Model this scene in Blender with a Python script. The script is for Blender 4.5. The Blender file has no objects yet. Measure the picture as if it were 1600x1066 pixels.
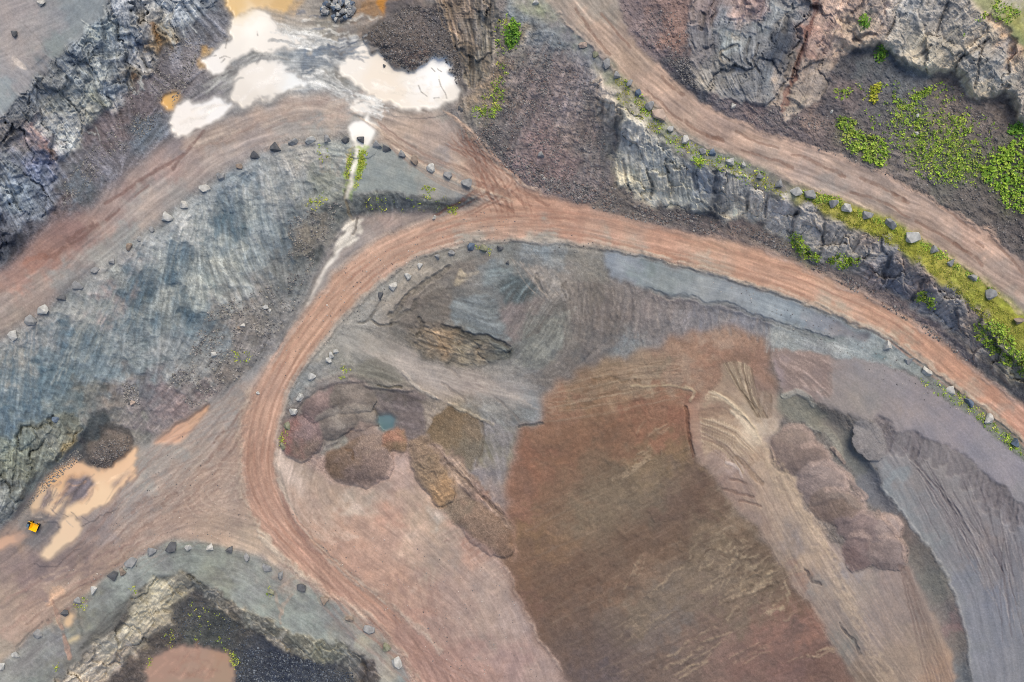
import bpy, bmesh, math, random, time
import numpy as np
from mathutils import Vector

T0 = time.time()
# ------------------------------------------------------------------ camera, sky, sun, exposure
S = 0.18            # metres per photograph pixel at the level of the haul road junction
H = 205.0           # height of the drone above that level
scene = bpy.context.scene
cam_d = bpy.data.cameras.new('camera')
cam = bpy.data.objects.new('camera', cam_d)
scene.collection.objects.link(cam)
cam.location = (0, 0, H)
cam.rotation_euler = (0, 0, 0)
cam_d.sensor_width = 36.0
cam_d.lens = 36.0 * H / (1600 * S)
cam_d.clip_start = 1.0
cam_d.clip_end = 3000.0
scene.camera = cam

SUN_EL, SUN_AZ = 56.0, 20.0       # degrees; azimuth clockwise from the top of the photograph
world = bpy.data.worlds.new('World')
scene.world = world
world.use_nodes = True
wn = world.node_tree.nodes
sky = wn.new('ShaderNodeTexSky')
sky.sky_type = 'NISHITA'
sky.sun_disc = False
sky.sun_elevation = math.radians(SUN_EL)
sky.sun_rotation = math.radians(SUN_AZ)
sky.air_density = 1.0
sky.dust_density = 4.0
sky.ozone_density = 1.0
wn['Background'].inputs['Strength'].default_value = 0.12
world.node_tree.links.new(sky.outputs['Color'], wn['Background'].inputs['Color'])
sun_d = bpy.data.lights.new('sun', 'SUN')
sun_d.energy = 1.3
sun_d.angle = math.radians(40)
sun_d.color = (1.0, 0.92, 0.72)
sun = bpy.data.objects.new('sun', sun_d)
scene.collection.objects.link(sun)
el, az = math.radians(SUN_EL), math.radians(SUN_AZ)
dirv = Vector((math.sin(az) * math.cos(el), math.cos(az) * math.cos(el), math.sin(el)))
sun.rotation_euler = dirv.to_track_quat('Z', 'Y').to_euler()
sun.location = dirv * 400
scene.view_settings.view_transform = 'Standard'
scene.view_settings.look = 'None'
scene.view_settings.gamma = 1.0
scene.view_settings.use_curve_mapping = False
scene.view_settings.exposure = 0.28
scene.cycles.filter_width = 1.0
scene.cycles.denoising_prefilter = 'NONE'

rng = np.random.default_rng(7)
random.seed(7)

# ------------------------------------------------------------------ the survey grid (photograph pixels)
STEP = 1.36
M = 104.0
uu = np.arange(-M, 1600 + M + .1, STEP)
vv = np.arange(-M, 1066 + M + .1, STEP)
ext = np.array([12, 30, 60, 110, 180, 280, 420, 620, 900, 1300.])
uu = np.concatenate([uu[0] - ext[::-1], uu, uu[-1] + ext])
vv = np.concatenate([vv[0] - ext[::-1], vv, vv[-1] + ext])
NU, NV = len(uu), len(vv)
U, V = np.meshgrid(uu.astype(np.float32), vv.astype(np.float32))

def lin(c):
    c = np.asarray(c, np.float32) / 255.0
    return np.where(c <= .04045, c / 12.92, ((c + .055) / 1.055) ** 2.4).astype(np.float32)

# ------------------------------------------------------------------ noise
_p = rng.integers(0, 1 << 30, 65536)
_ang = rng.random(4096).astype(np.float32) * 2 * np.pi
_gx, _gy = np.cos(_ang), np.sin(_ang)
def _hash(i, j, seed):
    h = (i.astype(np.int64) * 374761393 + j.astype(np.int64) * 668265263 + seed * 974711) & 0x7fffffff
    h = ((h ^ (h >> 13)) * 1274126177) & 0x7fffffff
    return (h ^ (h >> 16))
def gnoise(x, y, seed):
    xi, yi = np.floor(x), np.floor(y)
    fx, fy = (x - xi).astype(np.float32), (y - yi).astype(np.float32)
    xi, yi = xi.astype(np.int32), yi.astype(np.int32)
    def g(a, b):
        h = _hash(xi + a, yi + b, seed) & 4095
        return _gx[h] * (fx - a) + _gy[h] * (fy - b)
    wx = fx * fx * fx * (fx * (fx * 6 - 15) + 10)
    wy = fy * fy * fy * (fy * (fy * 6 - 15) + 10)
    a = g(0, 0); b = g(1, 0); c = g(0, 1); d = g(1, 1)
    top = a + wx * (b - a)
    return (top + wy * (c + wx * (d - c) - top)) * 2.0      # about -1..1, std ~.5
def fbm(x, y, scale, seed, octv=3, gain=.55):
    s = 0; a = 1; n = 0
    for o in range(octv):
        s = s + a * gnoise(x / scale * 2 ** o, y / scale * 2 ** o, seed + o * 17)
        n += a * a; a *= gain
    return s / math.sqrt(n) * 2.0                            # std ~ 1
def ridged(x, y, scale, seed, octv=3):
    s = 0; a = 1; n = 0
    for o in range(octv):
        s = s + a * (1 - np.abs(gnoise(x / scale * 2 ** o, y / scale * 2 ** o, seed + o * 29)) * 2)
        n += a; a *= .55
    return s / n                                              # about -.5..1
def facets(x, y, scale, seed):
    """broken rock: every cell a tilted plane, with a joint round it"""
    x = x / scale; y = y / scale
    xi, yi = np.floor(x).astype(np.int32), np.floor(y).astype(np.int32)
    f1 = np.full(x.shape, 9., np.float32); f2 = f1.copy(); cid = np.zeros(x.shape, np.int64); ox = np.zeros(x.shape, np.float32); oy = ox.copy()
    for a in (-1, 0, 1):
        for b in (-1, 0, 1):
            h = _hash(xi + a, yi + b, seed)
            dx = x - (xi + a + (h & 1023) / 1023.); dy = y - (yi + b + ((h >> 10) & 1023) / 1023.)
            d = (dx * dx + dy * dy).astype(np.float32); n = d < f1
            f2 = np.where(n, f1, np.minimum(f2, d)); cid = np.where(n, h, cid); ox = np.where(n, dx, ox); oy = np.where(n, dy, oy); f1 = np.where(n, d, f1)
    r = lambda k: ((cid >> k) & 255) / 127.5 - 1
    return r(3) * .45 + (r(9) * ox + r(15) * oy) * 1.3 - np.clip(.13 - (np.sqrt(f2) - np.sqrt(f1)), 0, 1) * 2.6, r(12)
def worley(x, y, scale, seed):
    x = x / scale; y = y / scale
    xi, yi = np.floor(x).astype(np.int32), np.floor(y).astype(np.int32)
    f1 = np.full(x.shape, 9., np.float32); f2 = f1.copy(); cid = np.zeros(x.shape, np.int64)
    for a in (-1, 0, 1):
        for b in (-1, 0, 1):
            h = _hash(xi + a, yi + b, seed)
            px = xi + a + (h & 1023) / 1023.; py = yi + b + ((h >> 10) & 1023) / 1023.
            d = ((x - px) ** 2 + (y - py) ** 2).astype(np.float32)
            nearer = d < f1
            f2 = np.where(nearer, f1, np.minimum(f2, d))
            cid = np.where(nearer, h, cid)
            f1 = np.where(nearer, d, f1)
    return np.sqrt(f1), np.sqrt(f2), ((cid >> 5) & 1023) / 1023.

def sample_grid(arr, u, v):
    """bilinear look-up of a full-grid array at pixel positions"""
    fu = np.interp(u, uu, np.arange(NU)); fv = np.interp(v, vv, np.arange(NV))
    i = np.clip(fu.astype(int), 0, NU - 2); j = np.clip(fv.astype(int), 0, NV - 2)
    a = fu - i; b = fv - j
    if arr.ndim == 3: a = a[..., None]; b = b[..., None]
    return (arr[j, i] * (1 - a) * (1 - b) + arr[j, i + 1] * a * (1 - b) + arr[j + 1, i] * (1 - a) * b + arr[j + 1, i + 1] * a * b)

# ------------------------------------------------------------------ curves
def catmull(pts, n=6, closed=False):
    P = np.array(pts, float)
    k = len(P)
    if k < 3 and not closed:
        t = np.linspace(0, 1, n * max(1, k - 1) + 1)[:, None]
        return P[0] * (1 - t) + P[-1] * t
    out = []
    rngk = range(k) if closed else range(k - 1)
    for i in rngk:
        if closed: a, b, c, d = P[(i - 1) % k], P[i], P[(i + 1) % k], P[(i + 2) % k]
        else: a, b, c, d = P[max(i - 1, 0)], P[i], P[i + 1], P[min(i + 2, k - 1)]
        for s in range(n):
            t = s / n
            out.append(.5 * ((2 * b) + (c - a) * t + (2 * a - 5 * b + 4 * c - d) * t * t + (3 * b - a - 3 * c + d) * t ** 3))
    if not closed: out.append(P[-1])
    return np.array(out)
def seg_dist(u, v, line):
    """distance, arc length and signed side of points to a polyline (n,2)"""
    best = np.full(u.shape, 1e9, np.float32); bs = np.zeros(u.shape, np.float32); bd = np.zeros(u.shape, np.float32)
    acc = 0.
    for (x0, y0), (x1, y1) in zip(line[:-1, :2], line[1:, :2]):
        dx, dy = x1 - x0, y1 - y0; L2 = dx * dx + dy * dy
        if L2 < 1e-6: continue
        L = math.sqrt(L2)
        t = np.clip(((u - x0) * dx + (v - y0) * dy) / L2, 0, 1)
        ex, ey = u - x0 - t * dx, v - y0 - t * dy
        d = ex * ex + ey * ey
        m = d < best
        best = np.where(m, d, best); bs = np.where(m, acc + t * L, bs)
        bd = np.where(m, (ey * dx - ex * dy) / L, bd)
        acc += L
    return np.sqrt(best), bs, bd
def inside(u, v, poly):
    r = np.zeros(u.shape, bool)
    x0, y0 = poly[-1]
    for x1, y1 in poly:
        if y0 != y1:
            c = ((y1 > v) != (y0 > v)) & (u < (x0 - x1) * (v - y1) / (y0 - y1) + x1)
            r ^= c
        x0, y0 = x1, y1
    return r
def bbox(pts, pad):
    P = np.asarray(pts, float)
    i0 = max(np.searchsorted(uu, P[:, 0].min() - pad) - 1, 0); i1 = min(np.searchsorted(uu, P[:, 0].max() + pad) + 1, NU)
    j0 = max(np.searchsorted(vv, P[:, 1].min() - pad) - 1, 0); j1 = min(np.searchsorted(vv, P[:, 1].max() + pad) + 1, NV)
    return slice(j0, j1), slice(i0, i1)
def boxblur(a, r, n=2):
    if r < 1: return a
    a = a.astype(np.float32)
    for _ in range(n):
        for ax in (0, 1):
            if a.shape[ax] < 2 * r + 2: continue
            pad = [(0, 0), (0, 0)]; pad[ax] = (r + 1, r)
            c = np.cumsum(np.pad(a, pad, mode='edge'), axis=ax, dtype=np.float64)
            k = 2 * r + 1
            a = ((c[k:] - c[:-k]) / k if ax == 0 else (c[:, k:] - c[:, :-k]) / k).astype(np.float32)
    return a

# warps shared by every region edge
WX = (fbm(U, V, 26, 11, 3) * 1.0).astype(np.float32)
WY = (fbm(U, V, 26, 57, 3) * 1.0).astype(np.float32)
print('grid', U.shape, time.time() - T0)
# ------------------------------------------------------------------ levels: lines of known height (u, v, z)
ROAD = [(1700, 745, 8), (1600, 665, 7), (1500, 590, 6), (1400, 512, 5), (1300, 462, 4), (1200, 423, 3), (1100, 396, 2), (1000, 371, 1), (900, 348, .5), (800, 342, 0),
        (700, 360, -.2), (620, 390, -.5), (550, 440, -1), (480, 520, -2), (430, 600, -3), (405, 680, -4), (405, 750, -5), (440, 820, -6), (520, 900, -7), (600, 970, -8),
        (655, 1040, -9), (690, 1110, -10), (720, 1250, -11)]
UPPER = [(850, -80, 22.5), (905, 0, 22), (955, 60, 21.5), (1015, 120, 21), (1085, 182, 20.5), (1160, 222, 20), (1250, 258, 19.5), (1350, 297, 19), (1450, 348, 18.5), (1530, 398, 18),
         (1600, 450, 17.5), (1720, 540, 17)]
TRACK = [(-90, 530, 7), (10, 470, 7.2), (100, 405, 7.5), (200, 325, 7.8), (300, 240, 7.8), (400, 195, 7.6), (500, 172, 7.4), (590, 190, 7), (680, 235, 6), (740, 275, 3), (790, 315, .8), (830, 335, .2)]
LEVELS = [
    (ROAD, 30), (UPPER, 26), (TRACK[:8], 22), (TRACK[7:], 8),
    # upper left plateau and its face
    ([(-400, -400, 27), (100, -400, 26)], 0), ([(-400, 100, 26), (-100, -100, 27)], 0),
    ([(185, -120, 25), (175, 0, 24.5), (145, 45, 24), (110, 75, 24), (65, 115, 24), (25, 160, 24), (-20, 200, 24), (-150, 290, 24)], 0),
    ([(350, -80, 8.5), (345, 0, 8.5), (275, 52, 8.8), (250, 100, 9), (200, 132, 9.2), (190, 175, 9.2), (148, 197, 9.2), (125, 230, 9), (92, 265, 9), (93, 310, 8.8), (35, 375, 8), (5, 410, 7.6), (-120, 470, 7.5)], 0),
    # left shelf edge and the slope under it
    ([(-120, 590, 6.5), (20, 524, 6.8), (70, 487, 7), (150, 423, 7.2), (240, 358, 7.2), (320, 295, 7.3), (400, 243, 7.2), (485, 219, 7.1), (545, 212, 7.0)], 3),
    ([(545, 300, 5.6), (553, 308, 5.2)], 0),
    ([(478, 478, -.6), (440, 545, -1.8), (400, 585, -2.6), (340, 625, -3.2), (240, 694, -4.4), (213, 696, -4.6), (170, 690, -4.8), (125, 692, -5), (95, 722, -5), (45, 775, -5.2), (15, 815, -5.5), (-90, 860, -5.6)], 0),
    ([(160, 642, -1.2), (120, 668, -.8), (112, 702, -.6), (71, 724, -.6), (40, 755, -.8), (30, 788, -1), (8, 806, -1.2), (-90, 830, -1)], 0),
    # grey shelf and its embankment
    ([(566, 218, 7), (626, 240, 6.8), (674, 262, 6.4), (729, 287, 5.8)], 4),
    ([(556, 304, 5.9), (580, 300, 5.9), (620, 303, 5.9), (650, 308, 5.8), (690, 314, 5.4), (725, 310, 4.6), (742, 300, 3.6)], 0),
    ([(550, 336, .8), (570, 339, .6), (600, 334, .5), (650, 331, .4), (700, 331, .3), (742, 320, .3)], 0),
    # water at the top
    ([(280, 190, 7.2), (340, 120, 7.2), (420, 120, 7.2), (430, 50, 7.2), (380, 10, 7.2), (560, 110, 7.2), (640, 145, 7.2), (700, 140, 7.2)], 10),
    ([(735, 225, 6.6), (722, 150, 7.2), (700, 60, 8.2), (670, 0, 8.5), (660, -100, 8.5)], 0),
    # rock ridge beside the talus
    ([(780, -100, 24), (778, 0, 22), (790, 30, 21), (776, 88, 17), (757, 127, 12), (742, 140, 8.6)], 0),
    ([(700, -80, 11), (700, 30, 10), (706, 60, 9.4), (728, 112, 8.6)], 0),
    # talus
    ([(851, -20, 21.8), (876, 28, 21.2), (914, 66, 20.8), (935, 110, 20)], 0),
    ([(745, 225, 5.6), (770, 250, 4), (815, 288, 1.6), (850, 305, .7), (920, 325, .7)], 0),
    # verge, rock face under it
    ([(935, 118, 19.8), (962, 165, 19.6), (985, 180, 19.6), (1012, 205, 19.4), (1045, 232, 19.4), (1085, 258, 19.2), (1125, 268, 19), (1165, 278, 18.8), (1205, 300, 18.6), (1240, 318, 18.4), (1278, 328, 18.3), (1312, 352, 18),
      (1350, 364, 18), (1392, 378, 17.8), (1422, 404, 17.6), (1452, 436, 17.4), (1492, 462, 17.2), (1545, 500, 17), (1568, 530, 16.9), (1600, 566, 16.6), (1720, 650, 16)], 0),
    ([(955, 200, 9), (958, 262, 5.5), (968, 294, 4.2), (1000, 318, 3.4), (1040, 322, 3.2), (1090, 333, 3.4), (1130, 346, 3.6), (1170, 347, 4), (1200, 361, 4.4), (1230, 378, 4.8), (1260, 403, 5.2), (1300, 418, 5.6), (1340, 433, 6), (1370, 448, 6.3),
      (1400, 465, 6.7), (1430, 486, 7), (1470, 512, 7.5), (1510, 548, 7.8), (1560, 590, 8.4), (1700, 690, 9.5)], 0),
    ([(880, 308, 1.2), (960, 333, 1.6), (1050, 355, 2.4), (1150, 375, 3), (1250, 408, 4), (1350, 456, 5), (1450, 512, 6), (1550, 592, 7), (1700, 700, 8.6)], 0),
    # upper right: floor, rock foot, rock crest
    ([(967, -20, 22.2), (982, 51, 21.6), (1053, 124, 21.2), (1129, 177, 20.8), (1200, 210, 20.4), (1314, 243, 19.8), (1428, 298, 19.4), (1542, 364, 18.8), (1640, 440, 18.4)], 0),
    ([(1076, -60, 25), (1076, 46, 24.5), (1076, 111, 24), (1104, 142, 23.5), (1134, 150, 23), (1190, 165, 22.6), (1215, 168, 22.5), (1232, 184, 22.2), (1252, 174, 22.5), (1288, 150, 23.5), (1312, 72, 26), (1340, 82, 26), (1384, 74, 26),
      (1408, 104, 25), (1448, 119, 25), (1484, 118, 25), (1499, 126, 25), (1512, 148, 24.6), (1526, 160, 24.5), (1577, 152, 24.6), (1585, 170, 24.5), (1594, 195, 24.2), (1720, 240, 24)], 0),
    ([(1310, 60, 31), (1342, 74, 30.5), (1376, 62, 31), (1412, 94, 30), (1450, 109, 30), (1486, 108, 30), (1506, 118, 30), (1520, 144, 29.5), (1530, 151, 29.5), (1574, 143, 30), (1590, 158, 30), (1600, 185, 30)], 0),
    ([(1100, -140, 38), (1300, -140, 40), (1470, -60, 40), (1530, 5, 39), (1570, 40, 38), (1610, 90, 36.5), (1720, 130, 36)], 0),
    ([(1430, 210, 21.5), (1500, 260, 21), (1570, 300, 21)], 4),
    # yard and left yard
    ([(330, 760, -5.2), (250, 810, -5.6), (150, 880, -6.1), (60, 940, -6.6), (-20, 1000, -7), (-150, 1060, -7.2)], 14),
    ([(60, 860, -5.9), (110, 820, -5.8), (150, 770, -5.7), (205, 720, -5.6)], 8),
    ([(520, 800, -6.4), (620, 880, -8), (720, 960, -9.4), (800, 1066, -11), (860, 1180, -12)], 10),
    # pit at the lower left
    ([(90, 1070, -7.5), (109, 1049, -7.4), (132, 1024, -7.3), (162, 999, -7.2), (192, 973, -7), (198, 940, -6.9), (213, 923, -6.8), (228, 912, -6.7), (263, 899, -6.6), (291, 893, -6.6), (304, 910, -6.8), (329, 916, -7), (360, 938, -7.2), (380, 956, -7.5),
      (400, 964, -7.6), (433, 979, -7.8), (456, 992, -8), (481, 999, -8.2), (516, 1004, -8.3), (542, 1012, -8.5), (562, 1022, -8.7), (587, 1034, -9), (592, 1070, -9.4), (596, 1180, -10)], 0),
    ([(140, 1090, -16), (152, 1066, -16), (177, 1052, -16), (203, 1032, -16), (228, 1009, -16), (253, 988, -16), (261, 971, -15.5), (268, 948, -14.5), (292, 926, -13)], 0),
    ([(302, 922, -12.5), (319, 933, -12.8), (355, 960, -13.6), (400, 986, -14.4), (430, 1011, -15), (451, 1021, -15.4), (494, 1034, -15.8), (522, 1035, -16), (545, 1045, -16.2), (562, 1062, -16.4), (568, 1080, -16.6), (570, 1180, -17)], 0),
    ([(240, 1050, -18), (270, 1025, -18), (340, 1030, -18), (350, 1066, -18), (300, 1150, -18)], 8),
    ([(390, 1050, -17), (470, 1055, -17.2), (540, 1066, -17.4), (480, 1180, -17.4)], 6),
    # inside the bend: grey slope, ramp, tipping floor
    ([(612, 432, -1.2), (680, 397, -.9), (740, 384, -.6), (800, 380, -.4), (900, 386, -.1), (1000, 402, .5), (1100, 430, 1.4), (1200, 462, 2.2), (1300, 500, 3), (1370, 532, 3.8)], 3),
    ([(655, 452, -2.2), (610, 490, -2.6), (575, 520, -2.6), (540, 530, -2.4)], 0),
    ([(560, 520, -2.8), (640, 565, -3.8), (740, 600, -5.2), (840, 625, -6.4)], 8),
    ([(668, 505, -2.8), (700, 517, -2.4), (745, 530, -2.6), (800, 546, -3.6)], 0), ([(650, 545, -4.6), (700, 552, -5), (760, 556, -5.2), (800, 556, -5.2)], 0),
    ([(700, 480, -3), (780, 470, -2.4), (840, 500, -3.4)], 2),
    ([(1013, 447, .2), (1063, 462, .6), (1142, 476, 1.2), (1200, 497, 1.7), (1290, 524, 2.6)], 2),
    ([(1015, 462, -1), (1063, 478, -.7), (1142, 494, -.2), (1200, 512, .6), (1260, 535, 1.6)], 0),
    ([(849, 613, -6.8), (914, 575, -4.6), (1003, 548, -2.4), (1060, 528, -.6), (1120, 517, .3), (1190, 530, 1.6), (1240, 548, 2.6)], 0),
    ([(500, 600, -4), (475, 640, -4.6), (455, 690, -5), (470, 705, -5.2)], 0), ([(524, 552, -2.9), (488, 592, -3.3), (455, 660, -4.3), (440, 705, -4.9)], 3),
    ([(540, 585, -3.4), (575, 605, -3.8), (610, 604, -4), (650, 612, -4.3), (680, 626, -5)], 0),
    ([(560, 625, -5.6), (610, 630, -6), (650, 640, -6.4), (680, 660, -6.6)], 0),
    ([(585, 655, -8), (603, 660, -8.4), (622, 668, -8)], 5),
    ([(520, 750, -6), (560, 765, -6.4), (600, 750, -6.6), (630, 770, -6.8)], 4),
    ([(840, 640, -7), (822, 668, -7.8), (805, 700, -8.8), (790, 745, -9.6), (792, 810, -9.8), (800, 860, -10), (803, 915, -10.2), (838, 989, -11.2), (886, 1066, -12.2), (950, 1180, -13)], 0),
    ([(757, 730, -8.4), (775, 700, -8.6), (760, 660, -8), (700, 660, -6.4)], 2),
    # the red brown bank, its crest and the terrace on top
    ([(1071, 636, .6), (1076, 674, .5), (1082, 712, .4), (1106, 727, .2), (1127, 760, 0), (1142, 781, -.2), (1160, 797, -.5), (1185, 826, -.9), (1200, 848, -1.2), (1228, 890, -2), (1246, 920, -2.5), (1268, 943, -3), (1299, 1001, -4), (1334, 1066, -5), (1390, 1180, -6.5)], 0),
    ([(1090, 590, 1), (1140, 640, 1.3), (1190, 710, 1.2), (1240, 790, .5), (1310, 900, -.9), (1380, 1010, -2.6), (1440, 1120, -4)], 14),
    ([(1215, 612, 1.8), (1300, 700, 1), (1400, 860, -.6), (1440, 930, -2.2), (1475, 1000, -3.4), (1495, 1080, -4.6)], 0),
    ([(1245, 640, .6), (1300, 665, -.2), (1345, 730, -1.2), (1400, 830, -2.8), (1450, 910, -4.2), (1490, 990, -5.4), (1508, 1080, -6.4), (1530, 1180, -7)], 3),
    ([(1250, 605, 3.2), (1290, 630, 4), (1345, 652, 5.2), (1387, 661, 6), (1398, 675, 6.2), (1428, 677, 6.3), (1468, 694, 6.4), (1504, 712, 6.5), (1529, 732, 6.5), (1567, 760, 6.5), (1600, 788, 6.5), (1700, 850, 6.5)], 0),
    ([(1352, 700, 3.2), (1377, 748, 1), (1420, 816, -1), (1461, 869, -2), (1496, 953, -3.4), (1514, 1036, -4.4), (1522, 1180, -5.4)], 0),
    ([(1300, 560, 4.6), (1400, 590, 5.6), (1480, 640, 6.4), (1560, 710, 6.8), (1680, 800, 7)], 8),
    ([(1386, 541, 4.6), (1448, 581, 5.3), (1512, 629, 6), (1585, 690, 6.9), (1680, 770, 7.8)], 4),
]
# Laplace surface through the lines
CS = 4.8
cu = np.arange(-M - 24, 1600 + M + 24, CS); cv = np.arange(-M - 24, 1066 + M + 24, CS)
nh, nw = len(cv), len(cu)
con = np.zeros((nh, nw), np.float32); cw = np.zeros((nh, nw), np.float32)
for pts, wid in LEVELS:
    c = catmull(pts, 10)
    seg = np.hypot(*(np.diff(c[:, :2], axis=0).T)); n = max(2, int(seg.sum() / 2))
    s = np.concatenate([[0], np.cumsum(seg)]); q = np.linspace(0, s[-1], n)
    x = np.interp(q, s, c[:, 0]); y = np.interp(q, s, c[:, 1]); z = np.interp(q, s, c[:, 2])
    tx = np.gradient(x); ty = np.gradient(y); L = np.hypot(tx, ty) + 1e-6
    offs = [0] if wid == 0 else np.arange(-wid, wid + .1, 3)
    for o in offs:
        i = np.round((x - ty / L * o - cu[0]) / CS).astype(int); j = np.round((y + tx / L * o - cv[0]) / CS).astype(int)
        ok = (i >= 0) & (i < nw) & (j >= 0) & (j < nh)
        np.add.at(con, (j[ok], i[ok]), z[ok]); np.add.at(cw, (j[ok], i[ok]), 1)
fix = cw > 0
ZS = 0.68      # the whole relief, flattened a little
con[fix] /= cw[fix]; con *= ZS
def solve(val, fx, it):
    h, w = val.shape
    if min(h, w) > 24:
        h2, w2 = (h + 1) // 2, (w + 1) // 2
        pv = np.pad(np.where(fx, val, 0), ((0, h2 * 2 - h), (0, w2 * 2 - w))); pf = np.pad(fx.astype(np.float32), ((0, h2 * 2 - h), (0, w2 * 2 - w)))
        sv = pv.reshape(h2, 2, w2, 2).sum((1, 3)); sf = pf.reshape(h2, 2, w2, 2).sum((1, 3))
        low = solve(np.where(sf > 0, sv / np.maximum(sf, 1), 0).astype(np.float32), sf > 0, it)
        z = np.repeat(np.repeat(low, 2, 0), 2, 1)[:h, :w]
    else:
        z = np.full((h, w), val[fx].mean() if fx.any() else 0, np.float32)
    z = np.where(fx, val, z)
    for _ in range(it):
        p = np.pad(z, 1, mode='edge')
        z = np.where(fx, val, .25 * (p[:-2, 1:-1] + p[2:, 1:-1] + p[1:-1, :-2] + p[1:-1, 2:]))
    return z
zc = solve(con, fix, 120)
zc = boxblur(zc, 1, 1)
fu = np.clip((U - cu[0]) / CS, 0, nw - 1.001); fv = np.clip((V - cv[0]) / CS, 0, nh - 1.001)
i0 = fu.astype(int); j0 = fv.astype(int); a = fu - i0; b = fv - j0
Z = (zc[j0, i0] * (1 - a) * (1 - b) + zc[j0, i0 + 1] * a * (1 - b) + zc[j0 + 1, i0] * (1 - a) * b + zc[j0 + 1, i0 + 1] * a * b).astype(np.float32)
print('levels', time.time() - T0)

# ------------------------------------------------------------------ lie of the streaks (roads run along, slopes run down)
FLOW = [
    ([p[:2] for p in ROAD], 3), ([p[:2] for p in UPPER], 3), ([p[:2] for p in TRACK], 2), ([(700, 180), (740, 240), (800, 305)], 2), ([(600, 195), (690, 225), (770, 290)], 2),
    ([(60, 530), (30, 640)], 1), ([(170, 440), (140, 560), (110, 650)], 1), ([(260, 370), (230, 480), (215, 600)], 1), ([(340, 310), (370, 420), (420, 490)], 1), ([(430, 260), (450, 350), (470, 430)], 1),
    ([(330, 540), (300, 590), (250, 640)], 1), ([(20, 640), (10, 760)], 1),
    ([(170, 20), (190, 90), (205, 150)], 1), ([(60, 110), (110, 170), (140, 215)], 1), ([(0, 200), (50, 260), (85, 310)], 1), ([(240, 10), (250, 60), (258, 95)], 1), ([(300, 0), (330, 40)], 1), ([(-60, 240), (0, 330), (20, 380)], 1),
    ([(130, 240), (170, 280), (150, 320)], 1), ([(250, 130), (275, 150), (250, 190)], 1), ([(30, 60), (90, 30), (140, -10)], 1),
    ([(715, -20), (725, 60), (740, 130)], 1), ([(770, 20), (765, 80), (750, 130)], 1), ([(880, 60), (830, 140), (780, 230)], 1), ([(900, 130), (860, 220), (830, 290)], 1), ([(800, 100), (770, 160), (750, 220)], 1), ([(940, 150), (930, 240), (900, 305)], 1),
    ([(985, 190), (975, 250), (990, 305)], 1), ([(1060, 240), (1060, 325)], 1), ([(1150, 270), (1140, 345)], 1), ([(1250, 320), (1220, 372)], 1), ([(1330, 370), (1300, 415)], 1), ([(1420, 420), (1380, 455)], 1), ([(1500, 470), (1460, 505)], 1),
    ([(1020, 30), (1060, 100), (1100, 140)], 1), ([(1130, 0), (1110, 70), (1120, 130)], 1), ([(1290, -20), (1250, 80), (1222, 170)], 2), ([(1460, -20), (1420, 50), (1390, 85)], 1), ([(1570, 40), (1500, 90), (1480, 110)], 1), ([(1350, 110), (1310, 190), (1290, 235)], 1), ([(1540, 170), (1500, 250), (1480, 300)], 1),
    ([(880, 430), (905, 500), (880, 570)], 1), ([(1000, 450), (985, 520)], 1), ([(1100, 480), (1085, 520)], 1), ([(1200, 510), (1190, 545)], 1), ([(860, 440), (820, 500), (790, 560)], 1), ([(640, 420), (610, 470), (560, 510)], 1),
    ([(545, 510), (640, 565), (750, 600), (850, 625)], 2), ([(660, 500), (730, 530), (800, 545)], 1), ([(960, 400), (1080, 440), (1200, 480), (1330, 530)], 1),
    ([(500, 620), (560, 610), (640, 640)], 1), ([(470, 690), (520, 660), (590, 650)], 1), ([(690, 690), (740, 750), (800, 840)], 1), ([(700, 630), (760, 680), (780, 760)], 1),
    ([(1080, 560), (980, 570), (880, 605)], 1), ([(1060, 650), (950, 720), (810, 790)], 1), ([(1110, 740), (980, 830), (815, 900)], 1), ([(1190, 860), (1010, 960), (870, 1050)], 1), ([(1280, 985), (1150, 1050), (1050, 1110)], 1),
    ([(1085, 640), (1130, 640), (1190, 700), (1240, 800), (1320, 940), (1410, 1090)], 2), ([(1120, 560), (1165, 620), (1200, 690)], 1),
    ([(1400, 690), (1440, 800), (1500, 940), (1540, 1080)], 1), ([(1470, 700), (1520, 830), (1550, 960)], 1), ([(1540, 750), (1570, 900), (1585, 1080)], 1), ([(1365, 710), (1420, 800), (1480, 900)], 1),
    ([(1300, 670), (1400, 800), (1470, 920), (1510, 1090)], 1),
    ([(490, 700), (470, 780), (540, 860), (700, 990), (760, 1090)], 1), ([(640, 790), (720, 870), (800, 950), (850, 1080)], 1),
    ([(420, 600), (330, 700), (240, 780), (120, 880), (-20, 980)], 2), ([(400, 825), (280, 820), (150, 890), (-20, 1010)], 2), ([(390, 700), (330, 790), (390, 840)], 1), ([(140, 700), (110, 760), (40, 830)], 1),
    ([(30, 1030), (140, 940), (250, 875), (350, 870), (470, 930), (600, 1030)], 1), ([(290, 905), (240, 960), (180, 1010), (110, 1070)], 2), ([(400, 975), (440, 1010)], 1), ([(520, 1010), (540, 1040)], 1), ([(320, 950), (310, 1000)], 1),
    ([(420, 60), (500, 70), (570, 50)], 1), ([(450, 110), (520, 130), (590, 175)], 1), ([(380, 100), (330, 130), (300, 160)], 1), ([(560, 250), (640, 270), (730, 300)], 1), ([(600, 305), (605, 335)], 1), ([(700, 312), (700, 335)], 1),
]
CU, CV = np.meshgrid(cu.astype(np.float32), cv.astype(np.float32))
c2 = np.zeros_like(CU); s2 = np.zeros_like(CU)
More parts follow.
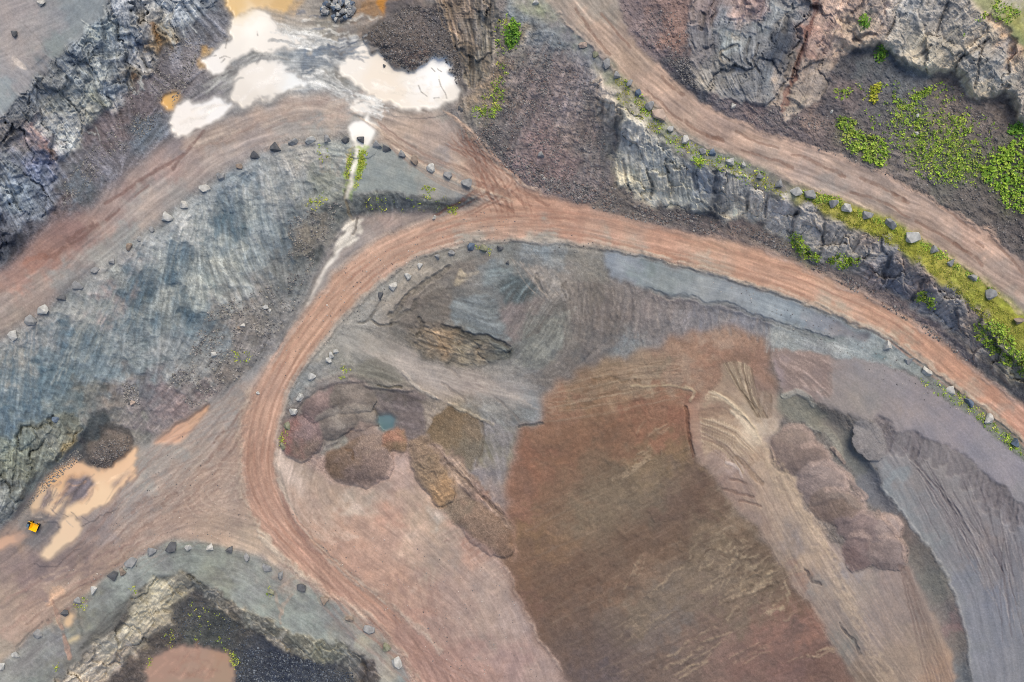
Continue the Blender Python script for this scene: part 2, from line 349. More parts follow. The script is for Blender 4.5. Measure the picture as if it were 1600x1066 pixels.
for pts, wt in FLOW:
    c = catmull(pts, 4)
    for (x0, y0), (x1, y1) in zip(c[:-1], c[1:]):
        dx, dy = x1 - x0, y1 - y0; L = math.hypot(dx, dy)
        if L < 1e-3: continue
        mx, my = (x0 + x1) / 2, (y0 + y1) / 2
        w = wt * L / (((CU - mx) ** 2 + (CV - my) ** 2) / 100 + 6) ** 2
        t = math.atan2(dy, dx)
        c2 += w * math.cos(2 * t); s2 += w * math.sin(2 * t)
th = .5 * np.arctan2(s2, c2)
ii = np.clip(np.round(fu).astype(int), 0, nw - 1); jj = np.clip(np.round(fv).astype(int), 0, nh - 1)
wob = fbm(CU, CV, 70, 321, 2) * .10
TX = np.cos(th + wob)[jj, ii]; TY = np.sin(th + wob)[jj, ii]
def lic(tex, step, n):
    """smear noise along the streak field (index space)"""
    acc = [t.copy() for t in tex]
    I0, J0 = np.meshgrid(np.arange(NU, dtype=np.float32), np.arange(NV, dtype=np.float32))
    for sgn in (1, -1):
        x, y = I0.copy(), J0.copy(); dx, dy = TX * sgn, TY * sgn
        for k in range(n):
            x += dx * step; y += dy * step
            xi = np.clip(x, 0, NU - 1).astype(np.int32); yi = np.clip(y, 0, NV - 1).astype(np.int32)
            f = yi * NU + xi
            for a, t in zip(acc, tex): a += t.ravel()[f]
            nx, ny = TX.ravel()[f], TY.ravel()[f]
            s = np.where(nx * dx + ny * dy < 0, -1, 1)
            dx, dy = nx * s, ny * s
    out = []
    for a in acc:
        a -= a.mean(); out.append((a / (a.std() + 1e-6)).astype(np.float32))
    return out
w1 = rng.standard_normal(U.shape).astype(np.float32)
w2 = boxblur(rng.standard_normal(U.shape).astype(np.float32), 1, 1)
L1, L2 = lic([w1, w2], 1.0, 11)
w3 = boxblur(rng.standard_normal(U.shape).astype(np.float32), 2, 1); w3 /= w3.std()
L3, = lic([w3], 3.0, 14)
WHITE = rng.standard_normal(U.shape).astype(np.float32)
F6 = fbm(U, V, 9, 101, 2).astype(np.float32); F20 = fbm(U, V, 30, 201, 3).astype(np.float32); F80 = fbm(U, V, 110, 301, 3).astype(np.float32)
print('streaks', time.time() - T0)
# ------------------------------------------------------------------ soils and rocks: outline, colours measured in patches, grain, relief
COL = np.zeros(U.shape + (3,), np.float32)
DZ = np.zeros(U.shape, np.float32)
RID = np.zeros(U.shape, np.int16)
REG = []
BIG = [(-9000, -9000), (9000, -9000), (9000, 9000), (-9000, 9000)]
TEXG = dict(l1=L1, l2=L2, l3=L3, f6=F6, f20=F20, f80=F80, w=WHITE)
FADE = np.clip(1 - (np.maximum.reduce([-60 - U, U - 1660, -60 - V, V - 1126]) / 60), 0, 1).astype(np.float32)

def idw(u, v, ctrl, warp=10, r0=14, p=1.7, desat=0.):
    u = u[..., None]; v = v[..., None]
    P = np.array([c[:2] for c in ctrl], np.float32); C = lin([c[2] for c in ctrl])
    if desat: C = C * (1 - desat) + desat * (C @ np.array([.3, .55, .15], np.float32))[:, None]
    w = 1 / ((u - P[:, 0]) ** 2 + (v - P[:, 1]) ** 2 + r0 * r0) ** p
    w = w / w.sum(-1, keepdims=True)
    return (w @ C).astype(np.float32)

def area(pts, jit, soft, sub=None):
    sl = bbox(pts, jit * 3 + soft * 3 + 6)
    u, v = U[sl], V[sl]
    m = inside(u + WX[sl] * jit * .7 + F6[sl] * min(jit, 3) * .5, v + WY[sl] * jit * .7 - F6[sl] * min(jit, 3) * .4, np.asarray(pts, float)).astype(np.float32)
    r = int(round(soft / STEP))
    return sl, boxblur(m, r, 2) if r else m

def region(name, mat, pts, ctrl, jit=3, soft=2, tex={}, tint=(.03, 0, -.04), relief=(), keep=None, warp=8, info=None, paint_only=False, level=None):
    sl, al = area(pts, jit, soft)
    j, i = np.nonzero(al > .004)
    if len(j) == 0: return
    j = j + sl[0].start; i = i + sl[1].start
    a = al[j - sl[0].start, i - sl[1].start]
    u, v = U[j, i], V[j, i]
    uw, vw = u + WX[j, i] * warp + F20[j, i] * warp * .6, v + WY[j, i] * warp - F20[j, i] * warp * .4
    c = np.empty((len(j), 3), np.float32)
    for k in range(0, len(j), 60000): c[k:k + 60000] = idw(uw[k:k + 60000], vw[k:k + 60000], ctrl, desat=0. if mat == 'water' or name == 'verge' else .14 if name in ('graded_slope', 'stockpile_top') else .10 if mat == 'road' else .10 if name == 'spoil_slope' and 'blk' in tex else .14 if mat == 'rock' else .05)
    lum = np.zeros(len(j), np.float32); COLF = np.zeros(len(j), np.float32); dz = np.zeros(len(j), np.float32)
    for k, amp in tex.items():
        if k == 'gain': lum += amp
        elif k in TEXG: lum += TEXG[k][j, i] * amp
        elif k == 'blk':
            sc, am = amp; f1, f2, cid = worley(u + WX[j, i] * 5, v + WY[j, i] * 5, sc, 5); lum += (cid - .5) * 2 * am
        elif k == 'spk':
            sc, am = amp; f1, f2, cid = worley(u, v, sc, 9); lum += np.where(cid > .8, (cid - .8) * 5, (cid - .4) * .5) * am * (f1 < .5)
        elif k == 'ridge':
            sc, am = amp; lum += ridged(u, v, sc, 77, 3) * am
        elif k == 'vein':
            sc, am = amp; r = ridged(u + WX[j, i] * 8, v + WY[j, i] * 8, sc, 177, 2); lum += np.clip(r - .22, 0, 1) * am
        elif k == 'line':
            line, am = amp
            d, s, sd = seg_dist(u, v, line); lum += (gnoise(sd / 3.2, s / 260, 61) + .6 * gnoise(sd / 6, s / 500, 63)) * am
        elif k == 'band':
            line, fq, ln, am = amp
            d, s, sd = seg_dist(u, v, line)
            b = gnoise(sd / fq, s / ln, 41) + .7 * gnoise(sd / (fq * .45), s / (ln * .7), 43)
            lum += b * am; dz += b * .03
    if tint:
        h = F20[j, i] * .6 + F80[j, i] * .6 + L3[j, i] * .35
        c = c * np.exp(np.clip(h, -2.2, 2.2)[:, None] * np.array(tint, np.float32) * .55)
    c = c * np.exp(np.clip(lum, -1.3, 1.1))[:, None]
    for r in relief:
        if r[0] in TEXG: dz += TEXG[r[0]][j, i] * r[1]
        elif r[0] == 'ridge': dz += ridged(u + WX[j, i] * 5, v + WY[j, i] * 5, r[1], 77, 3) * r[2]
        elif r[0] == 'blk':
            ca, sa = TX[j, i], TY[j, i]
            ang = .5 * math.atan2(float((2 * ca * sa).mean()), float((ca * ca - sa * sa).mean()))
            p = (u + WX[j, i] * 4) * math.cos(ang) + (v + WY[j, i] * 4) * math.sin(ang); q = -(u + WX[j, i] * 4) * math.sin(ang) + (v + WY[j, i] * 4) * math.cos(ang)
            for sc, am, sd in ((r[1] * 2.3, r[2] * 2.0, 5), (r[1] * .85, r[2] * .55, 15)):
                fz, fc = facets(p / (r[3] if len(r) > 3 else 1.9), q, sc, sd); dz += fz * am
                if tex.get('gain') is not None: COLF += fc * .06
    c = c * np.exp(COLF)[:, None]
    if name == 'spoil_bank': c = c * np.array((1.035, .98, .95), np.float32)
    if mat == 'road' or name == 'yard': c = c * np.array((1.01, .995, .955), np.float32)
    a3 = a[:, None]
    COL[j, i] = COL[j, i] * (1 - a3) + c * a3
    DZ[j, i] = DZ[j, i] * (1 - a) + dz * a * FADE[j, i]
    if level is not None:
        Z[j, i] = Z[j, i] * (1 - a) + level * ZS * a
    if not paint_only:
        REG.append(dict(name=name, mat=mat, info=info))
        h = a > .5
        RID[j[h], i[h]] = len(REG)

def stroke(pts, w, rgb=None, al=.5, dz=0., rag=.5, soft=.5, sm=4):
    """a mark along a line"""
    c = catmull(pts, sm) if sm > 1 else np.asarray(pts, float)
    sl = bbox(c, w * 1.6 + 4)
    u, v = U[sl], V[sl]
    if u.size == 0: return
    k = min(w * .5, 4)
    d, s, sd = seg_dist(u + WX[sl] * k * rag, v + WY[sl] * k * rag, c)
    m = np.clip((w * .5 - d) / max(w * .5 * soft, .8) + .5, 0, 1) * np.clip(1 + rag * (F6[sl] * .5 + L2[sl] * .35 - .15), 0, 1)
    if rgb is not None:
        t = lin(rgb) * np.exp(.08 * WHITE[sl] + .10 * L2[sl])[..., None]
        COL[sl] = COL[sl] * (1 - (m * al)[..., None]) + t * (m * al)[..., None]
    if dz: DZ[sl] += dz * m

def blot(pts, rgb, al=.6, jit=4, soft=6, dz=0., tex=.12):
    """a patch of another soil, or of painted shadow, laid over a region"""
    sl, m = area(pts, jit, soft)
    m = m * np.clip(.9 + .25 * F20[sl] + .15 * L2[sl], 0, 1) * al
    t = lin(rgb) * np.exp(tex * (WHITE[sl] * .6 + L2[sl]))[..., None]
    COL[sl] = COL[sl] * (1 - m[..., None]) + t * m[..., None]
    if dz: DZ[sl] += dz * m

def cone(u0, v0, ru, rv, h, rot=0., lean=(0, 0), p=1.2, flat=.0):
    """a tipped heap, taller than what is under it"""
    R = max(ru, rv)
    sl = bbox([(u0, v0)], R * 1.2 + 6)
    x, y = U[sl] - u0 + WX[sl] * R * .05, V[sl] - v0 + WY[sl] * R * .05
    c, s = math.cos(rot), math.sin(rot)
    a, b = (x * c + y * s) / ru, (-x * s + y * c) / rv
    r = np.sqrt(a * a + b * b)
    top = np.clip(1 - np.maximum(r, flat), 0, 1) / (1 - flat)
    hh = h * top ** (1 / p)
    Z[sl] = np.where(r < 1, np.maximum(Z[sl], Z[sl] * .35 + .65 * zref(u0, v0) + hh * .8), Z[sl])
def zref(u, v): return float(sample_grid(Z, np.array([u]), np.array([v]))[0])

roadline = catmull(ROAD, 5)[:, :2]; upline = catmull(UPPER, 5)[:, :2]; trackline = catmull(TRACK, 5)[:, :2]
ROCKR = [('ridge', 60, .9), ('blk', 15, .55), ('l1', .05), ('l2', .06), ('l3', .06), ('w', .03)]
ROCKT = dict(l1=.12, l2=.11, l3=.10, f6=.07, f20=.10, blk=(7, .05), vein=(34, .45), w=.08, gain=.20)
SCREET = dict(w=.13, f6=.07, f20=.07, l2=.04, l3=.03, spk=(5, .26))
SCREER = [('f6', .08), ('w', .05), ('l3', .10)]
SOILT = dict(w=.045, l1=.045, l2=.035, l3=.03, f6=.025, f20=.045)
SOILR = [('l2', .015), ('f20', .04)]
GRAVT = dict(w=.16, f6=.03, f20=.035, l3=.04)
GRAVR = [('w', .03), ('f6', .03), ('f20', .08)]

# ---- base: everything between the outlines
region('ground', 'gravel', BIG, [(880, 180, (124, 113, 110)), (1450, 230, (110, 105, 104)), (250, 450, (130, 140, 142)), (700, 500, (134, 131, 127)), (1000, 350, (110, 106, 104)), (650, 850, (178, 148, 134)),
       (1400, 480, (112, 108, 104)), (200, 150, (112, 112, 116)), (60, 380, (95, 98, 105)), (600, 60, (140, 136, 132))], jit=0, soft=0, tex=SCREET, relief=SCREER)

# ---- upper left
region('plateau', 'soil', [(-9000, -9000), (172, -9000), (172, -20), (160, 18), (143, 42), (125, 58), (108, 72), (85, 93), (63, 113), (43, 133), (22, 160), (3, 180), (-30, 205), (-200, 300), (-9000, 1500)],
       [(20, 20, (160, 152, 150)), (70, 40, (146, 146, 148)), (120, 20, (132, 140, 144)), (90, 70, (128, 138, 140)), (40, 90, (158, 152, 150)), (10, 150, (150, 158, 160)), (30, 120, (150, 148, 150)), (-100, 60, (158, 152, 148))], tex=SOILT, relief=SOILR, jit=6, soft=4)
region('scree', 'gravel', [(350, -60), (352, 0), (365, 30), (352, 68), (330, 110), (300, 140), (265, 165), (272, 213), (215, 255), (170, 300), (130, 332), (75, 352), (40, 395), (-150, 480), (-150, 400), (0, 340), (85, 270), (120, 190), (185, 120), (240, 60), (270, 0), (300, -60)],
       [(300, 50, (112, 116, 124)), (310, 90, (122, 118, 120)), (255, 130, (120, 115, 118)), (220, 160, (116, 108, 112)), (170, 205, (118, 108, 110)), (230, 205, (104, 114, 124)), (255, 225, (112, 118, 128)), (150, 260, (116, 114, 120)), (130, 290, (100, 108, 116)), (90, 330, (112, 102, 104)), (25, 375, (56, 58, 66)), (5, 350, (70, 72, 80)), (60, 340, (96, 96, 102))],  # darkest points carry the shadow under the rock foot
       tex=dict(SCREET, l2=.13, l3=.14), relief=SCREER, jit=5, soft=4, tint=(-.02, 0, .03))
region('rock_face', 'rock', [(172, -9000), (172, -20), (160, 18), (143, 42), (125, 58), (108, 72), (85, 93), (63, 113), (43, 133), (22, 160), (3, 180), (-30, 205), (-200, 300), (-200, 480), (-60, 440), (5, 410), (20, 372), (60, 340), (92, 318), (95, 285), (90, 262), (100, 243), (125, 228), (130, 205), (150, 190), (160, 165), (188, 172), (197, 152), (200, 135), (222, 128), (236, 116), (250, 98), (252, 84), (275, 50), (290, 42), (318, 22), (345, 0), (350, -60), (360, -9000)],
       [(165, 40, (104, 116, 124)), (190, 20, (128, 134, 142)), (205, 60, (132, 138, 138)), (210, 65, (86, 102, 128)), (235, 30, (108, 104, 98)), (258, 15, (150, 156, 160)), (285, 25, (128, 136, 144)), (330, 10, (84, 92, 102)), (245, 65, (112, 92, 62)), (262, 40, (112, 104, 86)), (222, 95, (128, 128, 128)), (205, 120, (110, 100, 84)), (150, 75, (98, 108, 118)), (160, 55, (150, 156, 150)), (110, 95, (84, 96, 110)),
        (130, 115, (112, 118, 120)), (150, 120, (150, 154, 150)), (180, 140, (92, 104, 116)), (185, 165, (152, 150, 150)), (85, 120, (112, 114, 114)), (60, 150, (92, 98, 104)), (90, 160, (96, 100, 98)), (125, 165, (124, 128, 126)), (135, 200, (150, 148, 146)), (150, 160, (104, 108, 98)), (40, 185, (86, 94, 100)), (20, 220, (92, 90, 88)), (52, 208, (146, 128, 126)), (80, 210, (140, 146, 148)), (105, 220, (156, 160, 158)), (70, 235, (110, 90, 86)), (45, 240, (92, 98, 112)), (65, 255, (96, 108, 136)),
        (20, 265, (102, 108, 112)), (50, 290, (106, 116, 126)), (20, 310, (112, 122, 130)), (75, 300, (84, 90, 102)), (10, 345, (84, 90, 104)), (-60, 300, (100, 106, 112)), (240, -60, (120, 126, 132))],
       tex=dict(ROCKT, vein=(30, .5), f20=.13, gain=.46), relief=ROCKR + [('blk', 34, .45, 1.6)], jit=8, soft=3, tint=(.05, .01, -.05), warp=6)

# ---- left shelf: track, bench and the long slope below it
region('spoil_slope', 'rock', [(-150, 620), (10, 528), (70, 487), (150, 423), (240, 358), (320, 294), (400, 243), (485, 219), (548, 214), (553, 232), (550, 285), (545, 310), (553, 335), (530, 370), (500, 410), (478, 465), (450, 520), (425, 552), (395, 580), (340, 622), (300, 650), (241, 694), (213, 697), (150, 690), (125, 688), (95, 722), (45, 775), (15, 812), (-150, 880)],
       [(330, 300, (140, 146, 148)), (400, 260, (140, 146, 148)), (470, 240, (150, 150, 146)), (520, 240, (146, 152, 148)), (370, 300, (120, 132, 140)), (440, 290, (150, 152, 150)), (500, 290, (142, 144, 132)), (450, 330, (138, 142, 144)), (405, 340, (138, 148, 152)), (390, 380, (134, 146, 150)), (355, 360, (92, 112, 122)), (360, 400, (150, 156, 152)),
        (310, 360, (160, 164, 162)), (280, 400, (112, 128, 138)), (310, 410, (84, 104, 118)), (270, 430, (72, 94, 108)), (215, 440, (98, 114, 124)), (240, 380, (146, 150, 150)), (190, 400, (154, 152, 150)), (160, 440, (142, 144, 142)), (130, 490, (138, 142, 140)), (180, 470, (160, 148, 144)), (200, 500, (92, 110, 120)), (230, 480, (130, 140, 140)), (255, 480, (150, 152, 146)),
        (310, 450, (152, 160, 156)), (340, 430, (158, 162, 156)), (370, 430, (140, 148, 150)), (300, 490, (92, 110, 120)), (350, 490, (124, 122, 118)), (380, 500, (130, 124, 118)), (420, 460, (126, 126, 124)), (450, 420, (100, 104, 104)), (470, 390, (92, 94, 92)), (490, 360, (122, 116, 108)), (520, 330, (96, 100, 98)), (440, 380, (92, 104, 112)), (455, 340, (88, 100, 106)),
        (410, 500, (130, 128, 124)), (440, 500, (112, 112, 112)), (400, 540, (122, 120, 120)), (330, 540, (130, 136, 138)), (60, 520, (142, 144, 144)), (100, 530, (98, 116, 126)), (150, 540, (128, 138, 140)), (40, 570, (158, 156, 148)), (80, 590, (92, 112, 122)), (160, 570, (112, 128, 136)), (20, 610, (122, 134, 138)), (60, 630, (86, 106, 118)), (20, 660, (84, 104, 118)), (100, 640, (104, 116, 118)), (60, 680, (104, 114, 114)), (110, 600, (110, 126, 132)),
        (220, 570, (122, 132, 134)), (270, 550, (136, 140, 140)), (310, 580, (130, 132, 130)), (220, 610, (112, 112, 116)), (250, 620, (128, 116, 116)), (280, 640, (132, 116, 114)), (240, 660, (126, 118, 118)), (320, 610, (120, 112, 110)), (370, 580, (108, 104, 100)), (180, 620, (118, 112, 106)), (130, 620, (112, 112, 106)), (210, 680, (124, 122, 116)), (30, 700, (110, 120, 118)), (60, 710, (124, 130, 122)), (-80, 650, (104, 118, 124))],
       tex=dict(gain=.13, l1=.07, l2=.07, l3=.06, f6=.06, f20=.10, f80=.04, w=.10, blk=(6, .07), spk=(6, .12)), relief=[('ridge', 40, .35), ('l3', .08), ('l2', .03), ('f6', .05), ('f20', .15)], jit=4, soft=4, tint=(.05, .0, -.035), warp=12)
region('rock_face', 'rock', [(-150, 640), (0, 690), (60, 660), (110, 640), (124, 660), (126, 690), (114, 703), (96, 716), (71, 726), (52, 750), (38, 756), (35, 788), (15, 810), (0, 822), (-150, 900)],
       [(20, 690, (110, 122, 120)), (60, 690, (112, 118, 112)), (100, 670, (112, 118, 110)), (110, 690, (132, 118, 84)), (70, 715, (118, 124, 116)), (40, 735, (108, 112, 102)), (20, 720, (130, 138, 124)), (15, 760, (112, 116, 114)), (30, 785, (136, 142, 136)), (5, 800, (140, 144, 142)), (-60, 760, (110, 118, 116)), (85, 690, (134, 140, 136))],
       tex=dict(ROCKT, vein=(24, .7), gain=-.1), relief=ROCKR, jit=5, soft=1.5)
region('dirt_track', 'soil', [(-9000, 520), (-150, 480), (5, 425), (40, 395), (75, 352), (130, 332), (170, 300), (215, 255), (272, 212), (325, 195), (355, 180), (420, 158), (500, 140), (548, 150), (560, 175), (548, 205), (510, 213), (455, 216), (400, 238), (345, 270), (320, 287), (255, 338), (195, 385), (115, 445), (62, 485), (5, 525), (-150, 615), (-9000, 5000)],
       [(20, 440, (166, 134, 122)), (50, 420, (160, 124, 112)), (85, 400, (156, 122, 110)), (120, 350, (146, 118, 112)), (150, 350, (158, 136, 128)), (100, 365, (138, 112, 106)), (50, 450, (152, 142, 136)), (100, 430, (142, 142, 140)), (20, 500, (158, 146, 136)), (5, 475, (152, 140, 134)), (180, 330, (156, 138, 132)), (200, 290, (146, 124, 118)), (220, 310, (164, 158, 152)), (235, 315, (176, 160, 150)), (260, 260, (164, 142, 134)), (270, 300, (160, 154, 148)), (300, 230, (168, 150, 140)), (330, 220, (172, 156, 144)), (350, 240, (164, 154, 148)), (400, 190, (172, 154, 142)), (400, 215, (162, 150, 144)), (450, 170, (176, 158, 146)), (450, 200, (158, 152, 146)), (500, 160, (168, 152, 142)), (520, 185, (186, 170, 156)), (500, 200, (156, 156, 152)), (280, 225, (140, 130, 130)), (160, 390, (154, 152, 148)), (200, 370, (152, 154, 152)), (-100, 500, (156, 142, 134))],
       tex=dict(SOILT, l2=.06, l3=.06, band=(trackline, 9, 260, .08)), relief=SOILR, jit=4, soft=8)

# ---- top: shore mud, rubble ground, ponds follow as water
region('shore', 'soil', [(345, -200), (345, 0), (366, 30), (350, 70), (330, 110), (310, 142), (300, 160), (272, 214), (355, 181), (420, 158), (500, 140), (548, 152), (548, 214), (590, 222), (592, 215), (640, 200), (690, 175), (722, 155), (705, 60), (670, 0), (670, -200)],
       [(360, 60, (130, 122, 116)), (340, 105, (120, 116, 114)), (320, 140, (112, 110, 114)), (390, 90, (152, 154, 154)), (430, 100, (186, 190, 190)), (450, 90, (120, 130, 138)), (480, 40, (150, 142, 132)), (460, 30, (168, 160, 150)), (440, 20, (176, 164, 148)), (500, 60, (160, 154, 142)), (520, 50, (150, 146, 136)), (490, 85, (98, 112, 128)), (530, 75, (92, 104, 120)), (500, 100, (112, 122, 132)), (510, 115, (158, 160, 158)), (480, 130, (196, 198, 196)), (520, 135, (180, 182, 178)), (540, 120, (134, 130, 122)), (550, 150, (168, 170, 170)), (600, 180, (164, 152, 142)), (560, 205, (150, 148, 142)), (640, 185, (150, 140, 132)), (690, 165, (142, 136, 130)), (565, 20, (146, 128, 112)), (590, 10, (150, 118, 84)), (530, 10, (122, 122, 122)), (570, 40, (132, 126, 122)), (620, 20, (100, 96, 98)), (355, 130, (140, 140, 140))],
       tex=dict(SOILT, l2=.10, l3=.10, w=.06), relief=[('l2', .03), ('f6', .03)], jit=6, soft=6, warp=10)
blot([(430, 45), (470, 35), (505, 55), (480, 62), (440, 70)], (214, 214, 208), .7, 8, 5, tex=.2)
blot([(395, 28), (425, 30), (438, 50), (420, 58), (400, 52)], (170, 164, 156), .7, 8, 4, tex=.25)
blot([(400, 70), (430, 84), (420, 98), (392, 100), (385, 85)], (148, 150, 148), .8, 8, 4, tex=.25)
blot([(470, 110), (520, 120), (548, 135), (545, 158), (510, 145), (470, 128)], (214, 216, 214), .75, 8, 5, tex=.16)
blot([(505, 118), (535, 112), (545, 128), (520, 135)], (132, 128, 120), .8, 5, 3, tex=.2)
blot([(300, 150), (330, 118), (352, 128), (345, 150), (320, 163), (302, 164)], (126, 124, 128), .75, 5, 3, tex=.25)
blot([(360, 12), (375, 0), (372, 20), (364, 30)], (176, 146, 100), .6, 4, 3)
blot([(455, 0), (480, 0), (460, 25), (448, 30)], (186, 152, 104), .6, 4, 3)
blot([(314, 70), (336, 74), (326, 92), (316, 108), (308, 104), (314, 88)], (190, 156, 104), .8, 4, 2)
for q in range(16):
    x = 455 + 6 * q + rng.normal() * 4; y = 20 + rng.random() * 60
    stroke([(x, y), (x + 22 + rng.random() * 30, y + rng.normal() * 4)], 2.5 + rng.random() * 3, [(210, 208, 200), (86, 98, 116), (176, 168, 156)][q % 3], .55, 0, 1)
blot([(588, -40), (606, -40), (603, 15), (597, 22), (590, 12)], (190, 130, 50), .8, 2, 2)
region('dirt_track', 'soil', [(585, 186), (640, 182), (690, 168), (702, 182), (717, 207), (737, 227), (762, 247), (792, 267), (820, 290), (860, 309), (830, 325), (750, 325), (747, 300), (738, 282), (700, 268), (660, 250), (625, 236), (596, 222)],
       [(610, 195, (178, 160, 146)), (640, 205, (186, 166, 150)), (640, 228, (156, 146, 138)), (670, 210, (170, 152, 140)), (690, 190, (168, 150, 140)), (700, 180, (150, 146, 138)), (690, 245, (150, 142, 138)), (715, 262, (186, 164, 146)), (710, 225, (184, 160, 144)), (740, 250, (178, 150, 134)), (760, 275, (182, 152, 134)), (770, 300, (172, 138, 120)), (790, 280, (192, 164, 146)), (800, 305, (170, 134, 116)), (760, 310, (180, 148, 130)), (830, 312, (182, 150, 132)), (680, 262, (172, 158, 146))],
       tex=dict(SOILT, l1=.04, l2=.07, l3=.08), relief=[('l2', .02), ('f20', .04)], jit=3, soft=6)
region('gravel_shelf', 'soil', [(548, 214), (585, 222), (610, 228), (640, 240), (690, 262), (738, 284), (748, 298), (740, 312), (715, 312), (688, 312), (650, 306), (620, 301), (580, 298), (556, 304), (546, 305), (552, 285), (556, 245)],
       [(600, 245, (146, 152, 150)), (640, 260, (144, 150, 148)), (580, 280, (142, 150, 148)), (630, 290, (142, 150, 148)), (680, 280, (150, 152, 148)), (690, 295, (158, 154, 146)), (720, 295, (150, 152, 150)), (660, 245, (156, 152, 146)), (735, 300, (134, 134, 134))], tex=dict(SOILT, l3=.03, l2=.03, w=.04, f20=.04), relief=[('f20', .04)], jit=2, soft=3)
region('embankment', 'gravel', [(546, 306), (556, 304), (580, 298), (620, 301), (650, 306), (688, 312), (715, 312), (742, 308), (748, 318), (700, 331), (650, 332), (600, 335), (570, 341), (552, 338)],
       [(560, 320, (92, 98, 98)), (580, 310, (104, 108, 100)), (600, 318, (88, 94, 96)), (640, 320, (98, 102, 104)), (680, 322, (104, 106, 98)), (720, 316, (112, 112, 108)), (570, 335, (84, 86, 86)), (560, 308, (120, 122, 118))], tex=dict(SCREET, l2=.12, l3=.08, gain=.2), relief=[('l2', .06), ('f6', .08)], jit=3, soft=2)
region('roadside', 'soil', [(552, 340), (600, 335), (650, 332), (700, 331), (750, 316), (770, 330), (660, 346), (610, 362), (570, 385), (535, 410), (505, 450), (480, 485), (455, 525), (425, 560), (400, 590), (340, 640), (260, 700), (215, 720), (213, 697), (241, 690), (300, 650), (340, 622), (395, 580), (425, 552), (450, 520), (478, 468), (500, 415), (530, 370)],
       [(600, 350, (150, 138, 132)), (640, 342, (160, 146, 138)), (680, 338, (148, 136, 130)), (720, 328, (140, 132, 126)), (570, 370, (158, 148, 142)), (610, 345, (172, 152, 144)), (545, 395, (150, 142, 138)), (515, 425, (152, 146, 142)), (490, 460, (146, 140, 136)), (460, 510, (154, 146, 140)), (430, 545, (140, 132, 128)), (400, 580, (150, 146, 144)), (340, 640, (150, 142, 138)), (280, 670, (178, 150, 130)), (240, 700, (156, 146, 138)), (220, 710, (150, 150, 146))],
       tex=dict(SOILT, l2=.06, l3=.06), relief=[('l2', .02)], jit=3, soft=5)

# ---- middle: rock ridge, talus, upper road, verge and face
region('scree', 'gravel', [(776, -400), (860, -400), (851, -5), (876, 28), (914, 64), (945, 105), (960, 150), (962, 250), (968, 292), (1000, 318), (960, 330), (900, 316), (850, 306), (815, 290), (790, 267), (760, 245), (737, 226), (718, 206), (718, 150), (742, 140), (776, 88), (790, 30)],
       [(800, 20, (110, 118, 122)), (840, 30, (96, 104, 110)), (870, 60, (104, 110, 114)), (790, 60, (128, 118, 100)), (780, 110, (142, 124, 104)), (770, 140, (138, 120, 98)), (800, 90, (116, 114, 110)), (850, 90, (110, 112, 114)), (810, 130, (118, 112, 110)), (850, 130, (122, 112, 110)), (760, 180, (112, 108, 100)), (790, 190, (100, 98, 98)), (830, 170, (122, 110, 108)), (870, 160, (126, 116, 116)), (910, 110, (120, 118, 122)), (920, 160, (120, 114, 112)), (840, 220, (130, 112, 110)), (890, 210, (128, 116, 110)), (870, 260, (122, 106, 104)), (920, 240, (112, 108, 106)), (950, 230, (92, 94, 96)), (780, 220, (98, 96, 96)), (760, 225, (90, 88, 88)), (820, 260, (116, 104, 104)), (860, 290, (104, 98, 98)), (920, 290, (110, 104, 104)), (960, 310, (110, 102, 98)), (880, 110, (128, 118, 116))],
       tex=dict(SCREET, w=.12, spk=(5, .18), l2=.08, l3=.10, f20=.10, f80=.05, gain=.36), relief=SCREER + [('ridge', 50, .3)], jit=4, soft=4, tint=(.04, 0, -.02))
region('rock_face', 'rock', [(690, -400), (674, -10), (690, 15), (699, 32), (704, 53), (714, 80), (727, 109), (729, 139), (742, 138), (755, 127), (774, 90), (788, 50), (780, 25), (774, 0), (776, -400)],
       [(700, 15, (128, 112, 96)), (715, 40, (138, 118, 100)), (712, 70, (124, 108, 90)), (730, 20, (132, 116, 104)), (735, 60, (112, 108, 104)), (750, 30, (110, 110, 106)), (745, 100, (104, 102, 94)), (740, 130, (124, 116, 104)), (760, 70, (112, 108, 98)), (770, 30, (108, 104, 96)), (765, 105, (128, 112, 94))],
       tex=dict(ROCKT, l1=.12, l2=.16, l3=.12, blk=(9, .05)), relief=[('ridge', 30, .4), ('l3', .16), ('l2', .12), ('blk', 13, .35)], jit=4, soft=1.5)
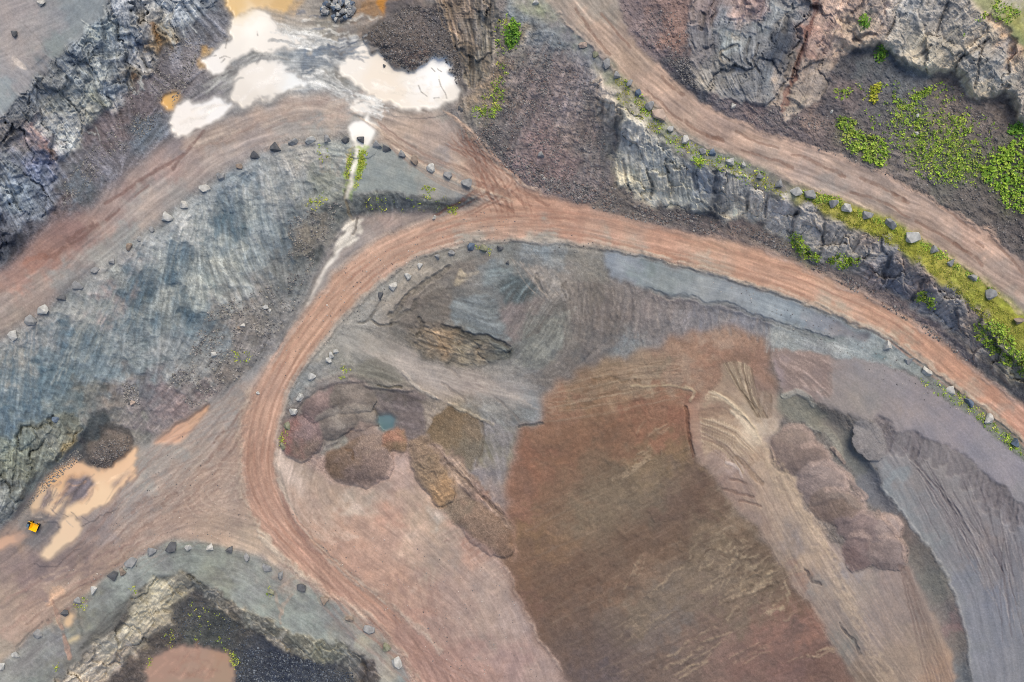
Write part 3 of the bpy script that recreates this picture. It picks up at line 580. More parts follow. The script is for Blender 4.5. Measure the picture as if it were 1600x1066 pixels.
region('upper_haul_road', 'road', [(820, -9000), (836, -60), (851, 0), (876, 26), (914, 61), (952, 96), (985, 128), (1020, 160), (1053, 194), (1084, 218), (1129, 237), (1200, 268), (1251, 292), (1306, 310), (1365, 331), (1415, 356), (1453, 381), (1504, 414), (1555, 452), (1600, 493), (1760, 630), (9000, 6500), (9000, 6000), (1760, 540), (1600, 408), (1542, 364), (1491, 333), (1428, 298), (1382, 271), (1314, 243), (1251, 223), (1200, 210), (1167, 195), (1129, 177), (1094, 157), (1053, 124), (1015, 89), (982, 51), (967, 0), (962, -60), (960, -9000)],
       [(880, 5, (160, 148, 138)), (920, 10, (158, 150, 142)), (950, 20, (150, 142, 134)), (900, 35, (176, 156, 142)), (940, 55, (172, 150, 136)), (970, 60, (160, 142, 132)), (955, 90, (178, 156, 140)), (1000, 95, (166, 146, 132)), (1010, 140, (180, 154, 138)), (1045, 130, (182, 156, 140)), (1060, 165, (166, 144, 132)), (1070, 195, (182, 158, 142)), (1110, 180, (178, 152, 138)), (1120, 205, (160, 138, 128)), (1150, 225, (170, 148, 136)), (1180, 205, (190, 162, 146)), (1200, 245, (168, 150, 140)), (1240, 235, (186, 160, 146)), (1260, 265, (168, 150, 142)), (1300, 260, (176, 154, 142)), (1300, 295, (156, 146, 140)), (1350, 280, (168, 148, 138)), (1380, 320, (160, 146, 138)), (1420, 310, (178, 156, 144)), (1450, 350, (172, 150, 138)), (1480, 385, (170, 150, 138)), (1520, 370, (182, 154, 140)), (1545, 375, (208, 174, 154)), (1550, 420, (160, 142, 132)), (1590, 430, (164, 142, 132)), (1590, 480, (160, 150, 144))],
       tex=dict(SOILT, l1=.05, l2=.09, l3=.08, band=(upline, 11, 320, .07), line=(upline, .09)), relief=[('l2', .02)], jit=2, soft=3)
region('verge', 'soil', [(836, -60), (851, 0), (876, 26), (914, 61), (952, 96), (985, 128), (1020, 160), (1053, 194), (1084, 218), (1129, 237), (1200, 268), (1251, 292), (1306, 310), (1365, 331), (1415, 356), (1453, 381), (1504, 414), (1555, 452), (1600, 493), (1760, 630), (9000, 6500), (9000, 6800), (1740, 670), (1600, 566), (1560, 522), (1545, 498), (1490, 458), (1450, 432), (1420, 400), (1390, 376), (1345, 361), (1310, 350), (1275, 325), (1235, 316), (1200, 297), (1160, 276), (1120, 266), (1080, 256), (1042, 228), (1012, 203), (1000, 184), (965, 165), (940, 128), (914, 90), (880, 60), (840, 30), (800, 12), (790, -60)],
       [(850, 20, (150, 148, 138)), (890, 55, (136, 138, 136)), (930, 90, (128, 132, 132)), (950, 115, (146, 146, 132)), (970, 140, (150, 150, 124)), (990, 160, (152, 150, 126)), (1010, 180, (156, 156, 134)), (1030, 205, (150, 150, 136)), (1070, 240, (142, 142, 134)), (1110, 255, (136, 138, 134)), (1150, 262, (136, 138, 134)), (1190, 285, (134, 134, 124)), (1230, 305, (140, 138, 124)), (1260, 318, (150, 146, 90)), (1300, 330, (164, 158, 80)), (1350, 345, (156, 154, 66)), (1390, 365, (150, 152, 60)), (1430, 395, (148, 150, 62)), (1465, 420, (164, 156, 76)), (1490, 445, (170, 158, 96)), (1500, 435, (146, 148, 68)), (1540, 470, (146, 150, 66)), (1570, 500, (150, 152, 64)), (1600, 530, (144, 146, 66))],
       tex=dict(w=.12, f6=.09, f20=.09, l2=.05, spk=(5, .10)), relief=[('f6', .07), ('f20', .06)], jit=3, soft=4, tint=(-.05, .02, -.14))
region('scree', 'gravel', [(960, 285), (975, 300), (1000, 312), (1040, 320), (1090, 331), (1130, 345), (1170, 346), (1200, 360), (1230, 377), (1260, 402), (1300, 417), (1340, 432), (1370, 447), (1400, 462), (1430, 483), (1470, 508), (1510, 544), (1560, 585), (1760, 750), (1760, 790), (1600, 637), (1550, 597), (1500, 557), (1450, 517), (1400, 487), (1350, 460), (1300, 437), (1250, 412), (1200, 392), (1150, 379), (1100, 369), (1050, 360), (1010, 350), (960, 337), (920, 322)],
       [(980, 310, (104, 98, 94)), (1010, 330, (112, 104, 98)), (1060, 340, (72, 72, 76)), (1090, 336, (60, 62, 70)), (1120, 350, (88, 84, 84)), (1160, 360, (104, 96, 94)), (1130, 372, (138, 122, 116)), (1060, 352, (128, 116, 108)), (1200, 375, (112, 104, 100)), (1260, 408, (108, 104, 92)), (1320, 430, (118, 108, 104)), (1380, 460, (120, 108, 104)), (1440, 500, (112, 102, 102)), (1500, 545, (100, 96, 98)), (1560, 590, (104, 102, 100))], tex=dict(SCREET, gain=.3), relief=SCREER, jit=4, soft=3)
region('rock_face', 'rock', [(925, 128), (936, 120), (940, 128), (965, 163), (1000, 182), (1012, 203), (1042, 228), (1080, 256), (1120, 266), (1160, 276), (1200, 297), (1235, 316), (1275, 325), (1310, 350), (1345, 361), (1390, 376), (1420, 400), (1450, 432), (1490, 458), (1545, 498), (1560, 522), (1600, 566), (1740, 670), (1760, 720), (1560, 580), (1510, 542), (1470, 506), (1430, 481), (1400, 460), (1370, 445), (1340, 430), (1300, 415), (1260, 400), (1230, 375), (1200, 358), (1170, 345), (1130, 345), (1117, 334), (1090, 331), (1040, 318), (1000, 312), (975, 300), (966, 290), (958, 262), (966, 215), (966, 180), (950, 190), (928, 185), (925, 160), (932, 145)],
       [(932, 130, (150, 138, 126)), (938, 165, (136, 126, 112)), (950, 180, (124, 114, 104)), (975, 185, (152, 144, 124)), (980, 215, (132, 132, 130)), (995, 235, (144, 142, 134)), (985, 270, (158, 154, 136)), (1005, 260, (128, 130, 128)), (1000, 295, (150, 146, 128)), (1025, 250, (124, 126, 122)), (1020, 300, (156, 150, 134)), (1050, 270, (140, 140, 132)), (1045, 305, (148, 144, 130)), (1075, 300, (160, 156, 136)), (1090, 275, (112, 116, 120)), (1085, 290, (92, 104, 120)), (1100, 315, (132, 130, 118)), (1120, 290, (84, 90, 98)), (1118, 320, (78, 80, 84)), (1145, 300, (146, 142, 132)), (1160, 285, (138, 136, 130)), (1150, 330, (162, 154, 136)), (1180, 310, (136, 132, 126)), (1180, 340, (150, 144, 132)), (1220, 325, (134, 130, 126)), (1210, 350, (148, 142, 132)), (1240, 360, (138, 134, 126)), (1260, 335, (116, 112, 108)), (1270, 380, (136, 130, 124)), (1300, 370, (128, 122, 114)), (1300, 400, (132, 128, 120)), (1340, 385, (124, 120, 114)), (1360, 375, (120, 108, 100)), (1350, 410, (108, 108, 106)), (1380, 395, (92, 96, 102)), (1390, 415, (84, 90, 98)), (1360, 430, (128, 112, 104)), (1410, 410, (112, 98, 88)), (1420, 430, (96, 96, 98)), (1400, 445, (76, 84, 96)), (1440, 440, (112, 96, 88)), (1445, 460, (80, 84, 90)), (1480, 470, (96, 96, 98)), (1470, 490, (112, 114, 118)), (1490, 495, (88, 90, 94)), (1520, 490, (112, 100, 92)), (1530, 520, (104, 96, 92)), (1550, 550, (98, 94, 90)), (1620, 610, (104, 100, 94))],
       tex=dict(ROCKT, l2=.09, l3=.06, f20=.14, vein=(20, .3), gain=.78), relief=[('ridge', 50, .6), ('blk', 13, .55, 1.25), ('l3', .06), ('l2', .06), ('l1', .05), ('w', .03)], jit=8, soft=3, tint=(.05, .01, -.05), warp=5)

# ---- upper right
region('scree', 'gravel', [(967, -9000), (967, 0), (982, 51), (1015, 89), (1053, 124), (1094, 157), (1129, 177), (1167, 195), (1200, 210), (1251, 223), (1314, 243), (1382, 271), (1428, 298), (1491, 333), (1542, 364), (1600, 408), (1760, 540), (9000, 6000), (9000, 160), (1600, 160), (1500, 100), (1300, 60), (1076, -9000)],
       [(990, 20, (118, 106, 106)), (1010, 50, (120, 110, 112)), (1040, 40, (132, 110, 104)), (1050, 60, (140, 114, 104)), (1030, 80, (108, 100, 104)), (1060, 100, (74, 76, 82)), (1070, 115, (70, 72, 78)), (1100, 145, (92, 92, 96)), (1140, 165, (110, 102, 104)), (1170, 175, (122, 108, 106)), (1210, 185, (104, 98, 100)), (1250, 205, (104, 96, 98)), (1300, 170, (84, 82, 86)), (1290, 200, (112, 102, 100)), (1270, 190, (122, 106, 98)), (1310, 100, (90, 88, 90)), (1350, 110, (96, 100, 102)), (1330, 140, (116, 104, 102)), (1360, 145, (96, 92, 96)), (1400, 115, (82, 86, 92)), (1420, 120, (112, 116, 118)), (1380, 170, (92, 92, 92)), (1420, 170, (104, 102, 100)), (1460, 140, (98, 94, 92)), (1480, 170, (114, 104, 98)), (1480, 190, (122, 110, 104)), (1530, 180, (108, 100, 96)), (1560, 190, (104, 96, 92)), (1440, 210, (100, 96, 94)), (1520, 220, (96, 90, 88)), (1350, 230, (108, 100, 98)), (1420, 260, (112, 104, 100)), (1480, 270, (96, 96, 90)), (1560, 260, (90, 92, 80)), (1560, 330, (84, 80, 80)), (1520, 320, (100, 94, 90)), (1600, 360, (86, 82, 82)), (1330, 100, (70, 70, 76))],
       tex=dict(SCREET, gain=.2), relief=SCREER + [('ridge', 50, .3)], jit=3, soft=3)
region('rock_face', 'rock', [(1070, -9000), (1078, 0), (1074, 46), (1079, 66), (1074, 111), (1086, 132), (1104, 143), (1130, 150), (1160, 158), (1190, 165), (1213, 166), (1222, 180), (1233, 184), (1252, 172), (1270, 165), (1287, 150), (1296, 120), (1310, 95), (1312, 70), (1319, 84), (1345, 74), (1372, 66), (1382, 73), (1395, 90), (1408, 102), (1428, 103), (1448, 117), (1468, 117), (1484, 113), (1499, 122), (1509, 142), (1522, 153), (1537, 152), (1560, 147), (1577, 143), (1582, 162), (1590, 187), (1600, 200), (1760, 250), (9000, 1500), (9000, 400), (1760, 120), (1612, 92), (1570, 42), (1530, 8), (1500, -20), (1450, -60), (1440, -9000)],
       [(1085, 20, (120, 108, 104)), (1110, 15, (108, 96, 96)), (1095, 50, (88, 90, 98)), (1130, 40, (98, 102, 108)), (1160, 20, (140, 116, 106)), (1180, 10, (130, 108, 104)), (1150, 55, (116, 122, 124)), (1140, 60, (132, 142, 144)), (1110, 75, (92, 94, 100)), (1120, 100, (120, 118, 114)), (1100, 125, (128, 122, 112)), (1090, 90, (104, 100, 102)), (1175, 75, (112, 114, 116)), (1170, 110, (92, 96, 102)), (1150, 130, (110, 110, 110)), (1195, 40, (90, 100, 106)), (1215, 20, (126, 132, 134)), (1215, 80, (62, 70, 80)), (1225, 60, (58, 66, 78)), (1200, 120, (84, 92, 98)), (1205, 150, (96, 102, 106)), (1240, 30, (128, 128, 126)), (1240, 90, (110, 110, 108)), (1265, 40, (122, 92, 84)), (1258, 80, (116, 88, 80)), (1250, 110, (136, 120, 108)), (1230, 140, (140, 126, 112)), (1220, 165, (150, 132, 118)), (1240, 165, (152, 142, 130)), (1270, 100, (134, 126, 118)), (1280, 130, (120, 112, 106)), (1265, 150, (132, 122, 114)), (1290, 60, (140, 116, 108)), (1300, 20, (160, 136, 122)), (1330, 10, (156, 134, 122)), (1320, 40, (154, 136, 116)), (1320, 75, (168, 146, 126)), (1350, 65, (172, 152, 132)), (1345, 40, (128, 122, 106)), (1380, 20, (140, 128, 122)), (1365, 55, (164, 144, 130)), (1400, 40, (142, 140, 134)), (1420, 20, (136, 138, 138)), (1400, 80, (150, 146, 136)), (1430, 70, (152, 148, 136)), (1460, 40, (146, 140, 132)), (1450, 100, (164, 156, 138)), (1480, 70, (140, 136, 126)), (1475, 108, (158, 148, 130)), (1500, 40, (138, 134, 128)), (1510, 90, (130, 130, 128)), (1540, 60, (148, 138, 122)), (1560, 80, (118, 120, 122)), (1555, 110, (122, 124, 124)), (1520, 140, (160, 150, 132)), (1545, 140, (158, 150, 134)), (1575, 120, (150, 144, 132)), (1580, 40, (176, 148, 118)), (1595, 70, (170, 134, 108)), (1590, 150, (146, 138, 128)), (1600, 100, (152, 138, 120)), (1400, -40, (140, 136, 130))],
       tex=dict(ROCKT, l2=.08, l3=.07, vein=(40, .25), gain=.42), relief=[('ridge', 90, 1.0), ('blk', 20, .42), ('l3', .08), ('l2', .06), ('l1', .05), ('w', .03)], jit=4, soft=1.5, tint=(.05, .01, -.05), warp=6)
region('plateau', 'soil', [(1440, -9000), (1450, -60), (1500, -20), (1530, 8), (1570, 42), (1612, 92), (1760, 120), (9000, 400), (9000, -9000)],
       [(1540, 5, (150, 152, 110)), (1570, 15, (160, 160, 120)), (1590, 25, (150, 150, 80)), (1600, 60, (140, 150, 100)), (1580, 2, (180, 174, 164)), (1700, 50, (150, 146, 120))], tex=dict(SOILT, f6=.12, w=.1), relief=SOILR, jit=4, soft=4)
# ---- yard on the left, main road, lower-left pit
region('yard', 'soil', [(-9000, 1100), (-150, 900), (0, 828), (15, 812), (45, 775), (95, 722), (125, 690), (213, 700), (241, 694), (300, 655), (340, 630), (395, 588), (425, 560), (400, 600), (385, 650), (378, 700), (380, 745), (390, 790), (405, 820), (425, 850), (440, 880), (452, 892), (400, 868), (355, 855), (304, 845), (268, 846), (238, 858), (205, 875), (176, 896), (148, 916), (122, 939), (96, 954), (58, 984), (25, 1017), (0, 1038), (-150, 1130), (-9000, 7000)],
       [(390, 620, (164, 152, 146)), (360, 640, (152, 148, 146)), (330, 660, (156, 150, 148)), (370, 700, (168, 146, 134)), (320, 700, (164, 152, 144)), (280, 700, (152, 150, 148)), (240, 720, (158, 152, 148)), (225, 745, (152, 152, 150)), (280, 750, (164, 150, 142)), (330, 750, (166, 144, 132)), (350, 780, (176, 158, 146)), (370, 790, (170, 150, 138)), (300, 790, (168, 146, 134)), (250, 780, (160, 146, 138)), (220, 770, (152, 148, 148)), (200, 800, (154, 146, 144)), (260, 820, (172, 150, 138)), (330, 830, (182, 160, 144)), (390, 840, (182, 164, 148)), (220, 830, (168, 150, 140)), (160, 830, (150, 140, 140)), (130, 860, (136, 122, 120)), (110, 880, (128, 114, 114)), (70, 890, (126, 114, 116)), (160, 870, (160, 142, 132)), (200, 860, (164, 144, 132)), (180, 885, (158, 138, 126)), (40, 900, (136, 120, 120)), (20, 930, (160, 144, 134)), (60, 930, (146, 128, 124)), (100, 920, (160, 142, 132)), (130, 910, (152, 134, 124)), (60, 960, (168, 148, 138)), (20, 980, (176, 154, 142)), (90, 935, (180, 158, 142)), (5, 1010, (164, 152, 140)), (30, 845, (152, 132, 120)), (60, 830, (112, 112, 116)), (80, 815, (116, 112, 118)), (45, 800, (140, 134, 130)), (100, 800, (150, 142, 140)), (20, 870, (140, 126, 124)), (-80, 960, (150, 136, 130)), (110, 740, (100, 104, 110)), (60, 770, (112, 112, 118)), (100, 705, (84, 92, 98)), (60, 745, (88, 90, 96))],
       tex=dict(SOILT, l1=.035, l2=.055, l3=.055, f20=.06), relief=[('l2', .012)], jit=3, soft=3)
region('shelf_rim', 'soil', [(-9000, 1300), (-150, 1130), (0, 1038), (25, 1017), (58, 984), (96, 954), (122, 939), (148, 916), (176, 896), (205, 875), (238, 858), (268, 846), (304, 845), (355, 855), (400, 868), (451, 891), (476, 906), (506, 929), (542, 949), (577, 972), (603, 995), (620, 1017), (633, 1040), (642, 1066), (690, 1180), (600, 9000), (-9000, 9000)],
       [(20, 1050, (142, 142, 138)), (50, 1030, (144, 144, 140)), (80, 1000, (136, 138, 138)), (110, 990, (134, 138, 134)), (130, 960, (132, 132, 120)), (150, 970, (122, 124, 120)), (170, 940, (138, 142, 140)), (200, 910, (146, 150, 148)), (240, 880, (142, 146, 142)), (290, 870, (134, 140, 134)), (340, 870, (136, 140, 132)), (350, 900, (134, 136, 124)), (390, 900, (142, 146, 140)), (380, 930, (142, 146, 142)), (420, 930, (140, 146, 140)), (450, 950, (142, 148, 142)), (440, 910, (160, 148, 138)), (480, 960, (140, 146, 142)), (520, 960, (132, 132, 132)), (500, 980, (138, 144, 140)), (545, 975, (164, 156, 142)), (560, 995, (134, 134, 134)), (575, 1000, (160, 156, 142)), (600, 1010, (140, 138, 130)), (610, 1040, (168, 160, 148)), (630, 1050, (132, 138, 138)), (180, 960, (112, 114, 112)), (220, 950, (92, 94, 94)), (60, 1060, (120, 124, 122)), (100, 960, (164, 146, 130)), (110, 1040, (120, 120, 112)), (160, 990, (112, 110, 106))],
       tex=dict(SOILT, l2=.05, l3=.04, w=.06, f20=.08, f6=.05), relief=[('f20', .08), ('f6', .03)], jit=2, soft=4, tint=(-.02, .01, -.03))
PITRIM = [(90, 1075), (94, 1062), (109, 1047), (132, 1022), (162, 998), (180, 975), (190, 962), (198, 942), (213, 922), (228, 911), (263, 899), (291, 894), (304, 910), (329, 916), (360, 938), (380, 956), (400, 964), (423, 970), (433, 979), (456, 992), (481, 999), (516, 1004), (542, 1012), (562, 1022), (572, 1030), (587, 1034), (590, 1066), (596, 1200)]
region('pit_floor', 'gravel', PITRIM + [(300, 3000), (80, 1200)],
       [(300, 935, (96, 92, 90)), (280, 960, (84, 84, 84)), (310, 960, (80, 82, 82)), (340, 970, (74, 78, 78)), (300, 990, (84, 88, 84)), (340, 1000, (76, 80, 78)), (380, 990, (88, 86, 84)), (270, 1000, (86, 80, 76)), (240, 1010, (92, 86, 82)), (210, 1040, (96, 88, 84)), (200, 1060, (88, 82, 80)), (380, 1020, (74, 76, 78)), (400, 1020, (60, 66, 78)), (430, 1040, (54, 60, 74)), (480, 1050, (60, 66, 78)), (520, 1055, (70, 74, 82)), (440, 1066, (50, 58, 74)), (545, 1060, (86, 86, 84)), (580, 1050, (110, 104, 100)), (420, 1100, (56, 60, 70))], tex=dict(SCREET, spk=(4, .35)), relief=[('f6', .15), ('w', .08)], jit=3, soft=2, warp=5)
region('rock_face', 'rock', [(86, 1075), (94, 1062), (109, 1047), (132, 1022), (162, 998), (180, 975), (192, 962), (198, 942), (213, 922), (228, 911), (263, 899), (291, 894), (300, 908), (300, 918), (290, 926), (268, 948), (262, 970), (253, 988), (228, 1009), (203, 1032), (177, 1052), (152, 1068), (140, 1300), (60, 1300)],
       [(120, 1050, (164, 154, 138)), (140, 1040, (156, 146, 132)), (150, 1055, (142, 130, 118)), (170, 1010, (150, 146, 132)), (180, 1030, (136, 124, 116)), (165, 1040, (168, 158, 144)), (200, 990, (172, 168, 150)), (195, 1010, (160, 148, 136)), (215, 960, (176, 172, 152)), (225, 940, (166, 162, 144)), (225, 990, (148, 138, 122)), (250, 960, (150, 142, 124)), (245, 920, (172, 168, 146)), (265, 905, (154, 150, 132)), (285, 905, (104, 100, 92)), (278, 925, (146, 138, 116)), (220, 920, (96, 96, 92)), (205, 950, (110, 108, 100)), (185, 985, (112, 110, 104)), (240, 985, (120, 110, 98)), (215, 1015, (112, 102, 94))],
       tex=dict(ROCKT, l1=.06, l2=.05, l3=.03, f6=.10, f20=.14, blk=(8, .10), gain=.30), relief=[('l2', .06), ('l3', .06), ('ridge', 40, 1.0), ('blk', 16, .8, 1.1)], jit=10, soft=2.5, warp=6)
region('rock_face', 'rock', [(291, 893), (304, 908), (329, 914), (360, 936), (380, 954), (400, 962), (423, 968), (433, 977), (456, 990), (481, 997), (516, 1002), (542, 1010), (562, 1020), (574, 1030), (590, 1034), (592, 1066), (570, 1070), (562, 1060), (542, 1043), (522, 1034), (494, 1033), (451, 1020), (430, 1010), (400, 985), (372, 970), (355, 959), (335, 942), (319, 931), (305, 920), (296, 914)],
       [(310, 915, (92, 92, 86)), (330, 925, (104, 102, 96)), (350, 945, (112, 108, 98)), (365, 955, (126, 116, 102)), (390, 968, (104, 104, 94)), (400, 978, (112, 108, 98)), (430, 985, (96, 96, 86)), (440, 1005, (132, 122, 110)), (460, 1005, (108, 108, 94)), (470, 1018, (124, 118, 104)), (500, 1015, (112, 112, 96)), (520, 1020, (104, 104, 94)), (550, 1030, (104, 102, 96)), (575, 1040, (92, 84, 80))],
       tex=dict(ROCKT, vein=(18, 1.1)), relief=[('ridge', 20, .6), ('blk', 10, .35), ('l2', .1)], jit=4, soft=1.5, warp=4)
ROADIN = [(9000, 7800), (1740, 790), (1600, 688), (1560, 655), (1520, 624), (1480, 592), (1440, 562), (1400, 534), (1350, 508), (1300, 487), (1250, 468), (1200, 452), (1150, 437), (1100, 423), (1050, 408), (1000, 397), (950, 388), (900, 381), (850, 377), (800, 374), (760, 376), (720, 382), (680, 392), (640, 408), (610, 428), (580, 453), (555, 478), (530, 503), (510, 527), (490, 552), (470, 578), (455, 603), (445, 632), (437, 662), (432, 702), (432, 733), (440, 768), (455, 803), (480, 840), (520, 880), (560, 912), (600, 940), (645, 975), (690, 1015), (730, 1066), (800, 1180), (1400, 9000)]
ROADOUT = [(500, 9000), (700, 1180), (655, 1066), (638, 1040), (625, 1015), (608, 990), (580, 966), (545, 943), (508, 922), (478, 900), (452, 882), (420, 850), (400, 820), (385, 790), (377, 750), (374, 700), (378, 650), (393, 610), (413, 578), (438, 548), (455, 518), (475, 488), (500, 458), (520, 430), (545, 404), (580, 380), (620, 361), (665, 344), (715, 331), (745, 322), (762, 308), (800, 300), (850, 305), (880, 313), (920, 323), (960, 337), (1010, 350), (1050, 360), (1100, 370), (1150, 380), (1200, 393), (1250, 412), (1300, 437), (1350, 460), (1400, 487), (1450, 517), (1500, 557), (1550, 597), (1600, 637), (1740, 745), (9000, 7700)]
region('haul_road', 'road', ROADOUT + ROADIN,
       [(1590, 660, (192, 146, 126)), (1550, 625, (190, 144, 122)), (1500, 580, (190, 146, 124)), (1440, 535, (192, 150, 128)), (1380, 500, (190, 150, 128)), (1320, 470, (188, 150, 130)), (1250, 440, (188, 150, 130)), (1180, 410, (186, 148, 128)), (1100, 392, (188, 150, 130)), (1040, 378, (186, 146, 126)), (960, 360, (186, 148, 130)), (900, 345, (180, 142, 124)), (850, 330, (178, 140, 122)), (820, 345, (182, 148, 130)), (780, 330, (176, 140, 122)), (750, 345, (184, 152, 134)), (700, 365, (184, 152, 134)), (640, 385, (186, 154, 136)), (580, 425, (188, 156, 138)), (530, 465, (184, 150, 130)), (490, 515, (184, 150, 130)), (455, 560, (184, 150, 130)), (425, 610, (186, 152, 134)), (405, 660, (184, 150, 132)), (400, 720, (180, 144, 126)), (410, 780, (176, 142, 126)), (440, 830, (178, 144, 128)), (500, 885, (182, 148, 130)), (560, 930, (184, 150, 134)), (610, 965, (180, 146, 132)), (650, 1010, (172, 138, 126)), (680, 1050, (168, 136, 126)), (640, 980, (170, 140, 130)), (480, 850, (172, 138, 124)),
        (1300, 486, (178, 162, 146)), (1100, 419, (182, 166, 150)), (960, 388, (178, 166, 152)), (850, 376, (168, 162, 152)), (740, 378, (158, 154, 146)), (1400, 530, (178, 160, 142)), (1500, 610, (170, 150, 136)), (1560, 650, (164, 148, 138))],
       tex=dict(SOILT, l1=.045, l2=.075, l3=.06, band=(roadline, 10, 420, .07), line=(roadline, .10)), relief=[('l2', .02)], jit=2.2, soft=4, tint=(.02, 0, -.03))

# ---- inside the bend
INNER = ROADIN[2:-2]
region('spoil_slope', 'gravel', INNER[::-1] + [(1600, 720), (1560, 690), (1520, 652), (1470, 622), (1430, 592), (1400, 577), (1300, 556), (1205, 545), (1190, 525), (1100, 517), (1041, 540), (1003, 548), (914, 575), (849, 613), (848, 662), (813, 672), (800, 710), (790, 770), (795, 830), (803, 856), (760, 820), (690, 760), (640, 700), (560, 720), (470, 705), (432, 702)],
       [(470, 610, (134, 138, 138)), (500, 570, (138, 140, 138)), (530, 560, (150, 148, 138)), (540, 530, (160, 156, 148)), (560, 490, (158, 156, 150)), (600, 450, (152, 150, 144)), (640, 425, (168, 160, 148)), (660, 440, (160, 152, 140)), (620, 480, (160, 152, 142)), (700, 400, (150, 148, 140)), (760, 385, (136, 138, 134)), (690, 430, (124, 118, 112)), (720, 415, (132, 126, 120)), (640, 470, (122, 114, 108)), (700, 445, (120, 116, 112)), (770, 420, (132, 138, 140)), (790, 410, (130, 128, 122)), (800, 450, (96, 104, 106)), (810, 435, (100, 108, 110)), (840, 430, (142, 136, 130)), (870, 400, (136, 140, 140)), (850, 390, (134, 142, 146)), (880, 430, (146, 138, 130)), (900, 400, (134, 130, 122)), (930, 420, (132, 128, 120)), (920, 460, (124, 118, 110)), (960, 450, (130, 124, 120)), (870, 450, (150, 146, 140)), (830, 480, (134, 124, 120)), (800, 500, (122, 114, 112)), (740, 490, (124, 130, 130)), (720, 465, (112, 112, 110)), (680, 480, (118, 114, 108)), (650, 500, (104, 102, 98)), (630, 520, (116, 112, 106)), (760, 510, (116, 122, 122)), (850, 500, (124, 126, 122)), (880, 520, (118, 120, 116)), (830, 540, (112, 114, 112)), (900, 500, (118, 112, 106)), (940, 500, (116, 108, 104)), (980, 480, (130, 122, 118)), (1000, 500, (120, 116, 116)), (970, 540, (128, 134, 136)), (920, 550, (108, 106, 108)), (880, 580, (112, 112, 112)), (850, 600, (122, 122, 122)), (1050, 470, (132, 124, 122)), (1060, 500, (134, 130, 130)), (1100, 500, (120, 120, 126)), (1130, 490, (130, 128, 130)), (1160, 510, (124, 126, 134)), (1190, 520, (128, 130, 136)), (1230, 530, (142, 148, 148)), (1280, 540, (142, 146, 148)), (1340, 540, (146, 154, 156)), (1390, 560, (144, 150, 150)), (1430, 570, (126, 134, 134)), (1460, 600, (120, 124, 122)), (1510, 640, (116, 122, 112)), (1560, 680, (122, 126, 116)), (1590, 700, (120, 126, 112)),
        (560, 570, (120, 122, 120)), (580, 590, (118, 116, 108)), (610, 600, (108, 106, 96)), (520, 600, (138, 130, 126)), (560, 610, (132, 120, 116)), (500, 640, (124, 114, 110)), (470, 660, (120, 112, 108)), (540, 640, (128, 122, 114)), (580, 640, (130, 126, 118)), (620, 620, (122, 112, 100)), (650, 630, (120, 112, 108)), (660, 650, (116, 106, 104)), (640, 680, (122, 112, 110)), (530, 680, (130, 130, 124)), (570, 670, (144, 134, 126)), (560, 690, (142, 130, 120)), (480, 680, (132, 114, 112)), (460, 690, (140, 122, 116)), (700, 640, (160, 148, 132)), (720, 630, (152, 142, 124)), (680, 620, (158, 146, 132)), (740, 620, (148, 146, 140)), (770, 650, (140, 142, 140)), (790, 620, (152, 150, 146)), (830, 650, (132, 136, 138)), (780, 690, (130, 126, 116)), (770, 710, (138, 132, 112)), (760, 740, (136, 130, 132)), (800, 640, (136, 132, 130)), (690, 680, (126, 106, 82)), (715, 690, (122, 112, 92)), (730, 670, (120, 110, 94)), (700, 720, (150, 128, 112)), (740, 770, (156, 136, 118)), (770, 790, (142, 130, 128)), (660, 720, (140, 116, 92)), (790, 830, (158, 134, 118))],
       tex=dict(w=.09, l1=.03, l2=.045, l3=.04, f6=.05, f20=.06), relief=[('f20', .12), ('l3', .03), ('f6', .04)], jit=3, soft=3, warp=7, tint=(.035, 0, -.03))
# bluish wet silt strip
region('silt_strip', 'silt', [(945, 392), (977, 396), (1015, 408), (1066, 419), (1129, 436), (1200, 459), (1240, 472), (1284, 491), (1327, 509), (1362, 524), (1350, 536), (1300, 524), (1250, 510), (1200, 497), (1167, 485), (1142, 478), (1099, 470), (1063, 464), (1033, 461), (1013, 448), (992, 444), (975, 440), (955, 434), (948, 415)],
       [(970, 410, (142, 150, 158)), (985, 430, (150, 156, 162)), (1005, 420, (128, 140, 142)), (1040, 440, (138, 146, 146)), (1100, 455, (146, 152, 154)), (1150, 455, (148, 154, 158)), (1200, 480, (152, 162, 168)), (1250, 495, (140, 152, 160)), (1280, 500, (136, 140, 148)), (1320, 515, (124, 124, 130)), (1350, 528, (116, 116, 120))], tex=dict(SOILT, gain=-.06, w=.06, l3=.06, f20=.07, f6=.04), relief=[('f20', .04)], jit=3.5, soft=3)
stroke([(1013, 449), (1040, 464), (1066, 463), (1105, 472), (1142, 479), (1170, 489), (1205, 503), (1250, 517), (1300, 530)], 7, (110, 112, 112), .6, -.3, .6)
blot([(1015, 408), (1023, 412), (1022, 432), (1012, 438)], (116, 126, 124), .7, 2, 2)
# ramp
region('ramp', 'soil', [(520, 545), (535, 520), (560, 515), (600, 530), (650, 552), (700, 575), (760, 590), (830, 605), (848, 625), (845, 655), (815, 640), (770, 622), (730, 618), (690, 622), (650, 600), (610, 580), (570, 560)],
       [(545, 530, (158, 154, 146)), (600, 560, (160, 154, 146)), (640, 575, (162, 154, 148)), (690, 600, (164, 154, 146)), (740, 605, (160, 148, 142)), (800, 615, (154, 148, 144)), (835, 640, (142, 144, 144)), (700, 575, (148, 142, 138))], tex=dict(SOILT, l3=.09), relief=[], jit=4, soft=10)
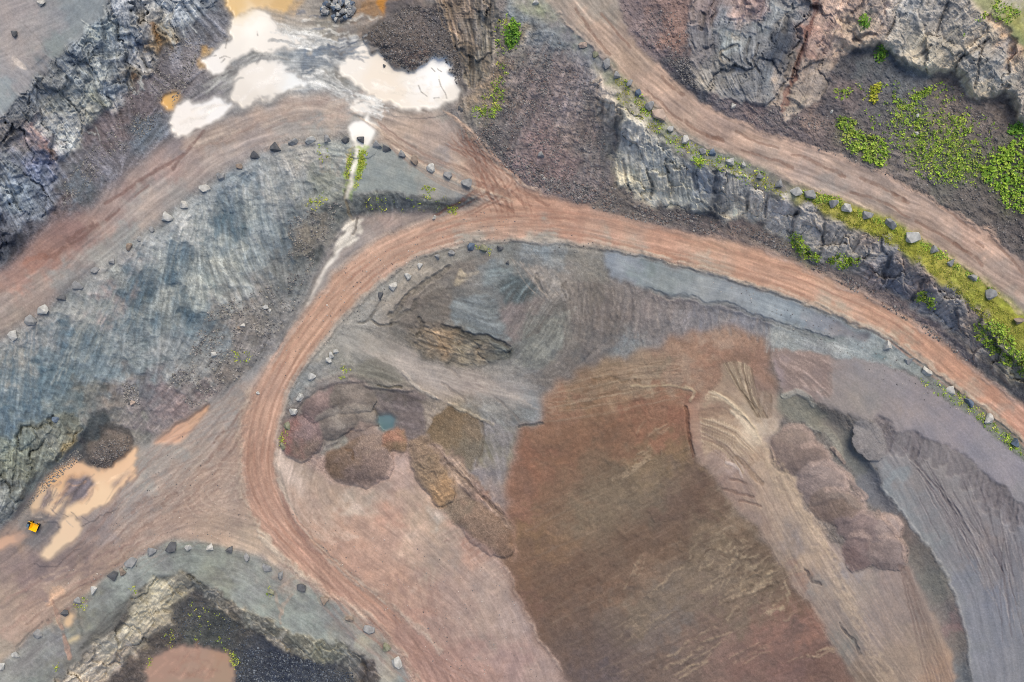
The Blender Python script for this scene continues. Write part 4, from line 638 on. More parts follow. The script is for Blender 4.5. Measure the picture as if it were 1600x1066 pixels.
# rock lump with tan streaks
region('rock_face', 'rock', [(632, 528), (640, 505), (665, 498), (700, 510), (745, 522), (790, 536), (806, 545), (800, 560), (770, 566), (740, 575), (700, 570), (665, 560), (640, 545)],
       [(650, 515, (110, 104, 96)), (690, 525, (176, 150, 118)), (695, 540, (172, 142, 108)), (670, 540, (116, 110, 100)), (720, 520, (88, 92, 90)), (750, 535, (98, 102, 96)), (785, 545, (100, 104, 100)), (720, 545, (150, 140, 118)), (750, 550, (148, 132, 112)), (740, 562, (92, 94, 92)), (700, 562, (94, 96, 94)), (775, 560, (96, 100, 98)), (655, 555, (104, 104, 100))],
       tex=dict(ROCKT, l2=.11, l3=.09, gain=-.1), relief=[('ridge', 20, .4), ('blk', 10, .2), ('l2', .10)], jit=3, soft=3, warp=5)
for pts, c, al in [
    ([(734, 402), (765, 394), (774, 399), (737, 425), (715, 442), (709, 425), (675, 450), (647, 470), (644, 461), (681, 439), (715, 413)], (118, 112, 106), .8),
    ([(644, 478), (672, 453), (709, 447), (709, 467), (698, 478), (706, 495), (692, 512), (661, 512), (633, 518), (622, 506)], (112, 106, 100), .85),
    ([(698, 478), (720, 464), (765, 461), (779, 473), (776, 490), (793, 518), (802, 532), (774, 526), (743, 520), (709, 506)], (118, 125, 127), .9),
    ([(779, 490), (810, 473), (821, 473), (821, 501), (802, 529), (788, 518)], (132, 123, 121), .8), ([(821, 487), (870, 500), (880, 530), (878, 557), (850, 580), (820, 575), (812, 545)], (123, 125, 119), .6),
    ([(881, 442), (906, 439), (940, 445), (962, 453), (979, 518), (943, 557), (914, 574), (864, 606), (835, 600), (810, 591), (850, 577), (878, 543), (886, 481)], (118, 111, 105), .65),
    ([(782, 453), (793, 433), (810, 430), (836, 442), (830, 459), (807, 470), (793, 478), (785, 470)], (92, 101, 104), .9),
    ([(555, 577), (578, 566), (600, 580), (614, 597), (609, 608), (586, 605), (561, 594)], (112, 111, 103), .85),
    ([(586, 611), (617, 605), (654, 613), (670, 622), (662, 653), (665, 681), (640, 687), (617, 670), (617, 653), (589, 647)], (117, 108, 107), .8),
    ([(662, 625), (690, 628), (713, 639), (690, 645), (672, 655), (665, 667)], (156, 145, 133), .8), ([(738, 608), (800, 625), (836, 640), (826, 664), (800, 660), (770, 650)], (142, 140, 134), .5),
    ([(790, 640), (826, 632), (836, 648), (826, 662), (806, 660)], (116, 121, 121), .6), ([(505, 600), (560, 595), (585, 606), (560, 616), (520, 618), (490, 640), (470, 655), (482, 625)], (128, 114, 110), .6),
    ([(740, 655), (775, 660), (800, 680), (795, 700), (785, 760), (770, 740), (755, 725), (756, 690)], (133, 129, 130), .7)]:
    blot(pts, c, al, 2.5, 1.6, 0, .14)
# tipped gravel in the corner, in the order it was tipped
def heap(pts, ctrl, label, jit=2, soft=1.5, gtex=GRAVT, extra=(), cat='heap', group=None, dome=None):
    if dome:
        a, b, ru, rv, rot, h = dome[:6]
        sl = bbox([(a, b)], max(ru, rv) * 1.15 + 4); x, y = U[sl] - a + WX[sl] * 2, V[sl] - b + WY[sl] * 2; c, s = math.cos(rot), math.sin(rot)
        r2 = ((x * c + y * s) / ru) ** 2 + ((-x * s + y * c) / rv) ** 2
        z0 = zref(a, b); hh = h * np.clip(1 - r2, 0, 1) ** (dome[6] if len(dome) > 6 else .7)
        Z[sl] = np.where(r2 < 1, np.maximum(Z[sl] + hh * .35, BASE(a, b) + hh), Z[sl])
    region('gravel_heap', 'gravel', pts, ctrl, jit=jit, soft=soft, tex=gtex, relief=list(GRAVR) + list(extra), tint=(.02, 0, -.02), info=dict(label=label, category=cat, group=group))
Z00 = Z.copy()
def BASE(a, b): return float(sample_grid(Z00, np.array([a]), np.array([b]))[0])
def ell(u, v, a, b, rot=0, n=26):
    t = np.linspace(0, 2 * np.pi, n, endpoint=False); c, s = math.cos(rot), math.sin(rot)
    return [(u + a * math.cos(q) * c - b * math.sin(q) * s, v + a * math.cos(q) * s + b * math.sin(q) * c) for q in t]
blot([(540, 575), (600, 556), (625, 580), (630, 604), (610, 604), (580, 590), (548, 590)], (118, 116, 108), .8, 3, 3)
for k, (pts, dzz) in enumerate([([(470, 655), (500, 620), (545, 610), (580, 628), (594, 650)], .5), ([(495, 675), (520, 645), (560, 636), (590, 655), (600, 672)], .5), ([(515, 690), (540, 668), (570, 660), (592, 672)], .45), ([(455, 640), (490, 605), (540, 592), (585, 600), (640, 606)], .4)]):
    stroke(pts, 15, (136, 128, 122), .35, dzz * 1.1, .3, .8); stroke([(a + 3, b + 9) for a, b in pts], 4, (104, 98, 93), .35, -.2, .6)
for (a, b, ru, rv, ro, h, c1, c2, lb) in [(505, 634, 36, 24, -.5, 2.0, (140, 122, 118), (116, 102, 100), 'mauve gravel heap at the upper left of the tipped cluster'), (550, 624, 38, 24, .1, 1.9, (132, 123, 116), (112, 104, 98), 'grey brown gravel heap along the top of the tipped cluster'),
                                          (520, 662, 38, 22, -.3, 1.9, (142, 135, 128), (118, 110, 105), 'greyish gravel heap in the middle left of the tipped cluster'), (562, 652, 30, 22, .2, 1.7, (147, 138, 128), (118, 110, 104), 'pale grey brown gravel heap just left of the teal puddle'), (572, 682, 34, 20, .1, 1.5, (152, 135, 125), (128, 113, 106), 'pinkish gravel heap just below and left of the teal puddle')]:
    heap(ell(a, b, ru, rv, ro), [(a + 4, b - rv * .6, c1), (a - ru * .4, b + rv * .7, c2), (a + ru * .4, b + rv * .7, c2)], lb, jit=3, soft=2, gtex=dict(w=.08, f6=.03, f20=.05, l2=.04), dome=(a, b, ru, rv, ro, h), group='overlapping gravel heaps in the tipped cluster')  # lower edges coloured darker, shade painted into the gravel
region('gravel_slope', 'gravel', [(690, 640), (705, 632), (726, 640), (750, 655), (752, 680), (748, 720), (738, 738), (715, 715), (700, 700), (680, 690), (664, 672), (672, 655)],
       [(680, 670, (122, 104, 82)), (705, 650, (120, 103, 82)), (725, 690, (122, 113, 98)), (735, 720, (118, 109, 96)), (740, 665, (124, 110, 94)), (700, 685, (126, 108, 86))], tex=GRAVT, relief=GRAVR, jit=3, soft=2)
heap(ell(470, 683, 32, 36, .2) , [(480, 670, (134, 116, 116)), (480, 695, (116, 104, 96)), (448, 700, (150, 104, 98)), (462, 715, (134, 116, 104))], 'small purplish gravel heap against the inside edge of the haul road bend', dome=(470, 685, 33, 36, .2, 2.0))
heap([(506, 735), (510, 705), (530, 700), (545, 690), (565, 680), (590, 680), (611, 690), (610, 725), (600, 745), (575, 758), (545, 757), (520, 748)], [(520, 720, (118, 98, 82)), (545, 705, (122, 104, 90)), (570, 720, (122, 106, 100)), (560, 745, (118, 102, 96)), (595, 710, (132, 114, 106)), (580, 690, (144, 126, 114))], 'half round heap of purple brown gravel on the pink yard floor', dome=(560, 722, 54, 40, 0, 2.6))
heap([(596, 680), (605, 672), (620, 667), (632, 673), (638, 690), (630, 706), (610, 706), (600, 695)], [(610, 675, (150, 112, 96)), (622, 676, (150, 112, 96)), (618, 692, (142, 120, 96)), (625, 702, (136, 116, 92))], 'little orange brown gravel heap just below the teal puddle', dome=(617, 690, 22, 19, 0, 1.5))
heap([(636, 700), (640, 686), (660, 680), (678, 690), (690, 715), (700, 745), (712, 775), (705, 796), (690, 795), (670, 775), (650, 752), (640, 730)], [(655, 700, (136, 117, 101)), (660, 730, (135, 117, 98)), (680, 740, (132, 113, 95)), (675, 760, (158, 134, 108)), (690, 775, (148, 122, 94)), (700, 785, (142, 121, 99))], 'long yellowish brown gravel heap beside the striped rock spur', extra=[('ridge', 30, .5)], dome=(672, 736, 60, 27, 1.05, 1.8))
heap([(690, 798), (705, 782), (725, 776), (750, 785), (780, 805), (800, 830), (804, 850), (800, 893), (788, 885), (765, 858), (729, 832), (705, 815)], [(710, 800, (128, 114, 100)), (740, 800, (134, 114, 100)), (770, 820, (132, 112, 98)), (790, 860, (124, 102, 88)), (750, 830, (128, 108, 94))], 'brown gravel heap on the foot of the red brown bank beside the pink yard', dome=(752, 826, 62, 27, .72, 2.0))
# striped spur between the heaps and the pit
region('rock_face', 'rock', [(672, 690), (690, 700), (715, 720), (738, 742), (760, 765), (785, 795), (805, 830), (800, 832), (780, 808), (755, 788), (730, 775), (712, 755), (700, 735), (688, 715)],
       [(690, 710, (152, 130, 116)), (720, 745, (166, 142, 122)), (745, 770, (152, 126, 112)), (770, 795, (162, 138, 122)), (800, 828, (166, 142, 122)), (735, 765, (104, 92, 84)), (755, 770, (150, 118, 104))], tex=dict(ROCKT, l2=.13, l3=.12, gain=-.05), relief=[('l2', .08), ('l3', .12), ('ridge', 16, .3)], jit=3, soft=2, warp=3)
region('yard', 'soil', [(432, 733), (432, 702), (445, 715), (470, 718), (505, 742), (520, 752), (545, 760), (575, 761), (603, 747), (613, 727), (620, 712), (635, 712), (642, 735), (655, 758), (675, 782), (690, 800), (705, 818), (729, 834), (765, 860), (786, 888), (803, 915), (815, 945), (838, 989), (856, 1019), (873, 1044), (886, 1066), (930, 1180), (1000, 9000), (1400, 9000), (800, 1180), (730, 1066), (690, 1015), (645, 975), (600, 940), (560, 912), (520, 880), (480, 840), (455, 803), (440, 768)],
       [(440, 725, (190, 174, 162)), (455, 735, (196, 178, 166)), (470, 730, (156, 140, 128)), (500, 770, (166, 148, 136)), (530, 775, (170, 148, 132)), (480, 790, (178, 154, 140)), (550, 790, (198, 184, 172)), (560, 775, (160, 148, 138)), (600, 770, (170, 152, 142)), (625, 725, (176, 156, 150)), (620, 760, (166, 144, 136)), (650, 780, (172, 152, 138)), (560, 820, (178, 150, 136)), (610, 810, (186, 152, 138)), (645, 835, (206, 180, 164)), (520, 830, (178, 148, 132)), (600, 850, (178, 150, 138)), (660, 820, (164, 146, 132)), (680, 806, (166, 162, 156)), (700, 840, (164, 146, 134)), (740, 860, (176, 148, 136)), (740, 850, (160, 130, 118)), (770, 890, (168, 150, 142)), (680, 880, (160, 144, 134)), (620, 900, (172, 144, 132)), (560, 870, (178, 146, 132)), (640, 940, (166, 142, 132)), (700, 930, (166, 144, 136)), (760, 930, (164, 148, 142)), (690, 970, (160, 138, 130)), (760, 980, (162, 144, 136)), (800, 960, (166, 150, 146)), (750, 1040, (166, 138, 130)), (800, 1040, (164, 140, 136)), (850, 1050, (158, 140, 136)), (700, 1030, (160, 132, 124)), (650, 960, (172, 140, 128)), (520, 870, (182, 150, 134))],
       tex=dict(SOILT, w=.05, l2=.035, l3=.035, f6=.05, f20=.06), relief=[('l2', .01)], jit=3, soft=5)
# ---- the big red brown bank, terrace, plateau, graded slope
region('spoil_bank', 'gravel', [(849, 613), (876, 598), (914, 575), (939, 565), (1003, 548), (1041, 540), (1050, 526), (1100, 516), (1150, 515), (1192, 524), (1207, 546), (1200, 580), (1215, 612), (1180, 640), (1120, 640), (1090, 640), (1082, 660), (1085, 712), (1106, 727), (1127, 760), (1142, 781), (1165, 806), (1185, 826), (1200, 848), (1228, 890), (1246, 920), (1268, 943), (1284, 973), (1299, 1001), (1324, 1039), (1334, 1066), (1400, 1190), (1700, 9000), (1000, 9000), (930, 1180), (886, 1066), (873, 1044), (856, 1019), (838, 989), (815, 945), (800, 915), (788, 885), (800, 870), (803, 850), (792, 810), (788, 770), (790, 740), (800, 710), (808, 692), (813, 672), (830, 665), (848, 662)],
       [(860, 620, (144, 122, 106)), (900, 600, (134, 116, 98)), (950, 580, (142, 126, 106)), (1000, 570, (150, 134, 116)), (1040, 555, (148, 126, 110)), (1080, 530, (152, 126, 108)), (1120, 525, (154, 136, 122)), (1170, 530, (154, 130, 114)), (1190, 560, (146, 120, 106)), (1110, 560, (148, 120, 104)), (1150, 590, (128, 108, 96)), (1070, 580, (156, 138, 122)), (1020, 590, (150, 138, 120)), (980, 600, (144, 126, 106)), (930, 620, (136, 112, 90)), (880, 640, (140, 112, 94)), (840, 680, (134, 106, 88)), (830, 720, (138, 104, 86)), (820, 760, (133, 104, 88)), (810, 800, (134, 106, 92)), (880, 690, (126, 100, 82)), (930, 670, (126, 100, 82)), (1000, 640, (132, 100, 84)), (1040, 620, (140, 110, 92)), (1060, 650, (144, 108, 92)), (1030, 670, (144, 112, 94)), (980, 690, (124, 100, 84)), (920, 730, (118, 102, 86)), (880, 760, (124, 102, 86)), (960, 750, (116, 104, 90)), (1020, 710, (124, 110, 90)), (1060, 710, (126, 108, 86)), (1000, 740, (128, 114, 94)), (930, 790, (118, 106, 92)), (870, 800, (124, 104, 88)), (830, 830, (130, 108, 86)), (1050, 750, (122, 108, 96)), (1000, 790, (116, 106, 94)), (1080, 750, (112, 94, 84)), (1050, 790, (112, 96, 88)), (1090, 790, (108, 92, 82)), (1120, 790, (114, 98, 86)), (1140, 800, (142, 130, 114)), (1110, 830, (126, 114, 98)), (940, 840, (120, 106, 92)), (870, 850, (130, 108, 88)), (850, 890, (118, 100, 86)), (820, 890, (122, 100, 84)), (1000, 850, (116, 98, 84)), (1050, 850, (116, 98, 84)), (1000, 890, (132, 112, 96)), (970, 920, (118, 98, 84)), (900, 910, (116, 96, 82)), (860, 940, (112, 94, 82)), (820, 930, (118, 96, 86)), (1080, 880, (122, 110, 96)), (1120, 850, (130, 116, 98)), (1160, 850, (112, 98, 84)), (1150, 890, (116, 104, 92)), (1180, 880, (108, 94, 82)), (1130, 910, (122, 110, 98)), (1180, 900, (140, 126, 106)), (1060, 930, (118, 108, 98)), (1000, 960, (120, 110, 98)), (1050, 960, (118, 112, 108)), (950, 980, (112, 100, 92)), (900, 980, (110, 94, 84)), (880, 1010, (106, 92, 84)), (920, 1030, (108, 96, 92)), (960, 1020, (110, 98, 94)), (930, 1055, (104, 96, 98)), (1020, 1000, (116, 108, 104)), (1080, 1000, (120, 106, 98)), (1030, 1050, (116, 102, 94)), (1100, 960, (122, 106, 98)), (1150, 960, (122, 110, 98)), (1200, 940, (122, 106, 96)), (1150, 1010, (132, 112, 104)), (1180, 1040, (120, 101, 95)), (1220, 980, (138, 112, 103)), (1240, 1000, (112, 97, 92)), (1270, 980, (136, 109, 98)), (1230, 1050, (122, 100, 95)), (1280, 1030, (112, 92, 86)), (1210, 890, (106, 92, 80)), (1230, 940, (116, 98, 86)), (1310, 1060, (120, 100, 92))],
       tex=dict(gain=-.06, w=.05, l1=.035, l2=.025, l3=.015, f6=.02, f20=.035, vein=(46, .10)), relief=[('f20', .06), ('ridge', 80, .3)], jit=6, soft=6, warp=12, tint=(.03, 0, -.03))
region('terrace', 'soil', [(1074, 632), (1100, 628), (1125, 600), (1130, 570), (1160, 565), (1200, 600), (1215, 614), (1230, 640), (1205, 690), (1215, 720), (1246, 745), (1258, 790), (1300, 850), (1330, 858), (1352, 890), (1380, 890), (1418, 880), (1443, 925), (1463, 966), (1476, 998), (1489, 1024), (1495, 1066), (1510, 1180), (1900, 9000), (1700, 9000), (1400, 1190), (1334, 1066), (1324, 1039), (1299, 1001), (1284, 973), (1268, 943), (1246, 920), (1228, 890), (1200, 848), (1185, 826), (1165, 806), (1142, 781), (1127, 760), (1106, 727), (1085, 712), (1080, 672)],
       [(1085, 640, (156, 124, 108)), (1085, 690, (156, 126, 112)), (1100, 700, (148, 128, 118)), (1105, 650, (152, 126, 108)), (1110, 610, (156, 140, 120)), (1130, 630, (146, 124, 106)), (1120, 660, (170, 150, 130)), (1150, 660, (160, 136, 116)), (1160, 640, (176, 158, 136)), (1150, 690, (172, 154, 134)), (1120, 690, (160, 142, 122)), (1130, 710, (150, 132, 124)), (1150, 730, (170, 150, 142)), (1170, 670, (206, 190, 170)), (1160, 680, (196, 178, 156)), (1190, 680, (182, 168, 152)), (1180, 710, (168, 146, 126)), (1200, 720, (174, 154, 134)), (1130, 750, (146, 124, 114)), (1160, 770, (146, 126, 116)), (1190, 770, (164, 144, 128)), (1220, 760, (168, 150, 132)), (1170, 810, (150, 132, 122)), (1190, 830, (146, 126, 112)), (1220, 820, (172, 152, 134)), (1250, 820, (166, 150, 136)), (1220, 860, (140, 126, 114)), (1240, 850, (146, 136, 132)), (1270, 870, (178, 158, 138)), (1300, 870, (162, 146, 138)), (1320, 890, (152, 144, 142)), (1290, 920, (160, 144, 130)), (1250, 900, (152, 122, 106)), (1270, 910, (142, 138, 134)), (1330, 920, (156, 142, 130)), (1310, 960, (148, 136, 128)), (1320, 1000, (142, 132, 124)), (1310, 1010, (124, 124, 118)), (1350, 1000, (148, 134, 128)), (1380, 900, (150, 134, 126)), (1390, 960, (146, 132, 124)), (1420, 960, (142, 128, 120)), (1400, 1030, (148, 132, 118)), (1440, 1020, (152, 136, 122)), (1470, 1050, (158, 134, 116)), (1350, 1060, (136, 120, 106)), (1180, 620, (150, 132, 116)), (1165, 590, (128, 112, 100)), (1210, 640, (156, 140, 126)), (1195, 600, (136, 112, 102)), (1220, 700, (152, 140, 136))],
       tex=dict(SOILT, l1=.05, l2=.03, l3=.02), relief=[('f20', .06)], jit=2, soft=3, warp=7)
region('stockpile_top', 'soil', [(1205, 545), (1300, 556), (1350, 562), (1400, 577), (1430, 592), (1470, 622), (1520, 652), (1560, 690), (1600, 720), (1740, 830), (9000, 7000), (9000, 8000), (1740, 900), (1600, 790), (1580, 778), (1567, 760), (1552, 753), (1529, 732), (1504, 712), (1468, 694), (1441, 689), (1428, 677), (1398, 677), (1387, 661), (1372, 657), (1340, 655), (1300, 640), (1270, 625), (1225, 612), (1212, 590)],
       [(1220, 560, (146, 128, 120)), (1250, 570, (142, 124, 118)), (1280, 590, (142, 122, 116)), (1250, 600, (140, 124, 118)), (1300, 600, (142, 136, 134)), (1350, 580, (144, 138, 138)), (1350, 620, (142, 136, 132)), (1320, 640, (144, 136, 132)), (1400, 600, (144, 138, 140)), (1400, 640, (142, 134, 134)), (1440, 620, (144, 136, 138)), (1450, 660, (142, 136, 140)), (1500, 660, (142, 136, 142)), (1540, 700, (142, 138, 144)), (1580, 740, (142, 138, 146)), (1600, 770, (138, 136, 140)), (1215, 580, (160, 142, 140)), (1700, 860, (142, 138, 144))],
       tex=dict(w=.045, l1=.02, l2=.025, l3=.03, f20=.03, f80=.02), relief=[('w', .008)], jit=2, soft=2, warp=8)
blot([(1205, 545), (1260, 548), (1292, 556), (1302, 580), (1300, 610), (1297, 622), (1270, 612), (1230, 600), (1218, 575)], (143, 127, 120), .7, 2, 1.5, .15, .22)
region('graded_slope', 'soil', [(1352, 700), (1366, 712), (1390, 680), (1398, 677), (1428, 677), (1441, 689), (1468, 694), (1504, 712), (1529, 732), (1552, 753), (1567, 760), (1580, 778), (1600, 790), (1740, 900), (9000, 8000), (2000, 9000), (1530, 1180), (1519, 1066), (1514, 1036), (1509, 988), (1496, 953), (1481, 907), (1461, 869), (1443, 847), (1418, 816), (1400, 790), (1382, 773), (1377, 748), (1365, 720)],
       [(1360, 715, (148, 150, 150)), (1385, 760, (146, 152, 154)), (1420, 810, (142, 146, 148)), (1450, 850, (140, 144, 146)), (1480, 900, (140, 142, 142)), (1500, 950, (138, 140, 144)), (1515, 1020, (136, 138, 142)), (1390, 710, (142, 138, 138)), (1430, 740, (144, 138, 136)), (1400, 700, (150, 146, 146)), (1460, 730, (150, 144, 142)), (1480, 770, (144, 138, 136)), (1450, 790, (138, 136, 138)), (1500, 820, (138, 134, 136)), (1490, 860, (134, 134, 138)), (1510, 760, (142, 138, 138)), (1530, 790, (138, 132, 132)), (1540, 850, (142, 132, 130)), (1560, 800, (138, 136, 140)), (1530, 880, (140, 134, 132)), (1510, 900, (128, 132, 142)), (1550, 900, (136, 132, 134)), (1570, 860, (122, 120, 126)), (1590, 820, (136, 136, 142)), (1590, 900, (126, 126, 132)), (1560, 930, (126, 130, 142)), (1530, 960, (134, 136, 144)), (1570, 980, (128, 132, 142)), (1550, 1030, (132, 134, 142)), (1590, 1040, (130, 132, 138)), (1600, 960, (130, 132, 138))],
       tex=dict(w=.05, l1=.02, l2=.03, l3=.025, f20=.04), relief=[('l2', .02), ('l3', .03)], jit=2, soft=2, warp=8, tint=(.02, 0, -.02))
# scalloped band pushed over the crest; dark strokes paint the shade on its face
crest = [(1372, 658), (1387, 663), (1398, 684), (1428, 681), (1441, 693), (1468, 699), (1504, 718), (1529, 740), (1552, 760), (1567, 770), (1582, 788), (1604, 800)]
cc = catmull(crest, 8)
for q in range(0, len(cc) - 3, 3):
    x, y = cc[q]; ang = math.radians(115 - 22 * q / len(cc) + rng.normal() * 6); ln = 18 + 8 * rng.random() + 16 * (q / len(cc)) * (q % 2)
    stroke([(x, y - 2), (x + math.cos(ang) * ln, y + math.sin(ang) * ln)], 11 + rng.random() * 6, (116, 110, 112), .62, -.25, .25, .6, 1)
    stroke([(x + 7, y + 1), (x + 7 + math.cos(ang) * ln * .8, y + 2 + math.sin(ang) * ln * .8)], 4, (150, 146, 148), .35, .1, .3, .8, 1)
for q in range(80):
    t = rng.random(); k = int(t * (len(cc) - 1)); x, y = cc[k]
    ang = math.radians(52 + 36 * t + rng.normal() * 3); o = 18 + rng.random() * 120; ln = 50 + rng.random() * 120
    x0, y0 = x + math.cos(ang) * o, y + math.sin(ang) * o
    x1, y1 = x0 + math.cos(ang) * ln, y0 + math.sin(ang) * ln
    dark = rng.random() < .6
    stroke([(x0, y0), ((x0 + x1) / 2 + rng.normal() * 2, (y0 + y1) / 2), (x1, y1)], 1.3 + 1.6 * rng.random(), (104, 98, 102) if dark else (158, 152, 150), .5 if dark else .4, -.07 if dark else .04, .5, .8)
stroke([(1352, 712), (1372, 745), (1384, 772), (1405, 795), (1425, 822), (1448, 855), (1465, 876), (1484, 912), (1498, 955), (1512, 1000), (1517, 1066)], 6, (158, 160, 160), .5, .35, .4, 1)
region('gully', 'gravel', [(1216, 616), (1232, 612), (1252, 617), (1270, 636), (1290, 645), (1310, 650), (1337, 687), (1352, 708), (1362, 720), (1377, 748), (1382, 773), (1400, 792), (1418, 816), (1443, 847), (1461, 869), (1481, 907), (1496, 953), (1509, 988), (1514, 1036), (1519, 1066), (1530, 1180), (1510, 1180), (1495, 1066), (1489, 1024), (1476, 998), (1463, 966), (1443, 925), (1420, 879), (1408, 836), (1380, 800), (1350, 780), (1330, 740), (1310, 705), (1270, 665), (1230, 655), (1212, 640)],
       [(1230, 630, (118, 116, 106)), (1270, 650, (112, 112, 104)), (1300, 660, (112, 108, 104)), (1330, 690, (112, 112, 108)), (1330, 720, (104, 106, 104)), (1360, 760, (102, 104, 110)), (1390, 790, (104, 104, 108)), (1410, 820, (112, 102, 98)), (1440, 870, (108, 104, 100)), (1460, 910, (106, 106, 102)), (1480, 960, (104, 104, 102)), (1495, 1000, (106, 102, 98)), (1505, 1050, (104, 106, 108)), (1488, 975, (130, 106, 104))], tex=dict(gain=.12, w=.05, f6=.02, f20=.04, l3=.03), relief=GRAVR, jit=3, soft=2.5, warp=5)
stroke([(1226, 618), (1245, 612), (1262, 622), (1270, 634)], 9, (160, 160, 152), .6, .3, .3)
stroke([(1262, 668), (1290, 672), (1305, 690), (1312, 715)], 12, (142, 140, 130), .6, .3, .3)
# heap row on the terrace
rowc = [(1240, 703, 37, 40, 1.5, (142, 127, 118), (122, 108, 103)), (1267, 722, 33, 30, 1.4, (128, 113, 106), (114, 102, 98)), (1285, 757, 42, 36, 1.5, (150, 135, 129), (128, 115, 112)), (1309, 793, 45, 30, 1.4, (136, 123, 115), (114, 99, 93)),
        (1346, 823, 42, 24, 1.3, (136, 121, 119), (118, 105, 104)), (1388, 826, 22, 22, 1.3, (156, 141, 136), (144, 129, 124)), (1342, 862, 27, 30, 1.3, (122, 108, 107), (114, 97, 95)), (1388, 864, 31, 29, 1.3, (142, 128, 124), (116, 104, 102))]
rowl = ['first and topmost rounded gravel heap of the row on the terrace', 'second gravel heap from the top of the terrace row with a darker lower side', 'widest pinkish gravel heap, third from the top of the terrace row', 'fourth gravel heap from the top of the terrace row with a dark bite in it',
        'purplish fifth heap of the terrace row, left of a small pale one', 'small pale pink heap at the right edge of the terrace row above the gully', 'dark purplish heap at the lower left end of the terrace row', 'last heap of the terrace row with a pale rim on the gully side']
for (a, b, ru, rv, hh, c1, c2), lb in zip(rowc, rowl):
    heap(ell(a, b, ru, rv, .25), [(a + ru * .5, b - rv * .5, c1), (a, b, tuple((np.array(c1) + c2) // 2)), (a - ru * .4, b + rv * .4, c2), (a + 3, b - rv * .7, c1)], lb, jit=2, soft=1.2, gtex=dict(w=.04, f6=.015, f20=.03), group='gravel heaps in a row on the terrace', dome=(a, b, ru, rv, .25, hh * .75, .95))  # upper right coloured paler, lower left darker: light and shade painted in
    stroke([(a + ru * math.cos(q) * .93, b + rv * math.sin(q) * .93) for q in np.linspace(-2.0, .35, 9)], 9, (170, 150, 140), .55, .08, .3, .8, 1)  # sunlit rim painted as a pale stroke
heap(ell(1358, 689, 25, 36, -.5), [(1370, 680, (146, 141, 139)), (1360, 700, (138, 133, 132)), (1350, 710, (130, 126, 125))], 'small smooth grey heap under the crest of the graded slope', gtex=dict(w=.04, f20=.02), dome=(1358, 689, 25, 36, -.5, .8, 1.))
for (x0, y0), (x1, y1), w in [((1300, 700), (1318, 722), 6), ((1325, 745), (1352, 778), 9), ((1372, 800), (1404, 840), 7), ((1410, 846), (1416, 878), 6), ((1205, 700), (1212, 720), 4)]:
    stroke([(x0, y0), (x1, y1)], w, (164, 144, 134), .6, .25, .3)
blot([(1296, 780), (1318, 778), (1342, 800), (1335, 808), (1310, 810), (1294, 800)], (112, 98, 90), .75, 2, 1.5, -.3)
# dark gravel at the top, rubble ground
cone(640, 66, 46, 48, 4.2); cone(690, 80, 30, 50, 2.4); cone(600, 55, 34, 34, 2.4)
heap([(570, 48), (567, 61), (575, 73), (590, 82), (600, 93), (612, 104), (625, 109), (641, 111), (653, 107), (668, 94), (681, 84), (695, 90), (704, 105), (708, 122), (717, 137), (721, 150), (727, 140), (726, 112), (714, 80), (704, 55), (698, 32), (686, 14), (668, 4), (640, 6), (618, 16), (605, 26), (587, 36)],
     [(590, 55, (98, 92, 88)), (620, 30, (96, 92, 92)), (640, 60, (106, 98, 94)), (645, 90, (116, 100, 94)), (670, 60, (94, 90, 90)), (690, 75, (92, 88, 88)), (680, 30, (76, 76, 82)), (710, 120, (96, 92, 90)), (625, 85, (98, 92, 90)), (660, 40, (104, 96, 94))], 'big dark grey gravel heap running into the white pond', jit=3, soft=1.5, gtex=SCREET, extra=[('f6', .1)])
region('scree', 'gravel', [(124, 690), (127, 675), (140, 655), (152, 645), (160, 642), (172, 655), (190, 662), (205, 675), (211, 690), (205, 702), (190, 715), (177, 727), (162, 734), (145, 731), (130, 722), (122, 712)],
     [(150, 660, (78, 86, 90)), (140, 680, (72, 80, 84)), (180, 670, (84, 84, 84)), (170, 700, (106, 98, 92)), (185, 690, (112, 102, 96)), (150, 720, (100, 94, 92)), (135, 710, (76, 78, 82)), (200, 690, (80, 78, 78)), (165, 680, (92, 90, 86))], tex=dict(SCREET, w=.09), relief=SCREER, jit=3, soft=2)
heap(ell(173, 703, 36, 26, -.4), [(160, 690, (104, 97, 91)), (185, 692, (110, 101, 95)), (170, 715, (102, 95, 91)), (150, 718, (92, 88, 88))], 'dark gravel heap beside the orange muddy pool at the foot of the slope', jit=3, soft=1.5, gtex=SCREET, extra=[('f6', .1)], dome=(173, 703, 36, 26, -.4, 2.4))
print('regions', time.time() - T0)
# ------------------------------------------------------------------ water (flat, silty)
def water(name, pts, ctrl, level, jit=3, soft=1.2, info=None, mat='water'):
    region(name, mat, pts, ctrl, jit=jit, soft=soft, tex=dict(f80=.01), relief=[], tint=None, warp=3, level=None)
    sl, m = area(pts, jit, 1.5)
    lv = level * ZS
    Z[sl] = Z[sl] * (1 - m) + lv * m; DZ[sl] *= (1 - m)
    # banks just outside never lie under the water
    sk = boxblur(m, 3, 2) * (1 - m) * 1.3; wet = lin(ctrl[0][2]) * .45 + lin((120, 114, 110)) * .55      # silt left on the wet margin
    sk = np.clip(sk * (1 + .5 * L2[sl]), 0, .6)[..., None]; COL[sl] = COL[sl] * (1 - sk) + wet * sk
    ring = np.clip(boxblur(m, 3, 2) * 3, 0, 1) * (1 - m)
    Z[sl] = np.where(ring > 0, np.maximum(Z[sl], lv + .03), Z[sl]); DZ[sl] *= (1 - ring * .8)
WL = 7.05
W1, W2, W3 = (236, 230, 220), (235, 223, 206), (225, 218, 207)
